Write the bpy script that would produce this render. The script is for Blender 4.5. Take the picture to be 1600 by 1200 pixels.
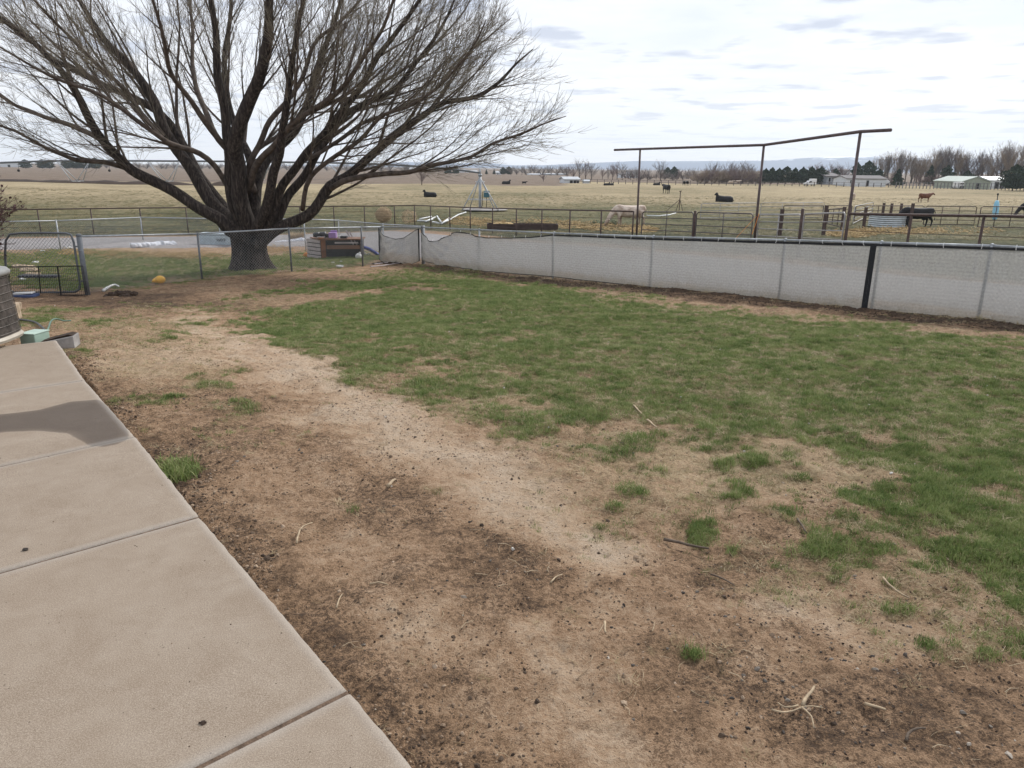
import bpy, bmesh, math, random
import numpy as np
from mathutils import Vector, Matrix, Euler, noise
random.seed(7); np.random.seed(7)
PI = math.pi
sc = bpy.context.scene
for o in list(sc.objects): bpy.data.objects.remove(o)
COL = sc.collection

# ------------------------------------------------------------------ camera
F_PX, CAM_H, ROLL = 1150.0, 1.75, 0.011
PITCH = math.atan(338 / F_PX)
cam_d = bpy.data.cameras.new('camera'); cam = bpy.data.objects.new('camera', cam_d); COL.objects.link(cam)
cam_d.sensor_width = 36; cam_d.lens = F_PX / 1600 * 36; cam_d.clip_start = 0.05; cam_d.clip_end = 30000
cam.matrix_world = Matrix.Translation((0, 0, CAM_H)) @ Matrix.Rotation(PI / 2 - PITCH, 4, 'X') @ Matrix.Rotation(ROLL, 4, 'Z')
sc.camera = cam

# ------------------------------------------------------------------ light
SUN_EL, SUN_AZ = math.radians(40), math.radians(38)     # azimuth east of the view direction (+Y)
sd = bpy.data.lights.new('sun', 'SUN'); sd.energy = 2.6; sd.angle = math.radians(7); sd.color = (1, .965, .91)
sun = bpy.data.objects.new('sun', sd); COL.objects.link(sun)
sdir = Vector((math.sin(SUN_AZ) * math.cos(SUN_EL), math.cos(SUN_AZ) * math.cos(SUN_EL), math.sin(SUN_EL)))
sun.rotation_euler = sdir.to_track_quat('Z', 'Y').to_euler(); sun.location = (0, 0, 30)

w = bpy.data.worlds.new('World'); sc.world = w; w.use_nodes = True
nt = w.node_tree; nt.nodes.clear()
def N(tree, t, **k):
    n = tree.nodes.new(t)
    for a, b in k.items():
        if a.startswith('i_'): n.inputs[int(a[2:])].default_value = b
        else: setattr(n, a, b)
    return n
def math_n(tree, op, a, b=None, clamp=False):
    n = tree.nodes.new('ShaderNodeMath'); n.operation = op; n.use_clamp = clamp
    for i, q in enumerate((a, b)):
        if q is None: continue
        if isinstance(q, (int, float)): n.inputs[i].default_value = q
        else: tree.links.new(q, n.inputs[i])
    return n.outputs[0]
def mixc(tree, fac, a, b, mode='MIX'):
    n = tree.nodes.new('ShaderNodeMix'); n.data_type = 'RGBA'; n.blend_type = mode
    for i, q in ((0, fac), (6, a), (7, b)):
        if isinstance(q, (int, float)): n.inputs[i].default_value = q
        elif isinstance(q, tuple): n.inputs[i].default_value = (*q, 1)
        else: tree.links.new(q, n.inputs[i])
    return n.outputs[2]
def ramp(tree, src, stops):
    n = tree.nodes.new('ShaderNodeValToRGB'); e = n.color_ramp.elements
    while len(e) < len(stops): e.new(0.5)
    for q, (p, c) in zip(e, stops):
        q.position = p; q.color = (*c, 1) if isinstance(c, tuple) else (c, c, c, 1)
    tree.links.new(src, n.inputs[0]); return n.outputs[0]
def noise_n(tree, vec, scale, detail=4, rough=.55, dist=0.0):
    n = tree.nodes.new('ShaderNodeTexNoise'); n.inputs['Scale'].default_value = scale
    n.inputs['Detail'].default_value = detail; n.inputs['Roughness'].default_value = rough
    n.inputs['Distortion'].default_value = dist
    if vec is not None: tree.links.new(vec, n.inputs['Vector'])
    return n.outputs[0]

sky = N(nt, 'ShaderNodeTexSky', sky_type='NISHITA', sun_disc=False, sun_elevation=SUN_EL, sun_rotation=SUN_AZ)
geo = N(nt, 'ShaderNodeTexCoord'); sep = N(nt, 'ShaderNodeSeparateXYZ'); nt.links.new(geo.outputs['Generated'], sep.inputs[0])
zc = math_n(nt, 'ADD', math_n(nt, 'MAXIMUM', sep.outputs[2], 0.0), 0.045)
cmb = N(nt, 'ShaderNodeCombineXYZ')
nt.links.new(math_n(nt, 'DIVIDE', sep.outputs[0], zc), cmb.inputs[0])
nt.links.new(math_n(nt, 'DIVIDE', sep.outputs[1], zc), cmb.inputs[1])
big = noise_n(nt, cmb.outputs[0], .42, 5, .55, .3)
mid = noise_n(nt, cmb.outputs[0], 1.5, 5, .6, .2)
veil = ramp(nt, big, [(.34, (.52, .60, .74)), (.5, (.70, .735, .81)), (.66, (.82, .83, .86))])
veil = mixc(nt, .5, veil, ramp(nt, mid, [(.3, (.58, .635, .745)), (.6, (.80, .81, .845))]))
# warm bright band low down, as under a thin high veil
low = ramp(nt, sep.outputs[2], [(0.0, 1.0), (.16, .35), (.34, 0.0)])
veil = mixc(nt, math_n(nt, 'MULTIPLY', low, .62), veil, (.89, .86, .84))
# small dark cumulus rags
mp = N(nt, 'ShaderNodeMapping'); mp.inputs['Scale'].default_value = (1.0, 1.0, 1.0); nt.links.new(cmb.outputs[0], mp.inputs[0])
rag = noise_n(nt, mp.outputs[0], 1.6, 5, .5, .0)
ragm = ramp(nt, rag, [(.55, 0.0), (.635, 1.0)])
band = ramp(nt, sep.outputs[2], [(0.012, .25), (.05, .75), (.2, 1.0), (.30, .35), (.5, .2)])
rg = math_n(nt, 'MULTIPLY', math_n(nt, 'MULTIPLY', ragm, band), .75)
cl = mixc(nt, rg, veil, (.36, .40, .51))
bgs = N(nt, 'ShaderNodeBackground'); bgs.inputs[1].default_value = 0.09; nt.links.new(sky.outputs[0], bgs.inputs[0])
bgc = N(nt, 'ShaderNodeBackground'); bgc.inputs[1].default_value = 0.93; nt.links.new(cl, bgc.inputs[0])
mx = N(nt, 'ShaderNodeMixShader'); mx.inputs[0].default_value = .93
nt.links.new(bgs.outputs[0], mx.inputs[1]); nt.links.new(bgc.outputs[0], mx.inputs[2])
out = N(nt, 'ShaderNodeOutputWorld'); nt.links.new(mx.outputs[0], out.inputs[0])

vs = sc.view_settings; vs.view_transform = 'Standard'; vs.look = 'None'; vs.gamma = 1; vs.exposure = 0.56; vs.use_curve_mapping = False
sc.render.engine = 'CYCLES'
sc.cycles.max_bounces = 6; sc.cycles.diffuse_bounces = 3; sc.cycles.volume_bounces = 1; sc.cycles.transparent_max_bounces = 24

# ------------------------------------------------------------------ survey: image rays used only to measure where things stand
sp, cp = math.sin(PITCH), math.cos(PITCH); cr, sr = math.cos(ROLL), math.sin(ROLL)
def ray(x, y):
    u = (x - 800) / F_PX; v = -(y - 600) / F_PX
    a = u * cr - v * sr; b = u * sr + v * cr
    return a, cp + b * sp, -sp + b * cp
def atY(x, y, Y):
    d = ray(x, y); t = Y / d[1]; return Vector((d[0] * t, Y, CAM_H + d[2] * t))
def project(X, Y, Z):
    z = Z - CAM_H
    d = Y * cp - z * sp; b = (Y * sp + z * cp) / d; a = X / d
    u = a * cr + b * sr; v = -a * sr + b * cr
    return 800 + u * F_PX, 600 - v * F_PX

# ------------------------------------------------------------------ terrain height
CTRL = [(0, 1.5, -.09), (-1.2, 1.5, -.09), (2, 2, -.1), (-1.6, 3.4, -.09), (-3.6, 5.9, -.10), (-4.7, 7.4, -.14), (-8, 7, -.2), (0, 5, -.2), (3, 4.5, -.17), (6, 5, -.22),
        (0, 9, -.45), (4, 8.5, -.36), (8, 8, -.36), (-4, 11, -.6), (-9.9, 16.9, -1.05), (-12, 17, -1.1), (-8.1, 19.2, -1.2), (-6.3, 21, -1.2), (-4.72, 23.2, -1.3), (-3.1, 25.2, -1.42),
        (-1, 22.4, -1.28), (1.1, 20.4, -1.16), (3.4, 18, -1.0), (5.5, 15.2, -.81), (6.7, 13.6, -.68), (7.9, 12.2, -.58), (11, 9, -.45), (-3, 16, -.9), (1, 14, -.72),
        (-18.4, 30.1, -1.66), (-9.6, 34.5, -1.9), (-24, 28, -1.7), (-25, 39, -1.9), (-13, 43, -2.0), (-6.3, 47.7, -2.0), (-2.5, 42.5, -1.75), (2.8, 35, -1.5), (5.2, 30.5, -1.2), (10, 22, -.75), (12, 18, -.6),
        (-30, 50, -2.05), (0, 55, -2.0), (20, 40, -1.7), (30, 25, -1.2), (25, 60, -2.0), (0, 75, -2), (50, 75, -2), (-50, 75, -2), (50, 40, -1.9), (-50, 40, -2), (-12, 10, -.6), (-20, 15, -1.2), (-5, 0, -.1), (10, 0, -.1), (40, 5, -1), (-30, 0, -1)]
cxy = np.array([c[:2] for c in CTRL], float); czz = np.array([c[2] for c in CTRL], float)
def _k(r): return np.sqrt(r * r + 4.0)
_n = len(CTRL); _A = np.zeros((_n + 3, _n + 3)); _A[:_n, :_n] = _k(np.linalg.norm(cxy[:, None] - cxy[None], axis=2)) + np.eye(_n) * -0.15
_A[:_n, _n] = 1; _A[:_n, _n + 1:] = cxy; _A[_n, :_n] = 1; _A[_n + 1:, :_n] = cxy.T
_W = np.linalg.solve(_A, np.concatenate([czz, [0, 0, 0]]))
def base_h(X, Y):
    X = np.asarray(X, float); Y = np.asarray(Y, float); sh = X.shape; X = X.ravel(); Y = Y.ravel(); Z = np.empty(X.size)
    for i in range(0, X.size, 40000):
        x = X[i:i + 40000]; y = Y[i:i + 40000]
        K = _k(np.sqrt((x[:, None] - cxy[:, 0]) ** 2 + (y[:, None] - cxy[:, 1]) ** 2))
        z = K @ _W[:_n] + _W[_n] + _W[_n + 1] * x + _W[_n + 2] * y
        r = np.hypot(x, y - 10); f = np.clip((r - 45) / 25, 0, 1); f = f * f * (3 - 2 * f)
        Z[i:i + 40000] = z * (1 - f) - 2.0 * f
    return Z.reshape(sh)
# value-noise fields on lattices (numpy)
def vnoise(X, Y, scale, seed, octs=4, gain=.5):
    rs = np.random.RandomState(seed); T = rs.rand(256, 256); out = np.zeros_like(X, float); a = 1; tot = 0
    for o in range(octs):
        x = X * scale + o * 17.3; y = Y * scale + o * 9.7
        xi = np.floor(x).astype(int); yi = np.floor(y).astype(int); fx = x - xi; fy = y - yi
        fx = fx * fx * (3 - 2 * fx); fy = fy * fy * (3 - 2 * fy); xi &= 255; yi &= 255; x1 = (xi + 1) & 255; y1 = (yi + 1) & 255
        out += a * ((T[xi, yi] * (1 - fx) + T[x1, yi] * fx) * (1 - fy) + (T[xi, y1] * (1 - fx) + T[x1, y1] * fx) * fy)
        tot += a; a *= gain; scale *= 2.03
    return out / tot
def ground_xy(px, py):
    z = -1.0; d = ray(px, py)
    for _ in range(40):
        t = (z - CAM_H) / d[2]; X, Y = d[0] * t, d[1] * t
        z = .5 * z + .5 * float(base_h(np.array([X]), np.array([Y]))[0])
    return X, Y
def gh(x, y): return float(base_h(np.array([x]), np.array([y]))[0])
def G(px, py):
    x, y = ground_xy(px, py); return Vector((x, y, gh(x, y)))

# ------------------------------------------------------------------ survey of the ground cover (worn, green, strawy, pale), kept as maps over the yard
MW, MH, MY0 = 400, 230, 280       # 4 px cells, from y=280 to 1200
gx, gy = np.meshgrid((np.arange(MW) + .5) * 4, MY0 + (np.arange(MH) + .5) * 4)
def poly(pts):
    ins = np.zeros(gx.shape, bool); n = len(pts)
    for i in range(n):
        x0, y0 = pts[i]; x1, y1 = pts[(i + 1) % n]
        if y0 == y1: continue
        c = ((gy >= min(y0, y1)) & (gy < max(y0, y1))); xi = x0 + (gy - y0) * (x1 - x0) / (y1 - y0)
        ins ^= c & (gx < xi)
    return ins.astype(float)
def ell(x, y, rx, ry, v=1.0): return v * np.clip(1.2 - .95 * np.sqrt(((gx - x) / rx) ** 2 + ((gy - y) / ry) ** 2), 0, 1)
def blur(a, n):
    for _ in range(n):
        p = np.pad(a, 1, mode='edge'); a = (p[:-2, 1:-1] + p[2:, 1:-1] + 2 * p[1:-1, 1:-1] + p[1:-1, :-2] + p[1:-1, 2:]) / 6
    return a
gm = poly([(385, 488), (500, 467), (620, 453), (700, 447), (760, 438), (900, 458), (1100, 484), (1300, 503), (1500, 527), (1620, 545), (1620, 985), (1560, 930), (1500, 885), (1440, 840), (1340, 800), (1370, 768), (1400, 745), (1330, 735),
           (1270, 708), (1180, 685), (1100, 690), (1020, 668), (960, 655), (900, 668), (830, 690), (790, 690), (740, 655), (690, 632), (620, 606), (540, 590), (485, 558), (440, 520)])
gm = np.maximum(gm, poly([(330, 474), (460, 452), (560, 434), (640, 420), (740, 426), (765, 437), (650, 449), (500, 461), (400, 470)]) * .85)
gm = blur(gm, 12)
for e in [(400, 474, 75, 7), (490, 465, 70, 7), (580, 457, 65, 6), (660, 450, 60, 5), (680, 537, 34, 8), (775, 592, 38, 13), (765, 626, 75, 14), (785, 523, 46, 9), (690, 578, 60, 9), (1195, 665, 28, 12), (1232, 700, 60, 16), (1300, 745, 95, 40), (640, 515, 45, 6), (600, 560, 50, 8),
          (1460, 708, 26, 12), (1575, 760, 70, 16), (1240, 655, 22, 9), (1540, 620, 50, 12), (1210, 790, 80, 20), (900, 590, 30, 8), (620, 585, 40, 10), (560, 535, 30, 6), (1380, 690, 40, 9), (1480, 830, 60, 18)]:
    gm -= ell(*e, .85)
for e in [(905, 640, 60, 16, .8), (880, 705, 40, 10, .6), (1060, 690, 90, 16, .85), (1010, 640, 80, 16, .6), (1120, 700, 60, 14, .7), (1290, 690, 60, 14, .7), (1350, 720, 50, 14, .7), (1230, 760, 60, 12, .6), (1060, 745, 50, 10, .55), (1140, 790, 80, 10, .55), (1250, 830, 60, 12, .6), (1350, 850, 80, 18, .7), (1180, 850, 60, 12, .45), (1400, 960, 70, 18, .5), (1300, 960, 60, 12, .35), (1560, 690, 70, 20, .6), (840, 660, 40, 10, .5), (1190, 735, 66, 22, 1), (965, 706, 78, 20, .95), (1000, 765, 30, 14, .7), (1100, 822, 38, 14, .95), (1180, 772, 40, 8, .5), (1150, 870, 100, 16, .35), (330, 597, 42, 14, .8), (385, 647, 52, 16, .9), (250, 632, 75, 8, .75), (330, 577, 34, 7, .6), (268, 732, 20, 18, 1),
          (300, 770, 20, 12, .4), (255, 530, 32, 5, .8), (215, 505, 90, 9, .45), (300, 505, 60, 7, .45), (60, 497, 60, 13, .85), (110, 545, 20, 14, .8), (330, 483, 70, 6, .4), (240, 482, 60, 7, .35), (545, 795, 26, 10, .35), (680, 765, 16, 6, .5), (990, 790, 70, 16, .35),
          (1330, 890, 120, 28, .85), (1480, 800, 140, 34, .75), (1420, 850, 100, 26, .8), (1590, 800, 70, 70, .8), (1510, 900, 150, 50, .6), (1130, 1040, 60, 10, .3), (1040, 1025, 40, 10, .2), (1550, 1000, 110, 60, .5), (1260, 910, 120, 20, .35), (950, 800, 60, 10, .3), (860, 755, 30, 8, .15), (1400, 1010, 60, 20, .3), (1080, 790, 60, 12, .4)]:
    gm = np.maximum(gm, ell(*e))
encl = poly([(0, 405), (130, 398), (330, 402), (560, 393), (600, 398), (585, 412), (455, 424), (316, 436), (137, 452), (0, 440)])
encl = np.maximum(encl, poly([(0, 398), (60, 394), (150, 390), (250, 400), (0, 415)]))
gm = np.clip(np.maximum(gm, blur(encl, 2) * .85), 0, 1)
sm = ell(1130, 730, 300, 75) + ell(1300, 745, 120, 45) + ell(770, 625, 90, 20) + ell(775, 592, 50, 16) + ell(1575, 760, 80, 24) + ell(680, 537, 50, 12) + ell(785, 523, 60, 12) + ell(1460, 708, 40, 16, .8) + ell(1190, 925, 60, 20, .8) + ell(1450, 900, 200, 90, .35)
sm += ell(250, 575, 100, 40, .55) + ell(200, 520, 150, 25, .35) + ell(900, 462, 90, 12, .6) + ell(1300, 510, 260, 12, .6) + ell(1600, 600, 160, 60, .5) + ell(160, 395, 90, 10, .9) + ell(270, 397, 90, 9, .7) + ell(900, 349, 120, 8, .9) + ell(780, 345, 80, 8, .9) + ell(420, 470, 90, 8, .4)
sm = np.clip(blur(sm, 2), 0, 1)
lm = .42 * np.ones(gx.shape)    # paleness of bare soil
for e, v in [((380, 535, 110, 28), .4), ((470, 575, 90, 26), .42), ((590, 640, 110, 34), .42), ((690, 700, 120, 36), .45), ((800, 765, 120, 34), .38), ((890, 820, 70, 26), .22), ((230, 560, 110, 40), .28), ((650, 985, 90, 40), .2), ((900, 1080, 80, 90), .25), ((960, 930, 60, 40), .12), ((1240, 970, 120, 34), .3), ((1390, 1020, 120, 34), .22),
             ((800, 860, 190, 70), -.16), ((850, 925, 110, 45), -.22), ((1060, 880, 90, 34), -.15), ((300, 480, 260, 16), -.28), ((200, 470, 170, 18), -.32), ((500, 440, 200, 16), -.25), ((330, 690, 110, 60), -.14), ((300, 830, 90, 90), -.12), ((450, 830, 170, 80), .02), ((560, 1030, 110, 70), -.12), ((1100, 1060, 120, 26), -.2), ((1400, 1120, 260, 110), -.2), ((1100, 1130, 200, 60), -.08), ((1240, 860, 130, 30), -.12), ((650, 790, 130, 40), -.14), ((1180, 740, 240, 60), .3), ((180, 445, 150, 9), -.2)]:
    lm += ell(*e, 1.0) * (v if v > 0 else v * .55)
def capsule(pts, w0, w1):
    out_ = np.zeros(gx.shape); n = len(pts) - 1
    for i in range(n):
        (x0, y0), (x1, y1) = pts[i], pts[i + 1]; ex, ey = x1 - x0, y1 - y0; tt = np.clip(((gx - x0) * ex + (gy - y0) * ey) / (ex * ex + ey * ey), 0, 1)
        w_ = w0 + (w1 - w0) * (i + tt) / n; out_ = np.maximum(out_, np.clip(1.3 - np.hypot((gx - x0 - tt * ex) * .6, gy - y0 - tt * ey) / w_, 0, 1))
    return out_
lm = np.maximum(lm, .46 + .34 * capsule([(310, 500), (400, 545), (520, 600), (620, 655), (730, 720), (850, 790), (930, 850)], 16, 40) - .34 * (capsule([(310, 500), (400, 545), (520, 600), (620, 655), (730, 720), (850, 790), (930, 850)], 16, 40) <= 0))
lm = np.maximum(lm, .62 * capsule([(850, 980), (900, 1080), (960, 1200)], 50, 70)); lm = np.maximum(lm, .56 * capsule([(600, 960), (680, 1000)], 34, 34))
# dark mulchy strip along the screened fence
strip = poly([(600, 412), (700, 424), (866, 443), (1017, 458), (1224, 474), (1365, 491), (1520, 508), (1620, 520), (1620, 500), (1365, 478), (1224, 463), (1017, 444), (866, 430), (700, 410)])
lm -= blur(strip, 2) * .5; lm = np.clip(blur(lm, 3), 0, 1); spm = np.clip(blur(gm, 30) * .9 + ell(1250, 860, 330, 110, .5) + ell(1450, 950, 220, 110, .45) + ell(1050, 780, 200, 70, .35) + ell(200, 520, 220, 40, .3) + ell(380, 660, 150, 50, .2), 0, 1)
def sample(m, X, Y, Z=None):
    if Z is None: Z = base_h(X, Y)
    am = np.clip(Y / 9, .35, 1.3)
    X = X + ((vnoise(X, Y, 1.1, 201, 3, .6) - .5) * 1.1 + (vnoise(X, Y, 6.5, 202, 3, .6) - .5) * .42) * am; Y = Y + ((vnoise(X, Y, 1.1, 203, 3, .6) - .5) * 1.5 + (vnoise(X, Y, 6.5, 204, 3, .6) - .5) * .5) * am
    px, py = project(X, np.maximum(Y, 1.3), Z); u = np.clip(px / 4 - .5, 0, MW - 1.001); v = np.clip((py - MY0) / 4 - .5, 0, MH - 1.001)
    ui = u.astype(int); vi = v.astype(int); fu = u - ui; fv = v - vi
    return (m[vi, ui] * (1 - fu) + m[vi, ui + 1] * fu) * (1 - fv) + (m[vi + 1, ui] * (1 - fu) + m[vi + 1, ui + 1] * fu) * fv
def in_yard(X, Y):      # soft 1 inside the survey area, 0 in the far pasture
    return np.clip((46 - Y) / 8, 0, 1)
def green_at(X, Y, Z=None):
    g = sample(gm, X, Y, Z); n = vnoise(X, Y, 1.7, 3, 3, .65) - .5; n2 = vnoise(X, Y, 7., 4, 3, .7) - .5; n3 = vnoise(X, Y, 19., 5, 2, .7) - .5
    return np.clip((g + (n * .9 + n2 * 1.35 + n3 * .9) * np.clip(g * 6, 0, 1) - .36) * 2.2, 0, 1) * in_yard(X, Y)

# ------------------------------------------------------------------ mesh helpers
def mesh_np(name, V, Fq, smooth=False):
    me = bpy.data.meshes.new(name); V = np.asarray(V, np.float32); Fq = np.asarray(Fq, np.int32); k = Fq.shape[1]
    me.vertices.add(len(V)); me.vertices.foreach_set('co', V.ravel()); me.loops.add(Fq.size); me.loops.foreach_set('vertex_index', Fq.ravel())
    me.polygons.add(len(Fq)); me.polygons.foreach_set('loop_start', np.arange(0, Fq.size, k, dtype=np.int32))
    me.update(calc_edges=True)
    if smooth: me.polygons.foreach_set('use_smooth', np.ones(len(Fq), bool))
    return me
def tag(o, label=None, cat=None, group=None, kind=None):
    if label: o['label'] = label
    if cat: o['category'] = cat
    if group: o['group'] = group
    if kind: o['kind'] = kind
    return o
def link(name, me, mat=None, parent=None):
    o = bpy.data.objects.new(name, me); COL.objects.link(o)
    if mat is not None and me is not None and not me.materials: me.materials.append(mat)
    if parent is not None: o.parent = parent
    return o
def thing(name, label, cat, loc=(0, 0, 0), rz=0, group=None, kind=None):
    o = bpy.data.objects.new(name, None); COL.objects.link(o); o.location = loc; o.rotation_euler = (0, 0, rz); o.empty_display_size = .2
    return tag(o, label, cat, group, kind)
def copy_tree(o, loc=None, rz=None, scale=None, label=None, group=None):
    def rec(q, parent):
        c = q.copy(); COL.objects.link(c)
        if parent is not None:
            c.parent = parent; c.matrix_parent_inverse = q.matrix_parent_inverse
        for ch in list(q.children): rec(ch, c)
        return c
    c = rec(o, None)
    if loc is not None: c.location = loc
    if rz is not None: c.rotation_euler = (0, 0, rz)
    if scale is not None: c.scale = scale if isinstance(scale, (tuple, list)) else (scale,) * 3
    if label: c['label'] = label
    if group: c['group'] = group
    return c
def perp(d):
    a = Vector((0, 0, 1)) if abs(d.z) < .9 else Vector((1, 0, 0)); u = d.cross(a).normalized(); return u, d.cross(u).normalized()
class MB:
    def __init__(s): s.v = []; s.f = []; s.m = []; s.mi = 0
    def add(s, vs, fs):
        b = len(s.v); s.v += [tuple(q) for q in vs]; s.f += [tuple(i + b for i in f) for f in fs]; s.m += [s.mi] * len(fs); return s
    def box(s, c, size, rz=0, rot=None, jit=0):
        c = Vector(c); M = rot.to_matrix() if rot is not None else Matrix.Rotation(rz, 3, 'Z'); h = [q / 2 for q in size]
        vs = [c + M @ Vector((sx * h[0] + random.uniform(-jit, jit), sy * h[1] + random.uniform(-jit, jit), sz * h[2] + random.uniform(-jit, jit))) for sz in (-1, 1) for sy in (-1, 1) for sx in (-1, 1)]
        return s.add(vs, [(0, 2, 3, 1), (4, 5, 7, 6), (0, 1, 5, 4), (2, 6, 7, 3), (0, 4, 6, 2), (1, 3, 7, 5)])
    def tube(s, pts, r, n=8, caps=True, flat=None):
        pts = [Vector(p) for p in pts]; k = len(pts); rs = r if isinstance(r, (list, tuple)) else [r] * k
        vs = []; fs = []; up = None
        for i, p in enumerate(pts):
            d = (pts[min(i + 1, k - 1)] - pts[max(i - 1, 0)]).normalized()
            if up is None: u, v = perp(d)
            else:
                u = (up - d * up.dot(d)).normalized(); v = d.cross(u)
            up = u
            for j in range(n):
                a = 2 * PI * j / n; vs.append(p + (u * math.cos(a) + v * math.sin(a)) * rs[i])
        for i in range(k - 1):
            for j in range(n):
                a = i * n + j; b = i * n + (j + 1) % n; fs.append((a, b, b + n, a + n))
        if caps: fs.append(tuple(range(n))[::-1]); fs.append(tuple((k - 1) * n + j for j in range(n)))
        return s.add(vs, fs)
    def ell(s, c, r, nu=12, nv=8, M=None, jit=0):
        c = Vector(c); vs = []; fs = []
        for i in range(nv + 1):
            t = PI * i / nv
            for j in range(nu):
                a = 2 * PI * j / nu; k = 1 + random.uniform(-jit, jit)
                q = Vector((math.sin(t) * math.cos(a) * r[0], math.sin(t) * math.sin(a) * r[1], math.cos(t) * r[2])) * k
                vs.append(c + (M @ q if M else q))
        for i in range(nv):
            for j in range(nu):
                a = i * nu + j; b = i * nu + (j + 1) % nu; fs.append((a, a + nu, b + nu, b))
        return s.add(vs, fs)
    def prism(s, poly2, y0, y1, M=None):       # poly2 in xz, extruded along y
        n = len(poly2); vs = [Vector((x, y0, z)) for x, z in poly2] + [Vector((x, y1, z)) for x, z in poly2]
        if M: vs = [M @ q for q in vs]
        return s.add(vs, [tuple(range(n)), tuple(range(2 * n - 1, n - 1, -1))] + [(i, i + n, (i + 1) % n + n, (i + 1) % n) for i in range(n)])
    def mesh(s, name, smooth=False):
        me = bpy.data.meshes.new(name); me.from_pydata(s.v, [], s.f); me.update()
        if smooth: me.polygons.foreach_set('use_smooth', np.ones(len(me.polygons), bool))
        return me
    def build(s, name, mat, parent=None, smooth=False, bevel=0):
        me = s.mesh(name, smooth)
        if bevel:
            bm = bmesh.new(); bm.from_mesh(me); bmesh.ops.bevel(bm, geom=[e for e in bm.edges if len(e.link_faces) == 2 and e.calc_face_angle(0) > .6], offset=bevel, segments=2, affect='EDGES', profile=.6); bm.to_mesh(me); bm.free()
        return link(name, me, mat, parent)
def batch_tubes(P, R, sides=3):
    """P (n,k,3), R (n,k): open tubes as one vertex and quad array"""
    n, k, _ = P.shape; d = np.empty_like(P); d[:, 1:-1] = P[:, 2:] - P[:, :-2]; d[:, 0] = P[:, 1] - P[:, 0]; d[:, -1] = P[:, -1] - P[:, -2]
    d /= np.linalg.norm(d, axis=2, keepdims=True) + 1e-9
    a = np.zeros_like(d); a[..., 2] = 1; m = np.abs(d[..., 2]) > .9; a[m] = (1, 0, 0)
    u = np.cross(d, a); u /= np.linalg.norm(u, axis=2, keepdims=True) + 1e-9; v = np.cross(d, u)
    ang = np.arange(sides) * 2 * PI / sides
    V = P[:, :, None] + R[:, :, None, None] * (u[:, :, None] * np.cos(ang)[None, None, :, None] + v[:, :, None] * np.sin(ang)[None, None, :, None])
    idx = np.arange(n * k * sides).reshape(n, k, sides); nx = np.roll(idx, -1, axis=2)
    Fq = np.stack([idx[:, :-1], nx[:, :-1], nx[:, 1:], idx[:, 1:]], axis=-1).reshape(-1, 4)
    return V.reshape(-1, 3), Fq

# ------------------------------------------------------------------ materials
def new_mat(name):
    m = bpy.data.materials.new(name); m.use_nodes = True; t = m.node_tree; b = t.nodes['Principled BSDF']; b.inputs['Specular IOR Level'].default_value = .3
    return m, t, b
def objco(t): return N(t, 'ShaderNodeTexCoord').outputs['Object']
def simple(name, c, rough=.7, metal=0, var=.25, scale=12, bump=.15, bscale=None, c2=None, spec=.3, detail=5, stretch=None):
    m, t, b = new_mat(name); co = objco(t)
    if stretch:
        mpn = N(t, 'ShaderNodeMapping'); mpn.inputs['Scale'].default_value = stretch; t.links.new(co, mpn.inputs[0]); co = mpn.outputs[0]
    nz = noise_n(t, co, scale, detail, .6)
    ca = tuple(max(0, q * (1 - var)) for q in c); cb = c2 if c2 else tuple(min(1, q * (1 + var)) for q in c)
    t.links.new(ramp(t, nz, [(.3, ca), (.7, cb)]), b.inputs['Base Color'])
    b.inputs['Roughness'].default_value = rough; b.inputs['Metallic'].default_value = metal; b.inputs['Specular IOR Level'].default_value = spec
    if bump:
        bn = N(t, 'ShaderNodeBump'); bn.inputs['Strength'].default_value = bump; bn.inputs['Distance'].default_value = .02
        t.links.new(noise_n(t, co, bscale or scale * 4, 4, .6), bn.inputs['Height']); t.links.new(bn.outputs[0], b.inputs['Normal'])
    return m
galv = simple('galvanised', (.36, .38, .40), .5, .35, .22, 9, .05)
galv_dk = simple('galvanised_weathered', (.15, .16, .172), .55, .3, .25, 9, .05)
wire_m = simple('galvanised_wire', (.24, .25, .255), .5, .3, .2, 5, 0)
rust_pipe = simple('rusty_dark_pipe', (.055, .038, .036), .6, .15, .4, 14, .1, c2=(.11, .07, .058))
rust_pipe_lt = simple('sun_bleached_rusty_pipe', (.095, .07, .068), .55, .2, .35, 8, .1)
black_metal = simple('black_metal', (.015, .016, .018), .5, .1, .3, 10, .05)
black_web = simple('black_webbing', (.02, .021, .024), .8, 0, .3, 30, .2)
panel_m = simple('brown_panel_pipe', (.11, .095, .09), .5, .3, .3, 8, .05)
panel_lt = simple('grey_panel_pipe', (.30, .29, .28), .5, .3, .25, 8, .05)
white_pvc = simple('white_pvc', (.62, .63, .63), .4, 0, .12, 6, .03)
wood_grey = simple('weathered_grey_wood', (.42, .37, .36), .8, 0, .3, 4, .3, stretch=(1, 1, 8))
wood_brown = simple('brown_wood', (.19, .10, .06), .75, 0, .35, 5, .3, stretch=(8, 1, 1))
black_pl = simple('black_plastic', (.014, .014, .016), .4, 0, .3, 12, .05, spec=.5)
purple_pl = simple('purple_plastic', (.35, .21, .47), .45, 0, .15, 9, .03, spec=.5)
blue_pl = simple('blue_plastic', (.03, .055, .26), .35, 0, .25, 6, .03, spec=.5)
yellow_pl = simple('yellow_plastic', (.80, .42, .03), .45, 0, .15, 9, .03, spec=.5)
orange_pl = simple('orange_plastic', (.62, .24, .06), .55, 0, .25, 9, .05)
white_pl = simple('white_plastic', (.66, .66, .66), .5, 0, .12, 5, .05)
tarp_white = simple('white_tarp', (.56, .57, .61), .6, 0, .2, 3, .5, 9)
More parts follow.
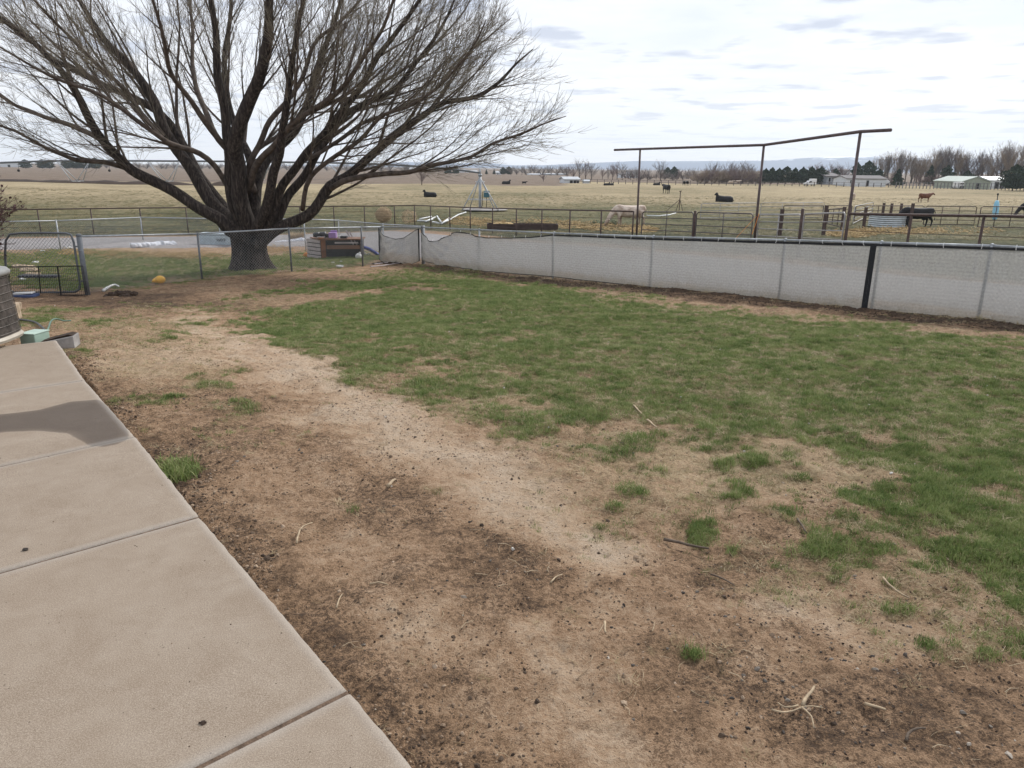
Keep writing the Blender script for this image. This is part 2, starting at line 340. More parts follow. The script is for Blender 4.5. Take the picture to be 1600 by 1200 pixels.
pale_blue = simple('pale_blue_plastic', (.40, .47, .51), .4, 0, .18, 5, .05)
mint = simple('mint_green_plastic', (.30, .40, .33), .5, 0, .12, 6, .06)
hose_green = simple('green_hose', (.10, .17, .13), .5, 0, .2, 10, 0)
stone_m = simple('tan_stone', (.40, .31, .22), .9, 0, .35, 9, .6, 30)
conc_old = simple('old_concrete', (.30, .28, .265), .9, 0, .3, 9, .4, 50)
stick_m = simple('pale_dry_stick', (.34, .26, .17), .8, 0, .35, 30, .2)
stick_dk = simple('dark_dry_stick', (.10, .075, .055), .85, 0, .35, 30, .3)
mulch_m = simple('dark_mulch', (.05, .032, .022), .95, 0, .6, 12, .6, 40)
chip_m = simple('pale_litter', (.50, .47, .42), .8, 0, .25, 30, .2)
hay_m = simple('hay', (.42, .30, .15), .9, 0, .35, 20, .3)
hay_green = simple('green_hay', (.12, .125, .07), .9, 0, .4, 20, .3)
tumble_m = simple('tumbleweed_straw', (.50, .385, .255), .9, 0, .25, 8, .0)
shrub_m = simple('red_brown_twig', (.085, .045, .04), .85, 0, .4, 10, 0)
paper_m = simple('white_paper', (.68, .67, .65), .8, 0, .1, 6, .1)

# bark and twigs
bark_m, t, b = new_mat('willow_bark'); co = objco(t)
mpn = N(t, 'ShaderNodeMapping'); mpn.inputs['Scale'].default_value = (9, 9, 1.6); t.links.new(co, mpn.inputs[0])
v1 = noise_n(t, mpn.outputs[0], 2.2, 6, .65, .4)
t.links.new(ramp(t, v1, [(.34, (.012, .010, .009)), (.52, (.046, .036, .031)), (.72, (.125, .10, .085))]), b.inputs['Base Color']); b.inputs['Roughness'].default_value = .95
bn = N(t, 'ShaderNodeBump'); bn.inputs['Strength'].default_value = .9; bn.inputs['Distance'].default_value = .05; t.links.new(v1, bn.inputs['Height']); t.links.new(bn.outputs[0], b.inputs['Normal'])
limb_m = simple('willow_limb_bark', (.07, .053, .045), .9, 0, .45, 6, .5, 30, c2=(.14, .11, .09))
twig_m, t, b = new_mat('willow_twig'); oi = N(t, 'ShaderNodeTexCoord')
t.links.new(ramp(t, noise_n(t, oi.outputs['Object'], 1.1, 3), [(.3, (.10, .085, .065)), (.5, (.19, .165, .12)), (.7, (.16, .125, .10))]), b.inputs['Base Color']); b.inputs['Roughness'].default_value = .8

# privacy screen cloth: knitted, slightly see-through
screen_m, t, b = new_mat('grey_screen_cloth'); uv = N(t, 'ShaderNodeUVMap').outputs[0]; co = objco(t)
wv = N(t, 'ShaderNodeTexWave', wave_type='BANDS', bands_direction='Y'); wv.inputs['Scale'].default_value = 5.2; wv.inputs['Distortion'].default_value = 1.2; wv.inputs['Detail'].default_value = 3; wv.inputs['Detail Scale'].default_value = 3.5
t.links.new(uv, wv.inputs[0])
weave = noise_n(t, uv, 26, 3, .7)
stn = noise_n(t, uv, 1.3, 4, .6)
c0 = ramp(t, stn, [(.3, (.38, .37, .35)), (.7, (.45, .44, .42))])
c0 = mixc(t, .35, c0, mixc(t, wv.outputs['Fac'], (.26, .26, .26), (.50, .49, .47)))
c0 = mixc(t, .5, c0, mixc(t, weave, (.22, .22, .215), (.66, .65, .62)))
suv = N(t, 'ShaderNodeSeparateXYZ'); t.links.new(uv, suv.inputs[0]); gr = math_n(t, 'ADD', suv.outputs[1], math_n(t, 'MULTIPLY', math_n(t, 'SUBTRACT', noise_n(t, uv, 3, 5, .7), .5), .5))
c0 = mixc(t, ramp(t, gr, [(.0, .55), (.25, .18), (.5, 0.0)]), c0, (.25, .215, .155))
t.links.new(c0, b.inputs['Base Color']); b.inputs['Roughness'].default_value = .85
tr = N(t, 'ShaderNodeBsdfTransparent'); tl = N(t, 'ShaderNodeBsdfTranslucent'); t.links.new(c0, tl.inputs[0])
m1 = N(t, 'ShaderNodeMixShader'); m1.inputs[0].default_value = .25; t.links.new(b.outputs[0], m1.inputs[1]); t.links.new(tl.outputs[0], m1.inputs[2])
m2 = N(t, 'ShaderNodeMixShader'); t.links.new(m1.outputs[0], m2.inputs[1]); t.links.new(tr.outputs[0], m2.inputs[2])
t.links.new(ramp(t, weave, [(.35, .26), (.65, .10)]), m2.inputs[0])
t.links.new(m2.outputs[0], t.nodes['Material Output'].inputs[0])

joint_m = simple('joint_soil', (.12, .08, .055), .95, 0, .5, 30, .5)
# concrete
conc_m, t, b = new_mat('patio_concrete'); co = N(t, 'ShaderNodeNewGeometry').outputs['Position']
n1 = noise_n(t, co, 1.3, 5, .6); n2 = noise_n(t, co, 9, 6, .7); n3 = noise_n(t, co, 210, 4, .8); n4 = noise_n(t, co, 3.4, 6, .72, .6)
c0 = ramp(t, n1, [(.3, (.235, .178, .125)), (.5, (.305, .242, .18)), (.72, (.35, .295, .235))])
c0 = mixc(t, .4, c0, ramp(t, n2, [(.3, (.18, .125, .085)), (.5, (.28, .22, .168)), (.7, (.36, .305, .25))]))
c0 = mixc(t, ramp(t, n4, [(.28, .9), (.44, .42), (.60, 0.0)]), c0, (.19, .132, .085))
c0 = mixc(t, .46, c0, ramp(t, n3, [(.32, (.07, .055, .042)), (.5, (.295, .24, .185)), (.68, (.62, .545, .45))]))
vo = N(t, 'ShaderNodeTexVoronoi'); vo.inputs['Scale'].default_value = 26; t.links.new(co, vo.inputs['Vector'])
spk = math_n(t, 'MULTIPLY', math_n(t, 'LESS_THAN', vo.outputs['Distance'], .09), math_n(t, 'GREATER_THAN', noise_n(t, co, 6, 2), .56))
c0 = mixc(t, math_n(t, 'MULTIPLY', spk, .75), c0, (.10, .075, .055))
wet = N(t, 'ShaderNodeAttribute', attribute_name='wet').outputs['Fac']
wn = math_n(t, 'ADD', wet, math_n(t, 'MULTIPLY', math_n(t, 'SUBTRACT', noise_n(t, co, 9, 3), .5), .12))
wf = ramp(t, wn, [(.44, 0.0), (.50, .8), (.75, 1.0)])
c0 = mixc(t, 1.0, c0, (.88, .87, .86), 'MULTIPLY')
c1 = mixc(t, 1.0, c0, (.34, .315, .30), 'MULTIPLY')
c0 = mixc(t, wf, c0, c1)
edg = N(t, 'ShaderNodeAttribute', attribute_name='edge').outputs['Fac']
c0 = mixc(t, math_n(t, 'MULTIPLY', edg, .35), c0, (.40, .385, .36))
t.links.new(c0, b.inputs['Base Color'])
t.links.new(mixc(t, wf, (.85, .85, .85), (.6, .6, .6)), b.inputs['Roughness'])
bn = N(t, 'ShaderNodeBump'); bn.inputs['Strength'].default_value = .35; bn.inputs['Distance'].default_value = .004; t.links.new(n3, bn.inputs['Height']); t.links.new(bn.outputs[0], b.inputs['Normal'])

# ground
ground_m, t, b = new_mat('ground_soil'); gp = N(t, 'ShaderNodeNewGeometry').outputs['Position']
def A(name): return N(t, 'ShaderNodeAttribute', attribute_name=name).outputs['Fac']
lite, straw, green, field, plough = A('lite'), A('straw'), A('green'), A('field'), A('plough')
s1 = noise_n(t, gp, 1.6, 6, .62, .4); s2 = noise_n(t, gp, 7.5, 6, .68, .3); s3 = noise_n(t, gp, 38, 5, .72); s4 = noise_n(t, gp, 150, 3, .75)
def madd(x, k, y): return math_n(t, 'ADD', math_n(t, 'MULTIPLY', math_n(t, 'SUBTRACT', x, .5), k), y)
lv = madd(s1, .55, lite); lv = madd(s2, .85, lv); lv = madd(s3, .75, lv); lv = madd(s4, .7, lv)
soil = ramp(t, lv, [(.0, (.05, .033, .023)), (.2, (.13, .082, .050)), (.42, (.33, .212, .128)), (.68, (.465, .335, .226)), (1.0, (.52, .41, .305))])
# dark crumbs of dung, bark and grit
vc = N(t, 'ShaderNodeTexVoronoi'); vc.inputs['Scale'].default_value = 34; vc.inputs['Randomness'].default_value = 1; t.links.new(gp, vc.inputs['Vector'])
cr1 = math_n(t, 'MULTIPLY', math_n(t, 'LESS_THAN', madd(s4, .25, vc.outputs['Distance']), .22), ramp(t, noise_n(t, gp, 1.9, 5, .7), [(.48, 0.0), (.58, 1.0)]))
soil = mixc(t, math_n(t, 'MULTIPLY', cr1, .72), soil, (.035, .027, .022))
deb = noise_n(t, gp, 1.35, 7, .70, .6); debm = ramp(t, madd(math_n(t, 'SUBTRACT', 1.0, lite), .42, deb), [(.50, 0.0), (.64, 1.0)])
grit = ramp(t, madd(s4, .6, s3), [(.44, 1.0), (.53, 0.0)])
soil = mixc(t, math_n(t, 'MULTIPLY', math_n(t, 'MULTIPLY', debm, grit), .62), soil, (.078, .053, .038))
grit2 = ramp(t, noise_n(t, gp, 75, 3, .8), [(.33, 1.0), (.38, 0.0)])
soil = mixc(t, math_n(t, 'MULTIPLY', grit2, .65), soil, (.075, .052, .036))
mpn = N(t, 'ShaderNodeMapping'); mpn.inputs['Scale'].default_value = (1.0, .35, 1); mpn.inputs['Rotation'].default_value = (0, 0, .5); t.links.new(gp, mpn.inputs[0])
fib = noise_n(t, mpn.outputs[0], 95, 3, .8, 1.5)
strawc = ramp(t, fib, [(.3, (.20, .13, .075)), (.5, (.40, .285, .17)), (.68, (.60, .47, .31))])
col = mixc(t, math_n(t, 'MULTIPLY', straw, ramp(t, madd(s2, 1.2, s3), [(.3, .25), (.6, .95)])), soil, strawc)
thatch = ramp(t, fib, [(.3, (.05, .045, .02)), (.5, (.12, .115, .042)), (.68, (.33, .27, .14))])
col = mixc(t, math_n(t, 'MULTIPLY', green, .9), col, thatch)
# pasture: tan and olive mottling
f1 = noise_n(t, gp, .05, 6, .6, .5); f2 = noise_n(t, gp, .33, 6, .68); f3 = noise_n(t, gp, 2.6, 5, .75); f4 = noise_n(t, gp, 14, 4, .8)
near_g = A('near_green')
fl = madd(f2, .75, madd(f3, .95, madd(f4, .7, madd(f1, .8, math_n(t, 'SUBTRACT', .74, math_n(t, 'MULTIPLY', near_g, .5))))))
past = ramp(t, fl, [(.05, (.045, .045, .022)), (.27, (.105, .105, .05)), (.42, (.17, .15, .078)), (.62, (.265, .212, .125)), (.9, (.39, .315, .195))])
pl = ramp(t, madd(f3, .8, f2), [(.3, (.115, .085, .06)), (.6, (.185, .14, .105)), (.85, (.25, .195, .15))])
past = mixc(t, plough, past, pl)
col = mixc(t, field, col, past)
t.links.new(col, b.inputs['Base Color']); b.inputs['Roughness'].default_value = .95; b.inputs['Specular IOR Level'].default_value = .15
hb = math_n(t, 'ADD', math_n(t, 'MULTIPLY', s3, .7), math_n(t, 'ADD', math_n(t, 'MULTIPLY', s4, .25), math_n(t, 'MULTIPLY', cr1, .2)))
bn = N(t, 'ShaderNodeBump'); bn.inputs['Strength'].default_value = 1.0; bn.inputs['Distance'].default_value = .05; t.links.new(hb, bn.inputs['Height'])
bn2 = N(t, 'ShaderNodeBump'); bn2.inputs['Distance'].default_value = .12; t.links.new(math_n(t, 'MULTIPLY', field, .8), bn2.inputs['Strength']); t.links.new(f4, bn2.inputs['Height']); t.links.new(bn.outputs[0], bn2.inputs['Normal'])
t.links.new(bn2.outputs[0], b.inputs['Normal'])
gravel_m, t, b = new_mat('road_gravel'); gp = N(t, 'ShaderNodeNewGeometry').outputs['Position']
vc = N(t, 'ShaderNodeTexVoronoi'); vc.inputs['Scale'].default_value = 13; t.links.new(gp, vc.inputs['Vector'])
c0 = mixc(t, .65, ramp(t, noise_n(t, gp, .5, 5, .6), [(.35, (.20, .175, .165)), (.65, (.27, .25, .24))]), mixc(t, vc.outputs['Color'], (.13, .12, .12), (.38, .36, .355)))
t.links.new(c0, b.inputs['Base Color']); b.inputs['Roughness'].default_value = .95
bn = N(t, 'ShaderNodeBump'); bn.inputs['Strength'].default_value = .6; bn.inputs['Distance'].default_value = .03; t.links.new(vc.outputs['Distance'], bn.inputs['Height']); t.links.new(bn.outputs[0], b.inputs['Normal'])

def blade_mat(name, stops, tip=None):
    m, t, b = new_mat(name); oi = N(t, 'ShaderNodeObjectInfo'); gpp = N(t, 'ShaderNodeNewGeometry').outputs['Position']
    f = math_n(t, 'ADD', math_n(t, 'MULTIPLY', oi.outputs['Random'], .42), math_n(t, 'MULTIPLY', math_n(t, 'ADD', math_n(t, 'MULTIPLY', math_n(t, 'SUBTRACT', noise_n(t, gpp, 2.6, 5, .7), .5), 1.6), .5), .58))
    t.links.new(ramp(t, f, stops), b.inputs['Base Color']); b.inputs['Roughness'].default_value = .6; b.inputs['Specular IOR Level'].default_value = .2
    tl = N(t, 'ShaderNodeBsdfTranslucent'); t.links.new(ramp(t, f, stops), tl.inputs[0]); mm = N(t, 'ShaderNodeMixShader'); mm.inputs[0].default_value = .25
    t.links.new(b.outputs[0], mm.inputs[1]); t.links.new(tl.outputs[0], mm.inputs[2]); t.links.new(mm.outputs[0], t.nodes['Material Output'].inputs[0]); return m
grass_m = blade_mat('green_blades', [(.15, (.058, .095, .027)), (.38, (.125, .18, .05)), (.58, (.215, .262, .088)), (.85, (.39, .385, .19))])
dead_m = blade_mat('dry_blades', [(.2, (.22, .165, .085)), (.5, (.36, .28, .16)), (.8, (.50, .42, .27))])
pebble_m, t, b = new_mat('dark_pebble'); oi = N(t, 'ShaderNodeObjectInfo')
t.links.new(ramp(t, oi.outputs['Random'], [(.0, (.035, .030, .026)), (.45, (.085, .070, .058)), (.75, (.17, .145, .12)), (.93, (.30, .24, .18)), (1, (.45, .40, .34))]), b.inputs['Base Color']); b.inputs['Roughness'].default_value = .85
clod_m, t, b = new_mat('soil_crumb'); oi = N(t, 'ShaderNodeObjectInfo')
t.links.new(ramp(t, oi.outputs['Random'], [(.0, (.04, .028, .02)), (.5, (.11, .075, .05)), (.8, (.24, .17, .115)), (1, (.36, .27, .19))]), b.inputs['Base Color']); b.inputs['Roughness'].default_value = .95
straw_bit_m = blade_mat('straw_bits', [(.2, (.20, .14, .08)), (.5, (.42, .31, .19)), (.8, (.62, .52, .37))])

# ------------------------------------------------------------------ ground sheet
def spaced(lo, hi, step, g, out_lo, out_hi, mx=1e9):
    a = list(np.arange(lo, hi, step)); s = step
    while a[-1] < out_hi: s = min(s * g, mx); a.append(a[-1] + s)
    s = step; b_ = [lo]
    while b_[-1] > out_lo: s = min(s * g, mx); b_.append(b_[-1] - s)
    return np.array(b_[:0:-1] + a)
xs = spaced(-4.2, 4.6, .0165, 1.024, -12000, 12000); ys = spaced(1.2, 7.5, .0165, 1.0125, -300, 14000)
ys = np.concatenate([ys[ys > -30][::1]]); X, Y = np.meshgrid(xs, ys)
Z0 = base_h(X, Y)
dx = np.gradient(xs)[None, :]; dy = np.gradient(ys)[:, None]; cell = np.maximum(dx, dy) * np.ones_like(X)
gfac = green_at(X, Y, Z0); yard = in_yard(X, Y)
rough_amp = np.clip(1.3 - cell * 2, 0, 1) * yard
slab_keep = 1.0
bump = (vnoise(X, Y, .9, 11, 3) - .5) * .09 + (vnoise(X, Y, 4.2, 12, 3) - .5) * .06 + ((vnoise(X, Y, 11, 13, 3, .65) - .5) * .036 + (np.abs(vnoise(X, Y, 24, 14, 2, .6) - .5)) * -.030) * (1 - .5 * gfac)
hum = np.clip(vnoise(X, Y, 2.1, 15, 2) - .55, 0, 1) * .10
Z = Z0 + (bump + hum * (1 - gfac)) * rough_amp + gfac * .012 * rough_amp
faramp = np.clip((Y - 46) / 20, 0, 1)
Z = Z + faramp * ((vnoise(X, Y, .06, 21, 3) - .5) * .5 + (vnoise(X, Y, .012, 22, 2) - .5) * .5) * np.clip(1 - (np.abs(X) + Y) / 3000, 0, 1)
# the soil stays below the patio top along its edge
EDGE_P, EDGE_Q = Vector((-.56, 2.16, 0)), Vector((-4.71, 7.41, 0)); ed = (EDGE_Q - EDGE_P).normalized(); en = Vector((-ed.y, ed.x, 0))   # en points to the slab side
sd_ = (X - EDGE_P.x) * en.x + (Y - EDGE_P.y) * en.y; al_ = (X - EDGE_P.x) * ed.x + (Y - EDGE_P.y) * ed.y
under = (sd_ > -.02) & (al_ < 6.75) & (al_ > -8)
lip = np.clip(1 - np.abs(sd_) / .25, 0, 1) * ((al_ < 7) & (al_ > -8))
Z = np.where(under, np.minimum(Z, -.12), np.minimum(Z, -.035 + .0 * Z) * lip + Z * (1 - lip))
V = np.stack([X, Y, Z], -1).reshape(-1, 3); ny, nx_ = X.shape
ii = (np.arange(ny - 1)[:, None] * nx_ + np.arange(nx_ - 1)[None]).ravel(); Fq = np.stack([ii, ii + 1, ii + 1 + nx_, ii + nx_], -1)
me = mesh_np('ground', V, Fq, True)
def attr(me, name, a):
    at = me.attributes.new(name, 'FLOAT', 'POINT'); at.data.foreach_set('value', np.asarray(a, np.float32).ravel())
Ld = sample(lm, X, Y, Z0) * yard + .4 * (1 - yard)
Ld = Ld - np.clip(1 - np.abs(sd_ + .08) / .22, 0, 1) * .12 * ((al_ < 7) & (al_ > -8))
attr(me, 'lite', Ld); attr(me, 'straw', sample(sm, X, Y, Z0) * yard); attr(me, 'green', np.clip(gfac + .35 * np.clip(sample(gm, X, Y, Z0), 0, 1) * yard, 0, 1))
# field mask: everything beyond the pens and fences
def dist_line(X, Y, pts):
    d = np.full(X.shape, 1e9)
    for (x0, y0), (x1, y1) in zip(pts[:-1], pts[1:]):
        ex, ey = x1 - x0, y1 - y0; tt = np.clip(((X - x0) * ex + (Y - y0) * ey) / (ex * ex + ey * ey), 0, 1); d = np.minimum(d, np.hypot(X - x0 - tt * ex, Y - y0 - tt * ey))
    return d
PF = [(-38, 36.5), (-26, 39), (-15, 43.0), (-6.3, 47.7), (-2.5, 42.5), (2.8, 35.0), (5.2, 30.5), (8.3, 25.5), (9.3, 21.5), (11.6, 17.5), (14, 14), (20, 8)]       # pipe fence line
def beyond_pf(X, Y):
    yy = np.interp(X, [p[0] for p in PF], [p[1] for p in PF]); return np.clip((Y - yy + 2.2) / 1.2, 0, 1)
fm = beyond_pf(X, Y); attr(me, 'field', fm)
ng = np.clip(1 - (Y - 50) / 45, 0, 1) * .9 + .25 * np.clip((vnoise(X, Y, .02, 31, 2) - .5) * 4, 0, 1); attr(me, 'near_green', ng)
plo = np.clip(np.clip((Y - 168) / 4, 0, 1) * np.clip((.075 * Y - X) / 3, 0, 1) + np.clip((Y - 214) / 6, 0, 1), 0, 1); attr(me, 'plough', plo)
ground = link('ground', me, ground_m); tag(ground, kind='structure')

# gravel road between the yard fences and the pipe fence
inner = [(-60, 24.5), (-24, 29.0), (-18.4, 30.4), (-9.6, 35.0), (-6.0, 31.3), (-2.8, 25.8), (1.4, 21.0), (6.2, 15.3), (8.4, 12.6), (14, 6)]
outer = [(-60, 30.5), (-24, 36.6), (-17, 39.6), (-6.6, 44.6), (-4.2, 41.5), (1.2, 34.0), (4.4, 28.8), (7.6, 22.6), (9.8, 17.6), (18, 7)]
rows = []; nU = 10
def resample(pts, n):
    p = np.array(pts); s = np.concatenate([[0], np.cumsum(np.hypot(*np.diff(p, axis=0).T))]); q = np.linspace(0, s[-1], n); return np.stack([np.interp(q, s, p[:, 0]), np.interp(q, s, p[:, 1])], 1)
I_, O_ = resample(inner, 160), resample(outer, 160)
RV = np.array([[I_[i] * (1 - j / nU) + O_[i] * (j / nU) for j in range(nU + 1)] for i in range(160)])
wob = (vnoise(RV[..., 0], RV[..., 1], .8, 41, 3) - .5) * .9; RV[:, 0, 1] += wob[:, 0]; RV[:, -1, 1] += wob[:, -1]
RZ = base_h(RV[..., 0], RV[..., 1]) + .07; RZ[:, 0] -= .14; RZ[:, -1] -= .14
Vr = np.concatenate([RV, RZ[..., None]], -1).reshape(-1, 3); ii = (np.arange(159)[:, None] * (nU + 1) + np.arange(nU)[None]).ravel()
o = link('gravel_road', mesh_np('gravel_road', Vr, np.stack([ii, ii + 1, ii + nU + 2, ii + nU + 1], -1), True), gravel_m); tag(o, kind='structure')

# dark earth bank across the far left field
mb = MB(); prev = None; bk = []
for i in range(48):
    x = -125 + i * 1.55; y = 150 + 4 * math.sin(i * .12); h = .55 + .8 * noise.noise((i * .23, 1, 0)) + .35 * noise.noise((i * .9, 3, 0)); bk.append((x, y, max(.06, h)))
vsb = []; 
for x, y, h in bk: vsb += [(x, y - 1.6, -2.35), (x, y - .5, -2.1 + h * .8), (x, y + .6, -2.1 + h), (x, y + 3, -2.4)]
mb.add(vsb, [(i * 4 + j, i * 4 + 4 + j, i * 4 + 5 + j, i * 4 + 1 + j) for i in range(47) for j in range(3)])
tag(mb.build('earth_bank', mulch_m, smooth=True), kind='structure')

# ------------------------------------------------------------------ patio
patio = bpy.data.objects.new('patio', None); COL.objects.link(patio); tag(patio, kind='structure')
def flat(px, py):
    d = ray(px, py); tt = -CAM_H / d[2]; return Vector((d[0] * tt, d[1] * tt, 0))
ED = [flat(545, 1078), flat(312, 806), flat(212, 682), flat(133, 594), flat(88, 531)]
LF = [flat(310, 1200), flat(0, 894), flat(0, 728), flat(0, 613), flat(38, 531)]
E0 = ED[0] - (ED[1] - ED[0]).normalized() * 1.6
joints = []
jd = (LF[1] - ED[1]).normalized()
for e, l in zip(ED, LF): joints.append((e, (l - e).normalized()))
joints[0] = (joints[0][0], (joints[0][1] + jd).normalized()); joints[4] = (joints[4][0], joints[3][1])
joints = [(E0, joints[0][1])] + joints
WET = [(-60, 650), (0, 648), (60, 641), (110, 628), (150, 625), (168, 632), (185, 652), (200, 676), (196, 688), (182, 694), (160, 698), (138, 694), (122, 684), (108, 676), (60, 672), (0, 675), (-60, 690)]
WP = [flat(x, y) for x, y in WET]
def wet_at(x, y):
    ins = False; dmin = 9
    for i in range(len(WP)):
        a = WP[i]; c = WP[(i + 1) % len(WP)]
        if (a.y > y) != (c.y > y) and x < (c.x - a.x) * (y - a.y) / (c.y - a.y) + a.x: ins = not ins
        ex, ey = c.x - a.x, c.y - a.y; q = max(0, min(1, ((x - a.x) * ex + (y - a.y) * ey) / (ex * ex + ey * ey))); dmin = min(dmin, math.hypot(x - a.x - q * ex, y - a.y - q * ey))
    s = dmin if ins else -dmin
    return max(0, min(1, .5 + s * 4))
for k in range(5):
    (a, da), (c, dc) = joints[k], joints[k + 1]; gap = .006; al = (c - a).normalized(); WID = 5.2
    a2 = a + al * (gap if k else 0); c2 = c - al * gap
    nu, nv = 120, 70; vs_ = []; wetv = []; edv = []; u_s = [0, .012, .03] + [.03 + (WID - .03) * (i / (nu - 3)) ** 1.6 for i in range(1, nu - 2)]
    v_s = [0, .008, .02] + [.02 + .96 * i / (nv - 6) for i in range(1, nv - 6)] + [.98, .992, 1]
    for v_ in v_s:
        p0 = a2.lerp(c2, v_); dd = da.lerp(dc, v_).normalized(); L_ = (c2 - a2).length
        for u_ in u_s:
            p = p0 + dd * u_; eu = min(u_, v_ * L_, (1 - v_) * L_); r = .013
            dz = -(r - math.sqrt(max(0, r * r - max(0, r - eu) ** 2))) if eu < r else 0
            dz += (noise.noise(p * 1.5)) * .002
            if u_ == 0: p = p + en * -.0 + Vector((noise.noise(p * 14), noise.noise(p * 14 + Vector((9, 0, 0))), 0)) * .006
            vs_.append((p.x, p.y, dz)); wetv.append(wet_at(p.x, p.y)); edv.append(max(0, 1 - eu / .05) if u_ < .2 or eu < .05 else 0)
    n_u, n_v = len(u_s), len(v_s); fs_ = [(j * n_u + i, (j + 1) * n_u + i, (j + 1) * n_u + i + 1, j * n_u + i + 1) for j in range(n_v - 1) for i in range(n_u - 1)]
    ring = [i for i in range(n_u)] + [j * n_u + n_u - 1 for j in range(1, n_v)] + [(n_v - 1) * n_u + i for i in range(n_u - 2, -1, -1)] + [j * n_u for j in range(n_v - 2, 0, -1)]
    b0 = len(vs_)
    for i in ring: x, y, z = vs_[i]; vs_.append((x, y, -.16)); wetv.append(wetv[i] * .3); edv.append(.3)
    nr = len(ring); fs_ += [(ring[i], ring[(i + 1) % nr], b0 + (i + 1) % nr, b0 + i) for i in range(nr)]
    me = bpy.data.meshes.new('slab'); me.from_pydata(vs_, [], fs_); me.update(); me.polygons.foreach_set('use_smooth', np.ones(len(me.polygons), bool))
    bm = bmesh.new(); bm.from_mesh(me); bmesh.ops.recalc_face_normals(bm, faces=bm.faces); bm.to_mesh(me); bm.free()
    attr(me, 'wet', wetv); attr(me, 'edge', edv); link('slab', me, conc_m, patio)
    if k < 4: q0 = c + dc * .004; q1 = c + dc * WID; m = MB(); sd2 = al * .012; m.add([tuple(v + Vector((0, 0, z_))) for v in (q0 - sd2, q0 + sd2, q1 + sd2, q1 - sd2) for z_ in (-.05, -.009)], [(1, 3, 5, 7), (0, 1, 7, 6), (2, 4, 5, 3), (0, 2, 3, 1)]); m.build('joint_filler', joint_m, patio)

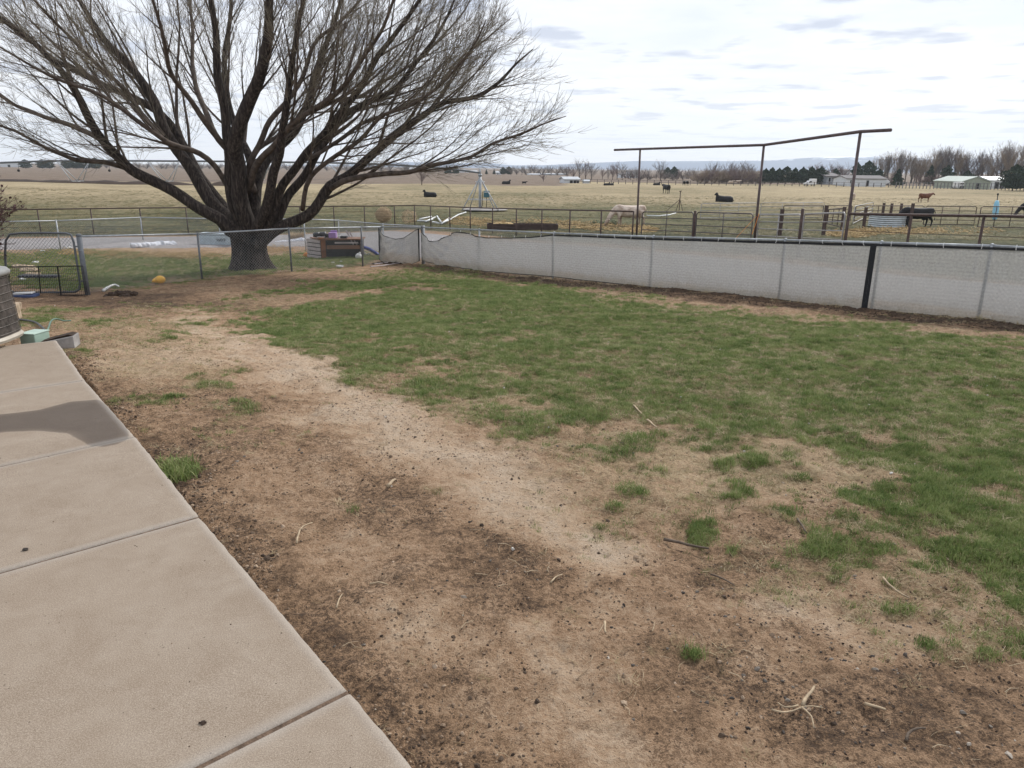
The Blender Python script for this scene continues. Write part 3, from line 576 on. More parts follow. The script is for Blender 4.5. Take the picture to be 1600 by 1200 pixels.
# ================================================================== the big willow
def limb_pts(px, Yoff, Y0=22.0):
    n = len(px); return [atY(x, y, Y0 + Yoff * (i / (n - 1)) ** 1.1) for i, (x, y) in enumerate(px)]
def smooth_path(P, step=.22):
    P = [Vector(p) for p in P]; out = []
    for i in range(len(P) - 1):
        p0 = P[max(i - 1, 0)]; p1 = P[i]; p2 = P[i + 1]; p3 = P[min(i + 2, len(P) - 1)]; k = max(2, int((p2 - p1).length / step))
        for j in range(k):
            t_ = j / k; out.append(.5 * ((2 * p1) + (p2 - p0) * t_ + (2 * p0 - 5 * p1 + 4 * p2 - p3) * t_ * t_ + (3 * p1 - p0 - 3 * p2 + p3) * t_ ** 3))
    out.append(P[-1]); return out
TB = G(393, 421)
def build_willow():
    root = thing('willow_tree', 'huge bare many-limbed willow tree behind the left chain-link fence', 'tree', TB)
    inv = Matrix.Translation(-TB)
    rnd = random.Random(5)
    L = [  # traced limbs: image path, depth drift (m), base radius, tip radius
        ([(392, 372), (360, 362), (345, 345), (300, 318), (255, 291), (207, 264), (180, 240), (160, 218), (140, 185), (120, 145), (95, 105), (60, 75), (0, 25), (-60, -30)], -1.5, .26, .03),
        ([(215, 268), (195, 262), (160, 254), (120, 249), (98, 240), (75, 230), (40, 214), (0, 200), (-60, 190)], -2.6, .11, .02),
        ([(178, 234), (150, 214), (110, 196), (70, 185), (30, 165), (0, 148), (-70, 120)], .8, .12, .02),
        ([(388, 372), (365, 350), (345, 328), (318, 296), (295, 262), (261, 210), (240, 156), (205, 105), (170, 70), (140, 30), (110, -20)], .5, .27, .05),
        ([(385, 368), (352, 330), (322, 285), (296, 245), (262, 192), (225, 160), (178, 140), (129, 118), (90, 92), (40, 60), (0, 28), (-50, -10)], 2.5, .23, .03),
        ([(388, 365), (368, 325), (358, 275), (354, 212), (345, 135), (338, 70), (326, -10), (315, -70)], -.8, .22, .07),
        ([(392, 362), (376, 310), (372, 255), (372, 215), (388, 160), (405, 120), (414, 70), (420, 10), (430, -60)], -2.2, .27, .10),
        ([(395, 365), (390, 320), (392, 275), (388, 240), (370, 205), (355, 150), (350, 90), (360, 20), (365, -50)], 2.2, .19, .05),
        ([(398, 362), (402, 320), (405, 285), (418, 252), (446, 218), (468, 190), (485, 140), (505, 80), (530, 10), (545, -50)], 3.0, .2, .06),
        ([(400, 365), (412, 330), (424, 285), (436, 240), (442, 190), (450, 130), (462, 60), (478, -10)], -2.5, .20, .06),
        ([(402, 368), (424, 338), (438, 300), (448, 278), (470, 246), (500, 214), (540, 170), (566, 128), (590, 92), (618, 58), (655, 0), (680, -50)], -1.0, .19, .05),
        ([(404, 372), (428, 352), (444, 326), (455, 304), (484, 260), (520, 200), (545, 172), (606, 145), (645, 105), (690, 36), (712, -10)], 1.2, .20, .035),
        ([(400, 382), (430, 362), (455, 352), (482, 336), (502, 314), (518, 293), (550, 268), (578, 246), (600, 226), (636, 195), (669, 177), (699, 162), (744, 150), (780, 130), (812, 98), (835, 78)], .6, .25, .018),
        ([(518, 294), (535, 284), (570, 277), (620, 270), (650, 266), (685, 257), (735, 245), (765, 229), (804, 214), (850, 193), (884, 180)], -2.0, .13, .016),
        ([(470, 324), (476, 304), (488, 278), (520, 250), (560, 218), (600, 180), (650, 160), (700, 120), (740, 70), (760, 30)], -3.0, .1, .018),
        ([(470, 252), (500, 238), (560, 198), (620, 170), (680, 140), (720, 90), (770, 55), (800, 25)], 3.4, .09, .018),
        ([(378, 262), (340, 215), (300, 160), (270, 115), (255, 60), (235, -10)], -3.4, .12, .04),
        ([(360, 300), (335, 260), (300, 235), (262, 222), (222, 196), (160, 150), (100, 130), (40, 100), (-20, 60)], -3.5, .12, .025),
        ([(386, 300), (400, 262), (430, 226), (462, 190), (520, 150), (560, 100), (600, 40), (620, -20)], -4.0, .13, .04),
        ([(400, 300), (388, 268), (405, 232), (440, 208), (490, 170), (560, 150), (610, 118), (660, 84), (720, 25), (740, -10)], 4.2, .11, .025),
        ([(372, 250), (330, 200), (312, 150), (300, 90), (298, 20), (290, -50)], 3.5, .12, .04),
        ([(392, 300), (394, 250), (420, 200), (470, 120), (500, 60), (560, 0), (590, -40)], .5, .12, .04),
        ([(255, 210), (215, 165), (170, 120), (110, 60), (70, 20), (20, -30)], -3.5, .09, .03),
        ([(600, 226), (620, 224), (660, 222), (692, 218)], .3, .035, .01),
    ]
    # trunk: fluted, flared
    tr = MB(); rings = 16; nn = 28; vs = []
    for i in range(rings):
        t_ = i / (rings - 1); z = t_ * 1.42; r = .45 + .33 * (1 - t_) ** 4 + .07 * t_ ** 2; cx_ = -.02 * t_
        for j in range(nn):
            a = 2 * PI * j / nn; rr = r * (1 + .09 * math.sin(a * 5 + 1 + t_) + .05 * math.sin(a * 9 + 3 * t_) + .06 * noise.noise((math.cos(a) * 2, math.sin(a) * 2, z * 2))) * (1 + (.10 * abs(math.cos(a)) * (t_ > .5) * (t_ - .5)))
            vs.append((cx_ + rr * math.cos(a), rr * .85 * math.sin(a), z - .12))
    fs = [(i * nn + j, i * nn + (j + 1) % nn, (i + 1) * nn + (j + 1) % nn, (i + 1) * nn + j) for i in range(rings - 1) for j in range(nn)]
    fs.append(tuple((rings - 1) * nn + j for j in range(nn))); tr.add(vs, fs); tr.build('trunk', bark_m, root, True)
    paths = []
    for px, yo, r0, r1 in L:
        P = smooth_path(limb_pts(px, yo)); n = len(P); w_ = Vector((rnd.uniform(0, 50), 0, 0))
        P = [p + Vector((noise.noise(p * .9 + w_), noise.noise(p * .9 + w_ + Vector((7, 7, 7))), noise.noise(p * .9 + w_ + Vector((3, 9, 1))))) * .10 for p in P]
        R = [(r0 * (1 - i / (n - 1)) ** .8 + r1) * (.60 if r0 < .24 else .68) for i in range(n)]
        R = [q * (1 + .06 * noise.noise(p * 3)) for q, p in zip(R, P)]
        mb_ = MB(); mb_.tube([inv @ p for p in P], R, 12 if r0 > .15 else 8); mb_.build('limb', limb_m if r0 < .15 else bark_m, root, True)
        paths.append((P, R))
    cen = atY(400, 235, 22.0)
    B2 = []   # second order branches
    def grow(p, d, ln, r, wander, up, rnd):
        n = max(4, int(ln / .22)); pts = [p.copy()]; d = d.normalized()
        for i in range(n - 1):
            d = (d + Vector((rnd.gauss(0, 1), rnd.gauss(0, 1), rnd.gauss(0, 1))) * wander + Vector((0, 0, up))).normalized(); pts.append(pts[-1] + d * (ln / (n - 1)))
        return pts, [r * (1 - .8 * i / (n - 1)) for i in range(n)]
    groups = {5: [], 6: [], 4: [], 3: []}
    for P, R in paths:
        n = len(P); tot = sum((P[i + 1] - P[i]).length for i in range(n - 1)); s = 0; nxt = rnd.uniform(2.3, 3.4) if R[0] > .09 else rnd.uniform(.6, 1.2)
        for i in range(1, n - 1):
            s += (P[i] - P[i - 1]).length
            if s < nxt: continue
            nxt = s + rnd.uniform(.16, .33); d = (P[i + 1] - P[i - 1]).normalized(); u, v = perp(d); a = rnd.uniform(0, 2 * PI)
            q = u * math.cos(a) + v * math.sin(a); radial = (P[i] - cen).normalized()
            ang = math.radians(rnd.uniform(16, 42)); dd = d * math.cos(ang) + (q * .75 + radial * .25).normalized() * math.sin(ang)
            if dd.z < -.15: dd.z *= -.4
            ln = min(4.4, max(1.1, (tot - s) * rnd.uniform(.45, .85))) * rnd.uniform(.7, 1.15)
            B2.append(grow(P[i], dd, ln, min(R[i] * .45, .016 + .009 * ln), .055, .035, rnd))
        B2.append(grow(P[-1], P[-1] - P[-2], 1.0, R[-1], .05, .03, rnd))
    def inside(p, m=0.0):
        if p.y < 2: return True
        x_, y_ = project(p.x, p.y, p.z); return x_ < np.interp(y_, [-400, 0, 50, 100, 150, 200, 240, 262, 285], [700, 785, 828, 862, 886, 893, 878, 830, 760]) + rnd.gauss(0, 7) - m
    def trim(B):
        out_ = []
        for P, R in B:
            k = len(P)
            while k > 0 and not inside(P[k - 1]): k -= 1
            if k >= 4: out_.append((P[:k], R[:k]))
        return out_
    B2 = trim(B2); B3 = []
    for P, R in B2:
        n = len(P); tot = (P[-1] - P[0]).length; s = 0; nxt = .25
        for i in range(1, n):
            s += (P[i] - P[i - 1]).length
            while s > nxt:
                nxt += rnd.uniform(.09, .18); d = (P[i] - P[i - 1]).normalized(); u, v = perp(d); a = rnd.uniform(0, 2 * PI); ang = math.radians(rnd.uniform(15, 45))
                dd = d * math.cos(ang) + (u * math.cos(a) + v * math.sin(a)) * math.sin(ang)
                ln = rnd.uniform(.45, 1.0) * (1.0 if tot > 1 else .7); B3.append(grow(P[i], dd, ln, .0062, .06, .06, rnd))
    B3 = trim(B3)
    def pack(name, BB, sides, mat, k):
        PP = []; RR = []
        for P, R in BB:
            P = np.array([tuple(q) for q in P]); R = np.array(R); s_ = np.linspace(0, len(P) - 1, k); i0 = np.minimum(s_.astype(int), len(P) - 2); f = (s_ - i0)[:, None]
            PP.append(P[i0] * (1 - f) + P[i0 + 1] * f); RR.append(R[i0] * (1 - f[:, 0]) + R[i0 + 1] * f[:, 0])
        V, Fq = batch_tubes(np.array(PP) - np.array(TB), np.array(RR), sides); o = link(name, mesh_np(name, V, Fq, True), mat, root); tag(o, kind='stuff'); return np.array(PP)
    pack('branches', B2, 5, limb_m, 9)
    pack('small_branches', B3, 3, twig_m, 4)
    # finest twigs
    n3 = len(B3); tips = []; rs = np.random.RandomState(3)
    A0 = np.array([tuple(P[-1]) for P, R in B3]); D0 = np.array([tuple((P[-1] - P[0]).normalized()) for P, R in B3]); M0 = np.array([tuple(P[len(P) // 2]) for P, R in B3])
    PP = []
    for rep, (src, l0, l1) in enumerate([(A0, .22, .5), (A0, .2, .45), (M0, .3, .6), (M0, .25, .5), (A0, .2, .5)]):
        d = D0 + rs.normal(0, .36 if rep else .15, D0.shape); d[:, 2] += .12; d /= np.linalg.norm(d, axis=1, keepdims=True); ln = rs.uniform(l0, l1, (n3, 1))
        if rep == 1: keep = rs.rand(n3) < .8
        else: keep = np.ones(n3, bool)
        bend = rs.normal(0, .05, d.shape)
        PP.append(np.stack([src, src + d * ln * .5 + bend * .5, src + d * ln + bend + np.array([0, 0, .03])], 1)[keep])
    PP = np.concatenate(PP); RR = np.tile([.0040, .0034, .0022], (len(PP), 1))
    V, Fq = batch_tubes(PP - np.array(TB), RR, 3); o = link('twigs', mesh_np('twigs', V, Fq, False), twig_m, root); tag(o, kind='stuff')
    print('willow', len(B2), len(B3), len(PP))
build_willow()

# ================================================================== chain-link fences
WIRE_P = .078
def wire_panel(mb_P, a, b, za0, za1, zb0, zb1):
    """diagonal wires between two posts; a, b = xy, z bottom/top at each end"""
    Lg = math.hypot(b[0] - a[0], b[1] - a[1]); h = min(za1 - za0, zb1 - zb0); n = int((Lg + h) / WIRE_P)
    def pt(s, f): t_ = s / Lg; z0 = za0 * (1 - t_) + zb0 * t_; z1 = za1 * (1 - t_) + zb1 * t_; return (a[0] + (b[0] - a[0]) * t_, a[1] + (b[1] - a[1]) * t_, z0 + (z1 - z0) * f)
    for sgn in (1, -1):
        for i in range(n):
            s0 = -h + i * WIRE_P if sgn > 0 else i * WIRE_P; s1 = s0 + sgn * h
            f0, f1 = 0.0, 1.0
            if sgn > 0:
                if s0 < 0: f0 = -s0 / h; s0 = 0
                if s1 > Lg: f1 = 1 - (s1 - Lg) / h; s1 = Lg
            else:
                if s0 > Lg: f0 = (s0 - Lg) / h; s0 = Lg
                if s1 < 0: f1 = 1 + s1 / h; s1 = 0
            if f1 - f0 < .03 or s0 < 0 or s0 > Lg: continue
            p, q = np.array(pt(s0, f0)), np.array(pt(s1, f1)); mb_P.append(np.stack([p, (p + q) / 2, q]))
def post_px(xb, yb, xt, yt):
    B = G(xb, yb); T = atY(xt, yt, B.y); return B, T.z
def chain_fence(name, label, posts, radii, group=None, wire_r=.0027, mat=None, railr=.021):
    B0 = posts[0][0]; root = thing(name, label, 'fence', B0, 0, group); PPw = []
    for (B, zt), r in zip(posts, radii):
        m = MB(); m.tube([(B.x - B0.x, B.y - B0.y, B.z - B0.z - .15), (B.x - B0.x, B.y - B0.y, zt - B0.z)], r, 12); m.ell((B.x - B0.x, B.y - B0.y, zt - B0.z), (r * 1.15, r * 1.15, r * .8), 10, 6)
        m.build('post', mat or galv, root, True)
    m = MB()
    for (B, zt), (C, zu) in zip(posts[:-1], posts[1:]): m.tube([(B.x - B0.x, B.y - B0.y, zt - B0.z - .02), (C.x - B0.x, C.y - B0.y, zu - B0.z - .02)], railr, 10)
    m.build('top_rail', galv, root, True)
    for (B, zt), (C, zu) in zip(posts[:-1], posts[1:]):
        wire_panel(PPw, (B.x, B.y), (C.x, C.y), B.z + .02, zt - .03, C.z + .02, zu - .03)
    V, Fq = batch_tubes(np.array(PPw) - np.array(B0), np.full((len(PPw), 3), wire_r), 3); o = link('wire_mesh', mesh_np('wire_mesh', V, Fq), wire_m, root); tag(o, kind='stuff')
    m = MB()
    for (B, zt), r in zip(posts, radii):
        for f in (.25, .5, .75):
            z = B.z + (zt - B.z) * f; m.tube([(B.x - B0.x - r * 1.3, B.y - B0.y - r, z - B0.z), (B.x - B0.x + r * 1.3, B.y - B0.y - r, z - B0.z)], .006, 5)
    tag(m.build('tie_wires', wire_m, root), kind='stuff')
    return root
front = [post_px(137, 460, 125, 368), post_px(316, 437, 310, 364), post_px(456, 425, 453, 356), post_px(567, 416, 560, 354), post_px(597, 411, 592, 353.5), post_px(661, 413, 656.5, 354)]
right = [front[-1], post_px(749, 424, 750, 358), post_px(864, 435, 866, 363), post_px(1016, 449, 1020, 368.5), post_px(1217, 467.5, 1226, 373.5), post_px(1362, 483.5, 1371, 377.5), post_px(1528, 499, 1541, 382)]
B_, z_ = right[-1]; d_ = (right[-1][0] - right[-3][0]) / 2
for k in (1, 2, 3):
    q = B_ + d_ * k; q.z = gh(q.x, q.y); right.append((q, z_ + (z_ - right[-2][1]) * k * .6))
print('fence posts', [tuple(round(c, 2) for c in b) + (round(z, 2),) for b, z in front + right])
chain_fence('chain_link_fence', 'grey chain-link fence in front of the willow, from the gate post to the screened corner', front, [.052, .026, .026, .026, .022, .04], mat=galv_dk)
chain_fence('chain_link_fence', 'long chain-link fence with pale top rail carrying the grey screens right of the lawn', right, [.03] + [.026] * 9)
rearp = [post_px(-60, 398, -62, 347), post_px(95, 391, 86, 344), post_px(224, 377, 219, 339), post_px(345, 378, 342, 341), post_px(478, 392, 475, 341.5), post_px(531, 387, 529, 343.5), post_px(600, 399, 597, 349.5)]
q = right[0][0]; rearp.append((q + Vector((.04, .12, 0)), front[-1][1] + .02))
chain_fence('chain_link_fence', 'far chain-link fence with whitish top rail beyond the willow, beside the gravel road', rearp, [.024] * 8, wire_r=.0022)

def vert_gate():
    # tubular walk gate left of the thick gate post
    P, zt = front[0]; Y = P.y; root = thing('garden_gate', 'grey tube-framed chain-link gate closed beside the thick gate post', 'gate', (P.x, P.y, P.z))
    def L(x, y): return atY(x, y, Y) - P
    pts = [L(22, 457), L(13, 452), L(10, 440), L(8, 395), L(9, 376), L(15, 366.5), L(30, 364.5), L(70, 364), L(104, 364.5), L(111, 367), L(115, 378), L(120, 410), L(125, 444), L(124, 452), L(118, 456), L(70, 457.5), L(22, 457)]
    m = MB(); m.tube(pts, .023, 10, False); m.build('frame', galv_dk, root, True)
    PPw = []; a = L(10, 455) + P; c = L(124, 455) + P; wire_panel(PPw, (a.x, a.y), (c.x, c.y), (L(12, 456) + P).z, (L(10, 366) + P).z, (L(124, 455) + P).z, (L(112, 366) + P).z)
    V, Fq = batch_tubes(np.array(PPw) - np.array(P), np.full((len(PPw), 3), .0038), 3); tag(link('wire_mesh', mesh_np('wire_mesh', V, Fq), wire_m, root), kind='stuff')
    for y in (385, 440): m = MB(); m.tube([L(118 + (y - 385) * .1, y), L(129 + (y - 385) * .13, y)], .014, 6); m.build('hinge', galv_dk, root)
    pp = thing('gate_post', 'dark weathered gate post half hidden by the red-brown bush at the left edge', 'post', atY(4, 462, Y - .1)); m = MB(); h = (atY(2, 372, Y) - atY(4, 462, Y)).z; m.tube([(0, 0, -.1), (0, 0, h)], .045, 10); m.build('post', galv_dk, pp, True); m = MB(); m.ell((0, 0, h), (.052, .052, .035), 10, 6); m.build('cap', galv_dk, pp, True)
    # black wire crate panel leaning on it
    Y2 = Y - .18; o0 = atY(14, 466, Y2); r2 = thing('wire_crate_panel', 'black wire crate panel leaning across the foot of the garden gate', 'wire panel', o0)
    def K(x, y): return atY(x, y, Y2) - o0
    tl_, tr_, bl, br = K(14, 417), K(129, 415.5), K(15, 461), K(137, 461)
    m = MB(); m.tube([bl, tl_, tr_, br, bl], .012, 6, False)
    m.build('frame', black_metal, r2)
    for xx in (.40, .66): m = MB(); m.tube([bl.lerp(br, xx), tl_.lerp(tr_, xx)], .012, 6); m.build('bar', black_metal, r2)
    PPw = []
    for i in range(1, 40): f = i / 40; PPw.append([tuple(bl.lerp(br, f)), tuple(bl.lerp(br, f).lerp(tl_.lerp(tr_, f), .5)), tuple(tl_.lerp(tr_, f))])
    for i in range(1, 8): f = i / 8; PPw.append([tuple(bl.lerp(tl_, f)), tuple(bl.lerp(tl_, f).lerp(br.lerp(tr_, f), .5)), tuple(br.lerp(tr_, f))])
    V, Fq = batch_tubes(np.array(PPw), np.full((len(PPw), 3), .003), 3); tag(link('wires', mesh_np('wires', V, Fq), black_metal, r2), kind='stuff')
vert_gate()

# ================================================================== screens tied to the fence
FL = [(b.x, b.y) for b, z in front[-2:]] + [(b.x, b.y) for b, z in right[1:]]
def on_fence(px, py, off=.05):
    """where the sight line through a pixel meets the upright plane of the fence"""
    d = ray(px, py)
    for i in range(len(FL) - 1):
        (x0, y0), (x1, y1) = FL[i], FL[i + 1]; ex, ey = x1 - x0, y1 - y0; den = d[0] * ey - d[1] * ex
        if abs(den) < 1e-9: continue
        tt = (x0 * ey - y0 * ex) / den; sg = ((d[0] * tt - x0) * ex + (d[1] * tt - y0) * ey) / (ex * ex + ey * ey)
        if (-.5 if i == 0 else -1e-6) <= sg <= 1.0001 or (i == len(FL) - 2 and sg > 0):
            nl = Vector((ey, -ex, 0)).normalized();
            if nl.y > 0: nl = -nl
            p = Vector((d[0] * tt, d[1] * tt, CAM_H + d[2] * tt)); return p + nl * off, nl
    return None
def lerp_list(L_, x):
    xs_ = [q[0] for q in L_]; return float(np.interp(x, xs_, [q[1] for q in L_]))
def screen(label, x0, x1, top, bot, fold, step, ncol_rows=22, hem=.035, side_hem=(0, 0), tie_every=.55, hemt=None):
    n = max(6, int((x1 - x0) / step)); cols = []; s = 0; prev = None
    for i in range(n + 1):
        x = x0 + (x1 - x0) * i / n; T, nl = on_fence(x, lerp_list(top, x)); 
        xb = x - (x - 750) * .105 * (x > 900) - (10 if x > 1400 else 0) * 0
        Bm, nb = on_fence(xb, lerp_list(bot, xb)); Bm = Vector((T.x, T.y, Bm.z))
        if prev is not None: s += (Vector((T.x, T.y)) - prev).length
        prev = Vector((T.x, T.y)); cols.append((T, Bm, nl, s, x))
    O = cols[0][1].copy(); root = thing('privacy_screen', label, 'fence screen', O); vs = []; uvs = []; m = ncol_rows
    for T, Bm, nl, s, x in cols:
        for j in range(m + 1):
            f = j / m; p = Bm.lerp(T, f); h = (T - Bm).length * f
            dv = .035 * noise.noise((s * 1.7, h * 1.2, 1)) + .014 * noise.noise((s * 6 + h * 2, h * 2.5, 4)) + fold(s, f, h, x)
            dv = dv * min(1, .12 + min(x - x0, x1 - x) / 14)
            vs.append(tuple(p + nl * dv - O)); uvs.append((s, h))
    fs = [(i * (m + 1) + j, (i + 1) * (m + 1) + j, (i + 1) * (m + 1) + j + 1, i * (m + 1) + j + 1) for i in range(n) for j in range(m)]
    me = bpy.data.meshes.new('cloth'); me.from_pydata(vs, [], fs); me.update(); me.polygons.foreach_set('use_smooth', np.ones(len(me.polygons), bool))
    ul = me.uv_layers.new(name='UVMap'); li = np.zeros(len(me.loops), np.int32); me.loops.foreach_get('vertex_index', li); ul.data.foreach_set('uv', np.array(uvs, np.float32)[li].ravel())
    link('cloth', me, screen_m, root)
    def ribbon(idx, wv, name='hem', th=.006):
        mb_ = MB(); a = []
        for k_, i_ in enumerate(idx):
            p = Vector(vs[i_]); nl = cols[i_ // (m + 1)][2]; wv_ = wv(k_) if callable(wv) else wv; a += [p + nl * th, p + wv_ + nl * th, p + wv_ + nl * (th + .004), p + nl * (th + .004)]
        fs_ = []
        for k_ in range(len(idx) - 1):
            for q in range(4): fs_.append((k_ * 4 + q, k_ * 4 + (q + 1) % 4, k_ * 4 + 4 + (q + 1) % 4, k_ * 4 + 4 + q))
        mb_.add(a, fs_); mb_.build(name, black_web, root)
    ht = hemt or (lambda s: hem)
    ribbon([i * (m + 1) + m for i in range(n + 1)], lambda k_: Vector((0, 0, -ht(cols[k_][3]))))
    ribbon([i * (m + 1) for i in range(n + 1)], Vector((0, 0, hem * .75)))
    al = (cols[-1][0] - cols[0][0]).normalized()
    if side_hem[0]: ribbon([j for j in range(m + 1)], al * side_hem[0])
    if side_hem[1]: ribbon([n * (m + 1) + j for j in range(m + 1)], -al * side_hem[1])
    if tie_every:
        nx2 = .3
        for T, Bm, nl, s, x in cols:
            if s > nx2:
                nx2 += tie_every * random.uniform(.8, 1.2); mb_ = MB(); p = T - O + nl * .02; mb_.tube([p + Vector((0, 0, .05)), p + nl * .012, p + Vector((random.uniform(-.02, .02), 0, -.035))], .006, 5); mb_.build('cable_tie', white_pl, root)
    return root
botl = [(596, 409), (612, 411), (640, 414.5), (661, 408), (672, 409), (690, 415), (749, 422.5), (866, 432.5), (1017, 447), (1222, 466), (1362, 482), (1528, 498), (1660, 511), (1800, 525)]
top1 = [(590, 353), (596, 360), (604, 367), (612, 371.5), (620, 373), (630, 371.5), (640, 366), (648, 360), (657, 356.5)]
def fold1(s, f, h, x):
    u = (x - 590) / 70; return .06 + .05 * math.sin(u * 24 + f * 3) * (1 - .5 * f) + .13 * math.sin(f * 5 + u * 9 + 1.5 * math.sin(u * 5)) * (1 - abs(u - .5)) + .06 * math.sin((f - u * 1.3) * 17) * (1 - u) + .06 * max(0, math.sin(PI * u)) * (1 - f)
screen('small sagging grey screen hanging in folds left of the fence corner', 592, 656, top1, [(590, 405), (604, 411), (640, 414), (657, 407)], fold1, 1.2, 34, .02, (.05, .05), 0)
top2 = [(659, 358), (664, 366), (672, 374), (680, 377), (690, 374.5), (700, 369), (712, 363.5), (722, 361.5), (732, 363), (745, 368), (760, 370.5), (800, 371), (830, 370), (850, 368), (866, 366), (880, 366.5), (1020, 371.5), (1226, 377), (1366, 380.5)]
bot2 = [(659, 407), (672, 409), (688, 413.5)] + [q for q in botl if q[0] > 700]
def fold2(s, f, h, x):
    if x > 900: return .012 * math.sin(x * .02) * (1 - f)
    k = max(0, 1 - max(0, x - 680) / 160); d = (f * 50 + (x - 722) * 1.0)
    e1 = math.exp(-((x - 722 + (1 - f) * 36) / 7) ** 2) * .10 + math.exp(-((x - 722 - (1 - f) * 45) / 6) ** 2) * .07
    return .02 + e1 + k * .06 * math.sin(d * .35) + .02 * math.sin(x * .05)
screen('longest grey screen, drooping at the fence corner and running right to the black seam', 659, 1368.4, top2, bot2, fold2, 2.2, 20, .022, (.03, .055), .5, lambda s: .028 + .02 * min(1, max(0, (s - 5) / 4)))
top3 = [(1368, 380.5), (1541, 385.5), (1700, 391), (1900, 398)]
screen('grey screen panel right of the black seam, running out of the picture', 1368.6, 1790, top3, botl, lambda s, f, h, x: .02 * math.sin(x * .02) * (1 - f) + .012 * math.exp(-((x - 1530) / 12) ** 2), 3, 14, .035, (.055, .03), .5, lambda s: .04)

# ================================================================== dark pipe fence along the pasture
def PFY(px, py=330):
    d = ray(px, py); bx = d[0] / d[1]
    for (x0, y0), (x1, y1) in zip(PF[:-1], PF[1:]):
        den = (x1 - x0) - bx * (y1 - y0)
        if abs(den) < 1e-9: continue
        s = (bx * y0 - x0) / den
        if -1e-6 <= s <= 1 + 1e-6: return y0 + s * (y1 - y0)
    return 20.0
def pipe_fence(label, tops, rail_r, post_r, cables, mat, group=None):
    P = [atY(x, y, PFY(x, y)) for x, y in tops]; O = Vector((P[0].x, P[0].y, gh(P[0].x, P[0].y))); root = thing('pipe_fence', label, 'fence', O, 0, group)
    for p in P:
        m = MB(); m.tube([(p.x - O.x, p.y - O.y, gh(p.x, p.y) - O.z - .25), p - O], post_r, 8); m.build('post', mat, root, True)
    m = MB(); m.tube([p - O for p in P], rail_r, 8); m.build('top_rail', mat, root, True)
    for f in cables:
        m = MB(); m.tube([Vector((p.x - O.x, p.y - O.y - post_r, (gh(p.x, p.y) * (1 - f) + p.z * f) - O.z)) for p in P], .0075, 5); m.build('cable', mat, root)
    return root
pipe_fence('dark rusty pipe fence along the near edge of the pasture, left of the arch', [(-150, 329), (-60, 328), (-25, 327.5), (58, 327), (141, 326), (218, 325), (290, 324.5), (354, 323.5), (414, 323), (468, 322.6), (521, 322.3), (569, 322), (616, 321.4), (647.5, 321), (672.6, 321.7), (702.8, 323), (734.7, 324.3), (769.7, 325.3), (807, 326.3), (847, 327.3), (891, 328.2), (940, 329), (990, 330.5)], .033, .033, (.08, .30, .53, .77), rust_pipe)
pipe_fence('dark rusty pipe fence with thick top rail right of the arch, behind the screens', [(1327, 334), (1424.5, 336), (1538, 337.3), (1650, 339), (1790, 341)], .036, .033, (.12, .38, .66), rust_pipe)

# the tall bent arch of pipe
ab = [(995, 366, 999, 234.5), (1179, 372, 1193.5, 228.5), (1320, 378, 1345, 208)]
A_ = []
for xb, yb, xt, yt in ab:
    Y = PFY(xb, yb - 10); b_ = atY(xb, yb, Y); t__ = atY(xt, yt, Y); b_.z = gh(b_.x, b_.y); t__.x = b_.x * .35 + t__.x * .65; A_.append((b_, t__))
O = A_[0][0]; arch = thing('pipe_arch', 'tall rusty pipe arch of three posts and a bent crossbar over the pasture gates', 'arch', O)
for b_, t__ in A_:
    m = MB(); m.tube([b_ - O - Vector((0, 0, .2)), t__ - O], .041, 10); m.build('post', rust_pipe_lt, arch, True)
e0 = atY(960, 234.3, A_[0][1].y + 1.0); e1 = atY(1392, 203.2, A_[2][1].y - 1.0)
m = MB(); m.tube([e0 - O, A_[0][1] - O + Vector((0, 0, .04)), A_[1][1] - O + Vector((0, 0, .04)), A_[2][1] - O + Vector((0, 0, .04)), e1 - O], .045, 10); m.build('crossbar', rust_pipe_lt, arch, True)
# ropes on the middle post
m = MB(); p = A_[1][0]; m.tube([atY(1186, 334, p.y - .1) - O, atY(1180, 352, p.y - .1) - O, atY(1175, 366, p.y - .1) - O], .012, 5); m.tube([atY(1182, 338, p.y - .1) - O, atY(1165, 356, p.y - .1) - O, atY(1150, 372, p.y - .1) - O], .008, 5); m.build('rope', orange_pl, arch)

# gates hung between the posts
def tube_gate(name, label, cat, a, b, hgt_a, hgt_b, nb, nv, r, mat, group=None, lift=.12):
    """a, b: ground points; frame with bars and uprights"""
    a = Vector(a); b = Vector(b); O = a.copy(); root = thing(name, label, cat, O, 0, group)
    def q(u, f): return a.lerp(b, u) - O + Vector((0, 0, lift + ((hgt_a * (1 - u) + hgt_b * u) - lift) * f))
    c = .03
    m = MB(); m.tube([q(0, 0), q(0, 1 - c * 2), q(c, 1), q(1 - c, 1), q(1, 1 - c * 2), q(1, 0), q(0, 0)], r, 8, False); m.build('frame', mat, root, True)
    for i in range(1, nb): m = MB(); m.tube([q(0, i / nb), q(1, i / nb)], r * .8, 6); m.build('bar', mat, root, True)
    for i in range(1, nv): m = MB(); m.tube([q(i / nv, 0), q(i / nv, 1)], r * .8, 6); m.build('upright', mat, root, True)
    return root
def pf_pt(x, y):
    p = atY(x, y, PFY(x, y)); g = gh(p.x, p.y); return Vector((p.x, p.y, g)), p.z - g
gates = [(1004, 331, 1084, 331.5, 'brown tube gate just right of the arch\'s left post', panel_m, 5, 2), (1089, 331.5, 1177, 334, 'brown tube gate left of the arch\'s middle post', panel_m, 5, 2),
         (1186, 335.5, 1252, 335.5, 'grey tube gate just right of the arch\'s middle post', panel_lt, 5, 2), (1257, 334.5, 1321, 332, 'grey tube gate against the arch\'s right post', panel_lt, 5, 1)]
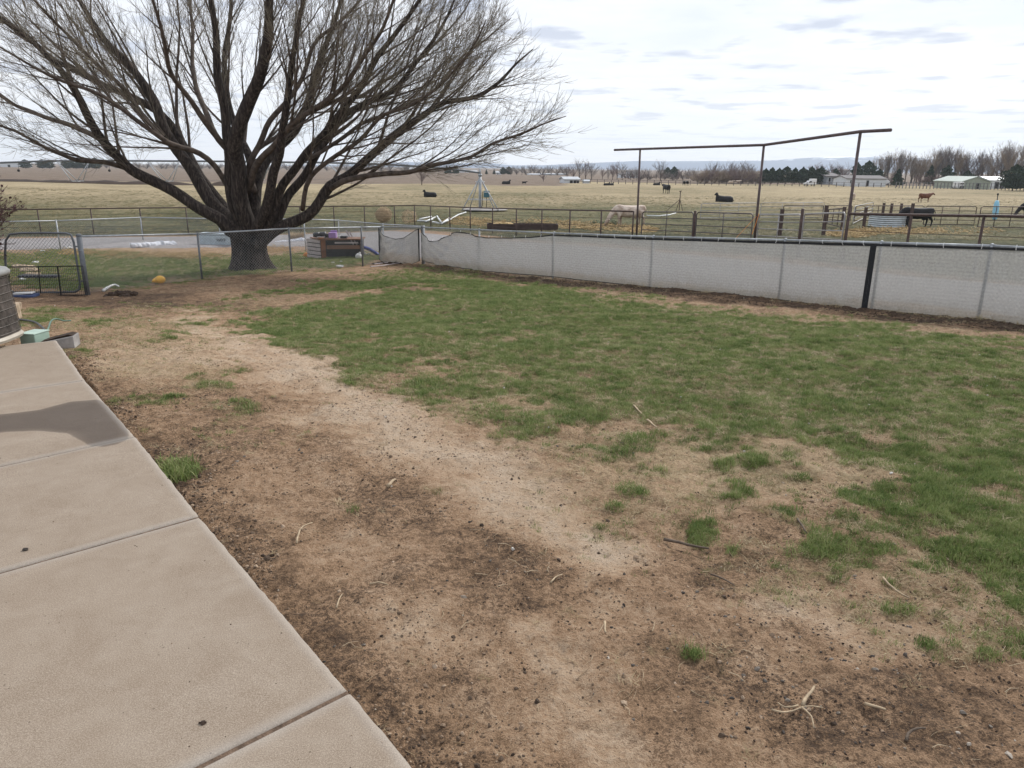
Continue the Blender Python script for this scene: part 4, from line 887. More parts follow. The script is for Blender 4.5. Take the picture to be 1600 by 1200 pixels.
for x0, y0, x1, y1, lb, mt, nb, nv in gates:
    a, ha = pf_pt(x0, y0); b, hb_ = pf_pt(x1, y1); tube_gate('pasture_gate', lb, 'gate', a, b, ha, hb_, nb, nv, .024, mt, 'gates under the pipe arch')
m_posts = [(1086.5, 330, 'short brown post between the two left pasture gates'), (1254.5, 327, 'thick dark post between the two grey pasture gates')]
for x, y, lb in m_posts:
    a, ha = pf_pt(x, y); t_ = thing('gate_post', lb, 'post', a); m = MB(); m.tube([(0, 0, -.2), (0, 0, ha)], .05, 10); m.build('post', rust_pipe, t_, True); m = MB(); m.ell((0, 0, ha), (.055, .055, .02), 10, 6); m.build('cap', rust_pipe, t_, True)
def panel(lb, x0, yt0, yb0, x1, yt1, yb1, nb, nv, r, mt):
    a = G(x0, yb0); b = G(x1, yb1); tube_gate('corral_fence', lb, 'fence', a, b, atY(x0, yt0, a.y).z - a.z, atY(x1, yt1, b.y).z - b.z, nb, nv, r, mt, 'corral panels beyond the arch')
panel('light corral panel seen left of the arch\'s middle post', 1094, 318, 343, 1181, 317, 342, 4, 3, .028, panel_lt)
panel('light corral panel seen right of the arch\'s middle post', 1187, 317, 342, 1285, 316.5, 342, 4, 3, .028, panel_lt)
panel('dark narrow corral panel behind the grey pasture gates', 1222, 321, 346, 1284, 320.5, 346, 3, 1, .03, rust_pipe)
panel('dark corral panel just left of the arch\'s right post', 1291, 321, 348, 1328, 321, 347, 4, 1, .03, rust_pipe)
panel('slanting grey corral panel just right of the arch\'s right post', 1332, 322, 352, 1362, 316, 336, 4, 1, .028, panel_lt)
panel('dark corral panel behind the round steel tank', 1334, 321.5, 347, 1440, 321.5, 348, 3, 3, .032, rust_pipe)
panel('brown corral panel right of the black bull', 1442, 322, 353, 1521, 322.5, 354, 4, 3, .032, rust_pipe)
panel('brown corral panel running out of the picture past the blue wrapped pole', 1527, 322.5, 357, 1650, 324, 360, 3, 5, .032, rust_pipe)
panel('low grey corral panel left of the round steel tank', 1292, 327, 352, 1316, 325, 358, 3, 3, .035, rust_pipe)
for x, yt, yb, lb in [(1218, 327, 368, 'dark post behind the grey gate by the arch\'s middle post'), (1286, 321, 368, 'dark post behind the grey gate at the arch\'s right post'), (1315, 323.5, 360, 'thick dark corral post just left of the arch\'s right post'), (1349, 324, 357, 'thick dark corral post left of the round steel tank'),
                      (1377.5, 317.5, 345, 'dark post sticking up behind the left side of the steel tank'), (1390, 318, 345, 'dark post sticking up behind the middle of the steel tank'), (1405, 318, 345, 'dark post sticking up at the black bull\'s nose'), (1421, 318, 356, 'dark post in front of the black bull\'s shoulder')]:
    a = G(x, yb); h = atY(x, yt, a.y).z - a.z; t_ = thing('corral_post', lb, 'post', a, 0, 'dark posts of the corral'); m = MB(); m.box((0, 0, h / 2 - .1), (.15, .15, h + .2), .3, None, .004); m.build('post', rust_pipe, t_); m = MB(); m.box((0, 0, h), (.16, .16, .03), .3); m.build('cap', rust_pipe, t_)

# ================================================================== pasture equipment
def stock_tank():
    c = G(1394.5, 355.5); t_ = thing('stock_tank', 'round corrugated galvanised steel water tank in the corral', 'water tank', c + Vector((0, .9, 0)))
    wpx = 51; R_ = wpx / F_PX * c.y / 2 * 1.02; H_ = atY(1394, 336.5, c.y).z - c.z; n = 48; rows_ = 29; vs = []
    for i in range(rows_):
        z = H_ * i / (rows_ - 1); r = R_ + .025 * math.sin(z / H_ * 2 * PI * 6)
        vs += [(r * math.cos(2 * PI * j / n), r * math.sin(2 * PI * j / n), z) for j in range(n)]
    fs = [(i * n + j, i * n + (j + 1) % n, (i + 1) * n + (j + 1) % n, (i + 1) * n + j) for i in range(rows_ - 1) for j in range(n)]
    m = MB(); m.add(vs, fs); o = m.build('wall', simple('tank_steel', (.42, .45, .46), .4, .5, .15, 4, .03), t_, True)
    m = MB(); m.tube([(R_ * 1.01 * math.cos(2 * PI * j / n), R_ * 1.01 * math.sin(2 * PI * j / n), H_) for j in range(n + 1)], .03, 6, False); m.build('rim', galv, t_, True)
    m = MB(); m.add([(R_ * .97 * math.cos(2 * PI * j / n), R_ * .97 * math.sin(2 * PI * j / n), H_ * .85) for j in range(n)], [tuple(range(n))]); m.build('water', simple('tank_water', (.03, .04, .045), .08, 0, .1, 3, 0, spec=.5), t_)
stock_tank()
def pivot():
    c = G(757, 328.5); Y = c.y; t_ = thing('irrigation_pivot', 'galvanised irrigation pivot tower with blue-green control box and a long pipe reaching left', 'irrigation pivot', c)
    def L(x, y, dy=0): return atY(x, y, Y + dy) - c
    m = MB(); m.ell((0, 0, .06), (2.1, 1.6, .16), 28, 6, None, .04); m.build('pad', conc_old, t_, False)
    top = L(750, 274); m = MB(); m.tube([Vector((top.x, 0, 0)), Vector((top.x, 0, top.z))], .13, 14); m.build('riser_pipe', galv, t_, True)
    m = MB(); m.tube([Vector((top.x, 0, top.z - .05)), Vector((top.x, 0, top.z + .12))], .19, 14); m.tube([Vector((top.x, 0, top.z + .12)), Vector((top.x, 0, top.z + .55))], .09, 10); m.build('swivel', galv, t_, True)
    for x, dy in ((723, -1.2), (780, -1.2), (732, 1.5), (772, 1.5)):
        f = L(x, 327); m = MB(); m.tube([Vector((f.x, dy, 0)), Vector((top.x + (.1 if x > 750 else -.1), dy * .08, top.z - .35))], .045, 6); m.build('leg', galv, t_, True)
    for z_, k in ((.95, .70), (2.5, .26)):
        m = MB(); pts = [Vector((top.x + sx * 1.55 * k, sy * 1.35 * k, z_)) for sx, sy in ((-1, -1), (1, -1), (1, 1), (-1, 1), (-1, -1))]; m.tube(pts, .03, 6, False); m.build('brace', galv, t_, True)
    b0 = L(760.5, 303); m = MB(); m.box((b0.x, -.35, b0.z), (.52, .3, .58), 0, None); m.build('control_box', simple('control_box_paint', (.05, .13, .16), .4, 0, .15, 6, .03), t_, bevel=.02)
    m = MB(); m.box((b0.x, -.51, b0.z + .18), (.40, .02, .07)); m.build('name_plate', white_pl, t_)
    m = MB(); m.tube([(b0.x - .35, -.2, b0.z + .2), (b0.x - .4, -.2, .4), (top.x + .1, 0, .2)], .03, 6); m.tube([(b0.x, -.3, b0.z - .3), (b0.x, -.3, .1)], .03, 6); m.build('conduit', black_metal, t_, True)
    # pipe line reaching left, crowned
    key = [(750, 270), (700, 263.5), (640, 259), (580, 256), (500, 254), (420, 253), (348, 252), (250, 251.3), (150, 250.8), (60, 251), (0, 252.5), (-80, 256), (-200, 262)]
    P = smooth_path([L(x, y, 0) + Vector((0, (750 - x) * .004, 0)) for x, y in key], 1.2); m = MB(); m.tube(P, .085, 8); m.build('span_pipe', galv_dk, t_, True)
    m = MB(); m.tube([L(640, 275), L(560, 279), L(450, 281), L(262, 282.5), L(121, 283), L(0, 282.5), L(-120, 281)], .011, 5); m.build('truss_rod', galv_dk, t_)
    for xc in (-21, 121, 262, 405, 545):
        yb = 283 if xc < 300 else 281; yt = 252.5 if xc < 500 else 256
        for dx_ in (-1, 1):
            for ddy in (-.5, .5):
                m = MB(); m.tube([L(xc + (-32 if dx_ < 0 else 18), yt), L(xc + dx_ * 4, yb) + Vector((0, ddy, 0))], .035, 6); m.build('truss_strut', galv, t_, True)
        m = MB(); m.tube([L(xc - 5, yb) + Vector((0, .5, 0)), L(xc + 5, yb) + Vector((0, .5, 0)), L(xc + 5, yb) + Vector((0, -.5, 0)), L(xc - 5, yb) + Vector((0, -.5, 0)), L(xc - 5, yb) + Vector((0, .5, 0))], .03, 6, False); m.build('spreader', galv, t_)
        if xc < 200: m = MB(); m.tube([L(xc + 50, yt + 1), L(xc + 50, 266)], .012, 5); m.tube([L(xc + 49, 266.5), L(xc + 51, 266.5)], .12, 6); m.build('sprinkler_drop', black_metal, t_)
pivot()
def feed_bunk():
    a = G(764, 357.5); b = G(872, 361.5); a.y = b.y = (a.y + b.y) / 2; c = a.lerp(b, .5); t_ = thing('feed_bunk', 'long low dark feed trough on straw just behind the pipe fence', 'feed trough', (c.x, c.y, gh(c.x, c.y)), math.atan2(b.y - a.y, b.x - a.x)); Lh = (atY(873, 355, c.y) - atY(763, 355, c.y)).x; H_ = .36
    bm_ = simple('brown_bunk', (.06, .04, .035), .8, 0, .3, 4, .2)
    for s in (-1, 1): m = MB(); m.box((0, s * .4, H_ / 2), (Lh, .06, H_)); m.build('side', bm_, t_)
    for s in (-1, 1): m = MB(); m.box((s * (Lh / 2 - .03), 0, H_ / 2), (.06, .73, H_ * .98)); m.build('end', bm_, t_)
    m = MB(); m.box((0, 0, .12), (Lh - .13, .72, .05)); m.build('bottom', bm_, t_)
    m = MB()
    for i in range(26): m.ell((random.uniform(-Lh / 2 + .3, -Lh / 6), random.uniform(-.25, .25), H_ * .75 + random.uniform(0, .1)), (random.uniform(.1, .25), random.uniform(.1, .2), random.uniform(.04, .09)), 6, 4, None, .2)
    tag(m.build('leftover_hay', hay_m, t_), kind='stuff')
feed_bunk()
pl_ = [([(652, 346.5), (668, 347), (676, 344)], 'bent white pipe at the left end of the pipe heap behind the fence'), ([(665, 348.5), (680, 341.5)], 'short white pipe slanting left in the pipe heap'), ([(683, 340.5), (689, 350)], 'short white pipe pointing down in the middle of the pipe heap'), ([(689, 351), (703, 345), (716, 337), (728, 333)], 'long bent white pipe reaching right from the pipe heap'),
      ([(690, 352), (702, 343)], 'white pipe crossing under the long bent pipe in the heap'), ([(676, 350), (686, 352)], 'stubby white pipe at the front of the pipe heap'), ([(656, 344), (674, 340)], 'thin white pipe at the back of the pipe heap')]
for k, (pp, lb) in enumerate(pl_):
    Pt = [G(x, y) + Vector((0, 0, .08 + .03 * (k % 3))) for x, y in pp]; O = Pt[0]; m = MB(); m.tube([p - O for p in Pt], .055, 8); o = m.build('white_pipe', white_pvc, None, True); o.location = O; tag(o, lb, 'pipe', 'white pipes heaped in the pasture')
Pt = [G(1010, 338), G(1030, 338.5), G(1045, 337), G(1056, 334)]; m = MB(); m.tube([p - Pt[0] + Vector((0, 0, .06)) for p in Pt], .05, 8); o = m.build('white_pipe', white_pvc, None, True); o.location = Pt[0]; tag(o, 'single white pipe lying on the grass right of the white cow', 'pipe')
b0 = G(1061, 330); t_ = thing('pipe_stand', 'dark tripod stand standing alone in the pasture', 'stand', b0); h = atY(1061.5, 299, b0.y).z - b0.z
m = MB(); m.tube([(0, 0, 0), (0, 0, h)], .04, 6); m.build('post', rust_pipe, t_)
for dx_, dy_, hh in ((.35, 0, .6), (-.25, .2, .6), (-1.5, -1.2, .6)): m = MB(); m.tube([(dx_, dy_, 0), (0, 0, h * hh)], .028, 6); m.build('brace', rust_pipe, t_)
m = MB(); m.tube([(-.12, 0, h), (.12, 0, h + .03)], .04, 6); m.build('head', rust_pipe, t_)
b0 = G(1554, 343.5); t_ = thing('wrapped_pole', 'tilted pole wrapped in light blue sheeting in the far right of the pasture', 'pole', b0); T = atY(1559.5, 302, b0.y) - b0
m = MB(); m.tube([(0, 0, 0), T], .035, 8); m.tube([T * .93, T * 1.0], .07, 8); m.build('pole', black_metal, t_, True)
Pw = [T * f for f in (.0, .06, .2, .4, .6, .72, .735)]; m = MB(); m.tube(Pw, [.12, .19, .24, .23, .20, .13, .04], 10); o = m.build('wrap', simple('light_blue_sheet', (.27, .52, .66), .5, 0, .15, 3, .3), t_, True)

# hay around the trough and the white cow
def heap(label, name, cat, px, py, rx, ry, rz_, mat, n=60, seed=0, size=(.05, .16)):
    rr = random.Random(seed); c = G(px, py); m = MB(); sx = rx / F_PX * c.y
    for _ in range(n):
        a = rr.uniform(0, 2 * PI); q = math.sqrt(rr.random()); x = math.cos(a) * q * sx; y = math.sin(a) * q * ry; z = rz_ * (1 - q * q) * rr.uniform(.4, 1)
        s = rr.uniform(*size); m.ell((x, y, z), (s * rr.uniform(.8, 1.8), s, s * rr.uniform(.3, .7)), 6, 4, Euler((0, 0, rr.uniform(0, 3))).to_matrix(), .35)
    o = m.build(name, mat); o.location = c; return tag(o, label, cat)
heap('dark green hay clump at the white cow\'s mouth', 'hay_pile', 'hay', 952, 351, 14, .6, .35, hay_green, 90, 1)
heap('smaller dark green hay clump left of the white cow\'s head', 'hay_pile', 'hay', 933, 350, 8, .5, .28, hay_green, 50, 2)
def strands(name, pts_px, n, mat, ln, r, seed, label=None, kind='stuff', parent=None, zj=.03):
    """loose strands scattered over image-surveyed spots (px, py, rx, ry)"""
    rs = np.random.RandomState(seed); P = []
    for _ in range(n):
        px, py, rx, ry = pts_px[rs.randint(len(pts_px))]; a = rs.uniform(0, 2 * PI); q = math.sqrt(rs.rand()); g = G_fast(px + rx * q * math.cos(a), py + ry * q * math.sin(a)); al = rs.uniform(0, 2 * PI); l = ln * rs.uniform(.5, 1.3); tl_ = rs.normal(0, .25)
        d = np.array([math.cos(al), math.sin(al), tl_]); b_ = np.array(g) + [0, 0, abs(tl_) * l * .5 + zj * rs.rand()]; bend = rs.normal(0, .12 * l, 3) * [1, 1, .3]
        P.append(np.stack([b_ - d * l * .5, b_ + bend, b_ + d * l * .5]))
    P = np.array(P); V, Fq = batch_tubes(P, np.tile([r, r, r * .6], (len(P), 1)), 3); o = link(name, mesh_np(name, V, Fq), mat, parent); return tag(o, label, None, None, kind)
def G_fast(px, py):
    z = -1.6; d = ray(px, py)
    for _ in range(6):
        t_ = (z - CAM_H) / d[2]; z = .4 * z + .6 * gh(d[0] * t_, d[1] * t_)
    t_ = (z - CAM_H) / d[2]; return d[0] * t_, d[1] * t_, z
strands('scattered_hay', [(900, 352, 60, 6), (820, 350, 90, 7), (960, 356, 60, 5), (730, 346, 40, 7), (1000, 360, 30, 4), (1450, 361, 120, 6), (1330, 366, 40, 6), (1400, 362, 80, 5)], 2600, hay_m, .38, .02, 5)
for px, py, r_, lb in [(600, 341, 13, 'big round pale tumbleweed caught on the pipe fence'), (640, 343, 12, 'thin faded tumbleweed right of the big round one')]:
    c = G(px, py + 8); R_ = r_ / F_PX * c.y; rs = np.random.RandomState(int(px)); n = 420 if px == 600 else 120
    d = rs.normal(0, 1, (n, 3)); d /= np.linalg.norm(d, axis=1, keepdims=True); e = rs.normal(0, 1, (n, 3)); e -= (e * d).sum(1, keepdims=True) * d; e /= np.linalg.norm(e, axis=1, keepdims=True)
    q = rs.uniform(.55, 1.0, (n, 1)) * R_; P = np.stack([d * q - e * R_ * .4, d * q * 1.04, d * q + e * R_ * .4], 1) * [1, 1, .9] + [0, 0, R_]
    V, Fq = batch_tubes(P, np.full((n, 3), .012), 3); o = link('tumbleweed', mesh_np('tumbleweed', V, Fq), tumble_m); o.location = c; tag(o, lb, 'tumbleweed')

# ================================================================== cattle
def cow_mesh(pose):
    """one continuous body: elliptical sections, legs and head fused by a voxel remesh. Faces +X, back at z=1.35"""
    m = MB()
    def loft(sec, n=14):
        vs = []; k = len(sec)
        for (x, y, z, ry, rz_) in sec:
            for j in range(n): a = 2 * PI * j / n; vs.append((x, y + ry * math.cos(a), z + rz_ * math.sin(a)))
        fs = [(i * n + j, i * n + (j + 1) % n, (i + 1) * n + (j + 1) % n, (i + 1) * n + j) for i in range(k - 1) for j in range(n)]
        fs.append(tuple(range(n))[::-1]); fs.append(tuple((k - 1) * n + j for j in range(n))); m.add(vs, fs)
    lie = pose == 'lie'; dz = -.62 if lie else 0
    if lie: loft([(-1.05, 0, .30, .16, .2), (-.95, 0, .34, .32, .34), (-.7, 0, .36, .42, .42), (-.35, 0, .36, .46, .42), (0, 0, .36, .46, .42), (.35, 0, .37, .42, .44), (.65, 0, .40, .34, .46), (.88, 0, .42, .25, .38), (1.0, 0, .42, .15, .24)])
    else: loft([(-1.02, 0, 1.10 + dz, .12, .14), (-.95, 0, 1.08 + dz, .24, .26), (-.75, 0, 1.04 + dz, .29, .32), (-.4, 0, .97 + dz, .33, .37), (0, 0, .93 + dz, .37, .40), (.4, 0, .95 + dz, .34, .40), (.7, 0, 1.0 + dz, .29, .40), (.9, 0, 1.04 + dz, .22, .32), (1.02, 0, 1.07 + dz, .15, .22)])
    def limb(pts, r):
        m.tube(pts, r, 8)
    if not lie:
        for s in (-1, 1):
            st = .10 * s
            limb([(.62 + st * .6, s * .17, .95), (.66 + st, s * .17, .62), (.64 + st, s * .17, .40), (.64 + st * 1.2, s * .17, .10), (.67 + st * 1.2, s * .17, 0.0)], [.16, .105, .065, .05, .062])
            limb([(-.72, s * .18, 1.0), (-.68 - st * .4, s * .18, .72), (-.84 - st, s * .17, .46), (-.80 - st, s * .17, .14), (-.77 - st, s * .17, 0.0)], [.22, .15, .07, .052, .064])
    else:
        for s in (-1, 1):
            limb([(.55, s * .2, .32), (.75, s * .3, .14), (.98, s * .24, .09), (.8, s * .16, .06)], [.14, .09, .07, .05]); limb([(-.6, s * .24, .34), (-.25, s * .42, .16), (-.6, s * .46, .08), (-.3, s * .44, .05)], [.2, .12, .07, .05])
    if pose == 'graze':
        neck = [(.85, 0, 1.10), (1.12, 0, .88), (1.34, 0, .58), (1.44, 0, .38)]; head = [(1.42, 0, .42), (1.50, 0, .28), (1.60, 0, .13), (1.66, 0, .05)]; rn = [.26, .2, .155, .13]
    elif pose == 'stand':
        neck = [(.85, 0, 1.12), (1.10, 0, 1.22), (1.30, 0, 1.32)]; head = [(1.26, 0, 1.36), (1.42, 0, 1.28), (1.60, 0, 1.16), (1.68, 0, 1.10)]; rn = [.26, .2, .15]
    else:
        neck = [(.70, 0, .55), (.82, 0, .78), (.86, 0, .98)]; head = [(.84, .0, 1.06), (.96, .08, 1.0), (1.08, .18, .90), (1.12, .22, .84)]; rn = [.24, .18, .14]
    limb(neck, rn); limb(head, [.14, .135, .095, .075])
    H0 = Vector(head[0])
    for s in (-1, 1): m.tube([H0 + Vector((-.02, s * .10, .03)), H0 + Vector((-.05, s * .24, .0)), H0 + Vector((-.06, s * .31, -.04))], [.03, .055, .02], 6)
    m.tube([(-1.0, 0, 1.22 + dz * 1.3), (-1.13, 0, 1.05 + dz * 1.3), (-1.15, 0, max(.12, .75 + dz)), (-1.14, 0, max(.06, .48 + dz))], [.05, .032, .025, .045], 6)
    if not lie: m.ell((-.45, 0, .58), (.18, .13, .12), 10, 6)
    me = m.mesh('tmp'); o = bpy.data.objects.new('tmp', me); COL.objects.link(o)
    rm = o.modifiers.new('r', 'REMESH'); rm.mode = 'VOXEL'; rm.voxel_size = .032; sm_ = o.modifiers.new('s', 'SMOOTH'); sm_.iterations = 4; sm_.factor = .5
    dg = bpy.context.evaluated_depsgraph_get(); me2 = bpy.data.meshes.new_from_object(o.evaluated_get(dg)); bpy.data.objects.remove(o); me2.name = 'body'
    me2.polygons.foreach_set('use_smooth', np.ones(len(me2.polygons), bool)); return me2
white_h, t, b = new_mat('cream_hide'); co = objco(t); c0 = ramp(t, noise_n(t, co, 2.6, 5, .6), [(.35, (.34, .25, .19)), (.55, (.60, .50, .42)), (.7, (.70, .61, .53))])
sp_ = N(t, 'ShaderNodeSeparateXYZ'); t.links.new(co, sp_.inputs[0]); c0 = mixc(t, ramp(t, math_n(t, 'ADD', sp_.outputs[2], math_n(t, 'MULTIPLY', noise_n(t, co, 5, 4), .4)), [(.15, .85), (.65, .45), (1.0, 0.0)]), c0, (.22, .145, .10)); t.links.new(c0, b.inputs['Base Color']); b.inputs['Roughness'].default_value = .85
black_h = simple('black_hide', (.012, .011, .012), .7, 0, .4, 5, .1); brown_h = simple('red_brown_hide', (.12, .042, .025), .75, 0, .4, 4, .1, c2=(.17, .065, .035))
for mt in (white_h, black_h, brown_h): pass
CM = {p: cow_mesh(p) for p in ('graze', 'stand', 'lie')}
def cow(label, pose, mat, px, py, heading, scale=1.0, group=None, hooves=True):
    c = G(px, py); root = thing('cow', label, 'cow', c, heading, group); root.scale = (scale,) * 3
    o = bpy.data.objects.new('body', CM[pose]); COL.objects.link(o); o.parent = root
    if not CM[pose].materials: CM[pose].materials.append(mat)
    o.material_slots[0].link = 'OBJECT'; o.material_slots[0].material = mat
    if hooves and pose != 'lie':
        for s in (-1, 1):
            m = MB(); m.tube([(.68 + .12 * s, s * .17, -.02), (.66 + .12 * s, s * .17, .07)], [.068, .058], 8); m.build('hoof', black_pl, root, True)
            m = MB(); m.tube([(-.76 - .1 * s, s * .17, -.02), (-.78 - .1 * s, s * .17, .07)], [.07, .058], 8); m.build('hoof', black_pl, root, True)
    return root
cow('cream white cow grazing hay with its head down behind the arch\'s left post', 'graze', white_h, 983, 353.5, PI + .12, 1.0)
cow('black bull with lowered head behind the round steel tank', 'graze', black_h, 1431, 355, PI - .1, 1.0)
cow('black cow standing end-on in mid-pasture between the arch\'s left and middle posts', 'stand', black_h, 1041, 302, PI / 2 + .25, 1.02)
cow('black cow lying down in the pasture left of the arch\'s middle post', 'lie', black_h, 1131, 316.5, PI - .25, 1.0)
cow('red-brown cow standing in profile at the far right of the pasture', 'stand', brown_h, 1444, 315.5, .15, .82)
cow('pale calf just showing behind the arch\'s right post', 'stand', white_h, 1333, 311.5, PI / 2 - .3, .62)
cow('black cow at the right edge of the picture with its head into view', 'graze', black_h, 1611, 341, PI - .05, .95)
for px, py, p_, h_, s_, lb in [(672, 308, 'lie', PI, .8, 'black calf lying left of the irrigation pivot'), (791, 288, 'lie', 0, .95, 'nearer of two distant black cows lying right of the pivot'), (819, 288, 'stand', 0, .5, 'smaller, farther of two distant black cows right of the pivot'), (948, 290, 'lie', 0, .7, 'left of a pair of tiny black cows near the small shed'), (954.5, 290, 'lie', .4, .7, 'right of a pair of tiny black cows near the small shed'),
                           (1026, 290, 'lie', 0, .8, 'tiny black cow lying just above and left of the end-on cow'), (1068.5, 290, 'stand', PI / 2, .8, 'left of two tiny black cows standing side by side'), (1073.5, 290, 'stand', PI / 2, .8, 'right of two tiny black cows standing side by side'), (1142, 288, 'stand', 0, .7, 'tiny pale cow left of the arch\'s middle post, by the far bushes'), (1153, 287, 'stand', .3, .7, 'tiny pale cow nearest the evergreen row')]:
    cow(lb, p_, white_h if 'pale' in lb else black_h, px, py, h_, s_, 'distant cattle', False)

# ================================================================== the far side: trees, houses, hills
def bare_proto(seed, H_, spread, nl, upright, name):
    rnd = random.Random(seed); B1 = []; B2 = []; B3 = []
    def grow(p, d, ln, wander, up):
        n = 6; pts = [p.copy()]; d = d.normalized()
        for i in range(n - 1):
            d = (d + Vector((rnd.gauss(0, 1), rnd.gauss(0, 1), rnd.gauss(0, .6))) * wander + Vector((0, 0, up))).normalized(); pts.append(pts[-1] + d * (ln / (n - 1)))
        return pts
    tr = MB(); tk = .45 if nl == 20 else 1; tr.tube([(0, 0, -.3), (.05, 0, H_ * .15), (0, .05, H_ * .4)], [H_ * .026 * tk, H_ * .02 * tk, H_ * .012 * tk], 7)
    for i in range(nl):
        a = rnd.uniform(0, 2 * PI); z = H_ * (rnd.uniform(.06, .36) if nl < 20 else rnd.uniform(0, .12)); tilt = rnd.uniform(.1, spread); d = Vector((math.cos(a) * tilt, math.sin(a) * tilt, 1 if upright else .8)); P = grow(Vector((0, 0, z)), d, (H_ - z) * rnd.uniform(.7, 1.02), .07, .06 if upright else .02); B1.append(P)
        for k in range(9):
            f = rnd.uniform(.15, 1); q = P[min(5, int(f * 5))]; dd = (P[-1] - P[0]).normalized() + Vector((rnd.gauss(0, 1), rnd.gauss(0, 1), rnd.uniform(-.1, .6))) * .42; P2 = grow(q, dd, H_ * rnd.uniform(.12, .3), .09, .05); B2.append(P2)
            for j in range(11):
                q = P2[rnd.randint(1, 5)]; dd = (P2[-1] - P2[0]).normalized() + Vector((rnd.gauss(0, 1), rnd.gauss(0, 1), rnd.uniform(0, .8))) * .5; B3.append(grow(q, dd, H_ * rnd.uniform(.05, .13), .08, .05)[::2])
    k = H_ / 11
    t1 = tr.mesh('trunk', True)
    V1, F1 = batch_tubes(np.array([[tuple(q) for q in P] for P in B1]), np.tile(np.linspace(.10, .02, 6) * k, (len(B1), 1)), 4)
    V2, F2 = batch_tubes(np.array([[tuple(q) for q in P] for P in B2]), np.tile(np.linspace(.035, .012, 6) * k, (len(B2), 1)), 3)
    V3, F3 = batch_tubes(np.array([[tuple(q) for q in P] for P in B3]), np.tile(np.linspace(.016, .009, 3) * k, (len(B3), 1)), 3)
    V = np.concatenate([V1, V2, V3]); Fq = np.concatenate([F1, F2 + len(V1), F3 + len(V1) + len(V2)])
    return t1, mesh_np(name, V, Fq)
tw_grey = simple('grey_brown_twigs', (.16, .135, .125), .9, 0, .3, .6, 0); tw_tan = simple('tan_twigs', (.25, .195, .145), .9, 0, .25, .6, 0); tw_red = simple('reddish_twigs', (.16, .115, .108), .9, 0, .25, .6, 0)  # far twigs lightened: some distance haze is put into their colour
for mt in (tw_grey, tw_tan, tw_red): pass
BPX = 0
BP = [bare_proto(11, 10, .35, 11, True, 'crown'), bare_proto(12, 10, .75, 10, False, 'crown'), bare_proto(13, 10, .55, 12, True, 'crown'), bare_proto(14, 10, .95, 13, False, 'crown'), bare_proto(15, 10, 1.25, 20, False, 'crown')]
ecount = [0]
ORD = 'first second third fourth fifth sixth seventh eighth ninth tenth eleventh twelfth thirteenth fourteenth fifteenth sixteenth seventeenth eighteenth nineteenth twentieth'.split(); ORD += ['twenty-' + q for q in ORD[:9]] + ['thirtieth'] + ['thirty-' + q for q in ORD[:9]]
BARE = {}
def place_bare(px, ytop, ybase, Y, kind, mat, label, group, wide=1.0):
    b_ = atY(px, ybase, Y); g = Vector((b_.x, Y, -2.0)); h = atY(px, ytop, Y).z - g.z; s = h / 9.6
    root = thing('bare_tree', label, 'tree', g, random.uniform(0, 6.28), group); root.scale = (s * wide, s * wide, s)
    if group: BARE.setdefault(label, []).append((px, root))
    for nm, me_, mt in (('trunk', BP[kind][0], limb_m), ('crown', BP[kind][1], mat)):
        o = bpy.data.objects.new(nm, me_); COL.objects.link(o); o.parent = root
        if not me_.materials: me_.materials.append(mt)
        o.material_slots[0].link = 'OBJECT'; o.material_slots[0].material = mt
ever_m = simple('evergreen_needles', (.022, .036, .026), .9, 0, .45, 1.2, 0, c2=(.05, .075, .045)); ever_tr = simple('evergreen_trunk', (.09, .065, .05), .9, 0, .3, 3, 0)
def ever_proto(seed, H_, W_, conic):
    rs = np.random.RandomState(seed); n = 2600; V = []; 
    z = rs.beta(1.1, 1.35, n); env = np.where(conic, (1 - z) ** .75, np.sqrt(np.clip(1 - (2 * z - .85) ** 2 * .75, 0.03, 1)) * (1 - z ** 6)); lob = 1 + .22 * np.sin(z * 25 + rs.uniform(0, 6)) ; a = rs.uniform(0, 2 * PI, n); lob2 = 1 + .18 * np.sin(a * 3 + z * 9); r = W_ / 2 * env * lob * lob2 * np.sqrt(rs.uniform(.25, 1, n))
    c = np.stack([r * np.cos(a), r * np.sin(a), H_ * (.08 + .92 * z)], 1); s = H_ * .028 * rs.uniform(.6, 1.5, (n, 1))
    out = np.stack([np.cos(a), np.sin(a), rs.uniform(-.5, .5, n)], 1); t1 = np.cross(out, rs.normal(0, 1, (n, 3))); t1 /= np.linalg.norm(t1, axis=1, keepdims=True); t2 = np.cross(out, t1); t2 = t2 * .6 + out * .6
    Vv = np.stack([c - t1 * s, c + t2 * s * 1.2, c + t1 * s, c - t2 * s], 1).reshape(-1, 3); Fq = np.arange(n * 4).reshape(n, 4)
    m = MB(); m.tube([(0, 0, -.3), (0, 0, H_ * .75)], [H_ * .022, H_ * .006], 6)
    return m.mesh('trunk', True), mesh_np('crown', Vv, Fq)
EP = [ever_proto(1, 10, 6.4, False), ever_proto(2, 10, 5.6, False), ever_proto(3, 10, 5.8, True), ever_proto(4, 10, 8.5, False)]
def place_ever(px, ytop, Y, kind, label, group, wide=1.0, name='evergreen_tree'):
    b_ = atY(px, 285, Y); g = Vector((b_.x, Y, -2.0)); h = atY(px, ytop, Y).z - g.z; s = h / 10
    root = thing(name, label, 'tree', g, random.uniform(0, 6.28), group); root.scale = (s * wide, s * wide, s)
    for nm, me_, mt in (('trunk', EP[kind][0], ever_tr), ('crown', EP[kind][1], ever_m)):
        o = bpy.data.objects.new(nm, me_); COL.objects.link(o); o.parent = root
        if not me_.materials: me_.materials.append(mt)
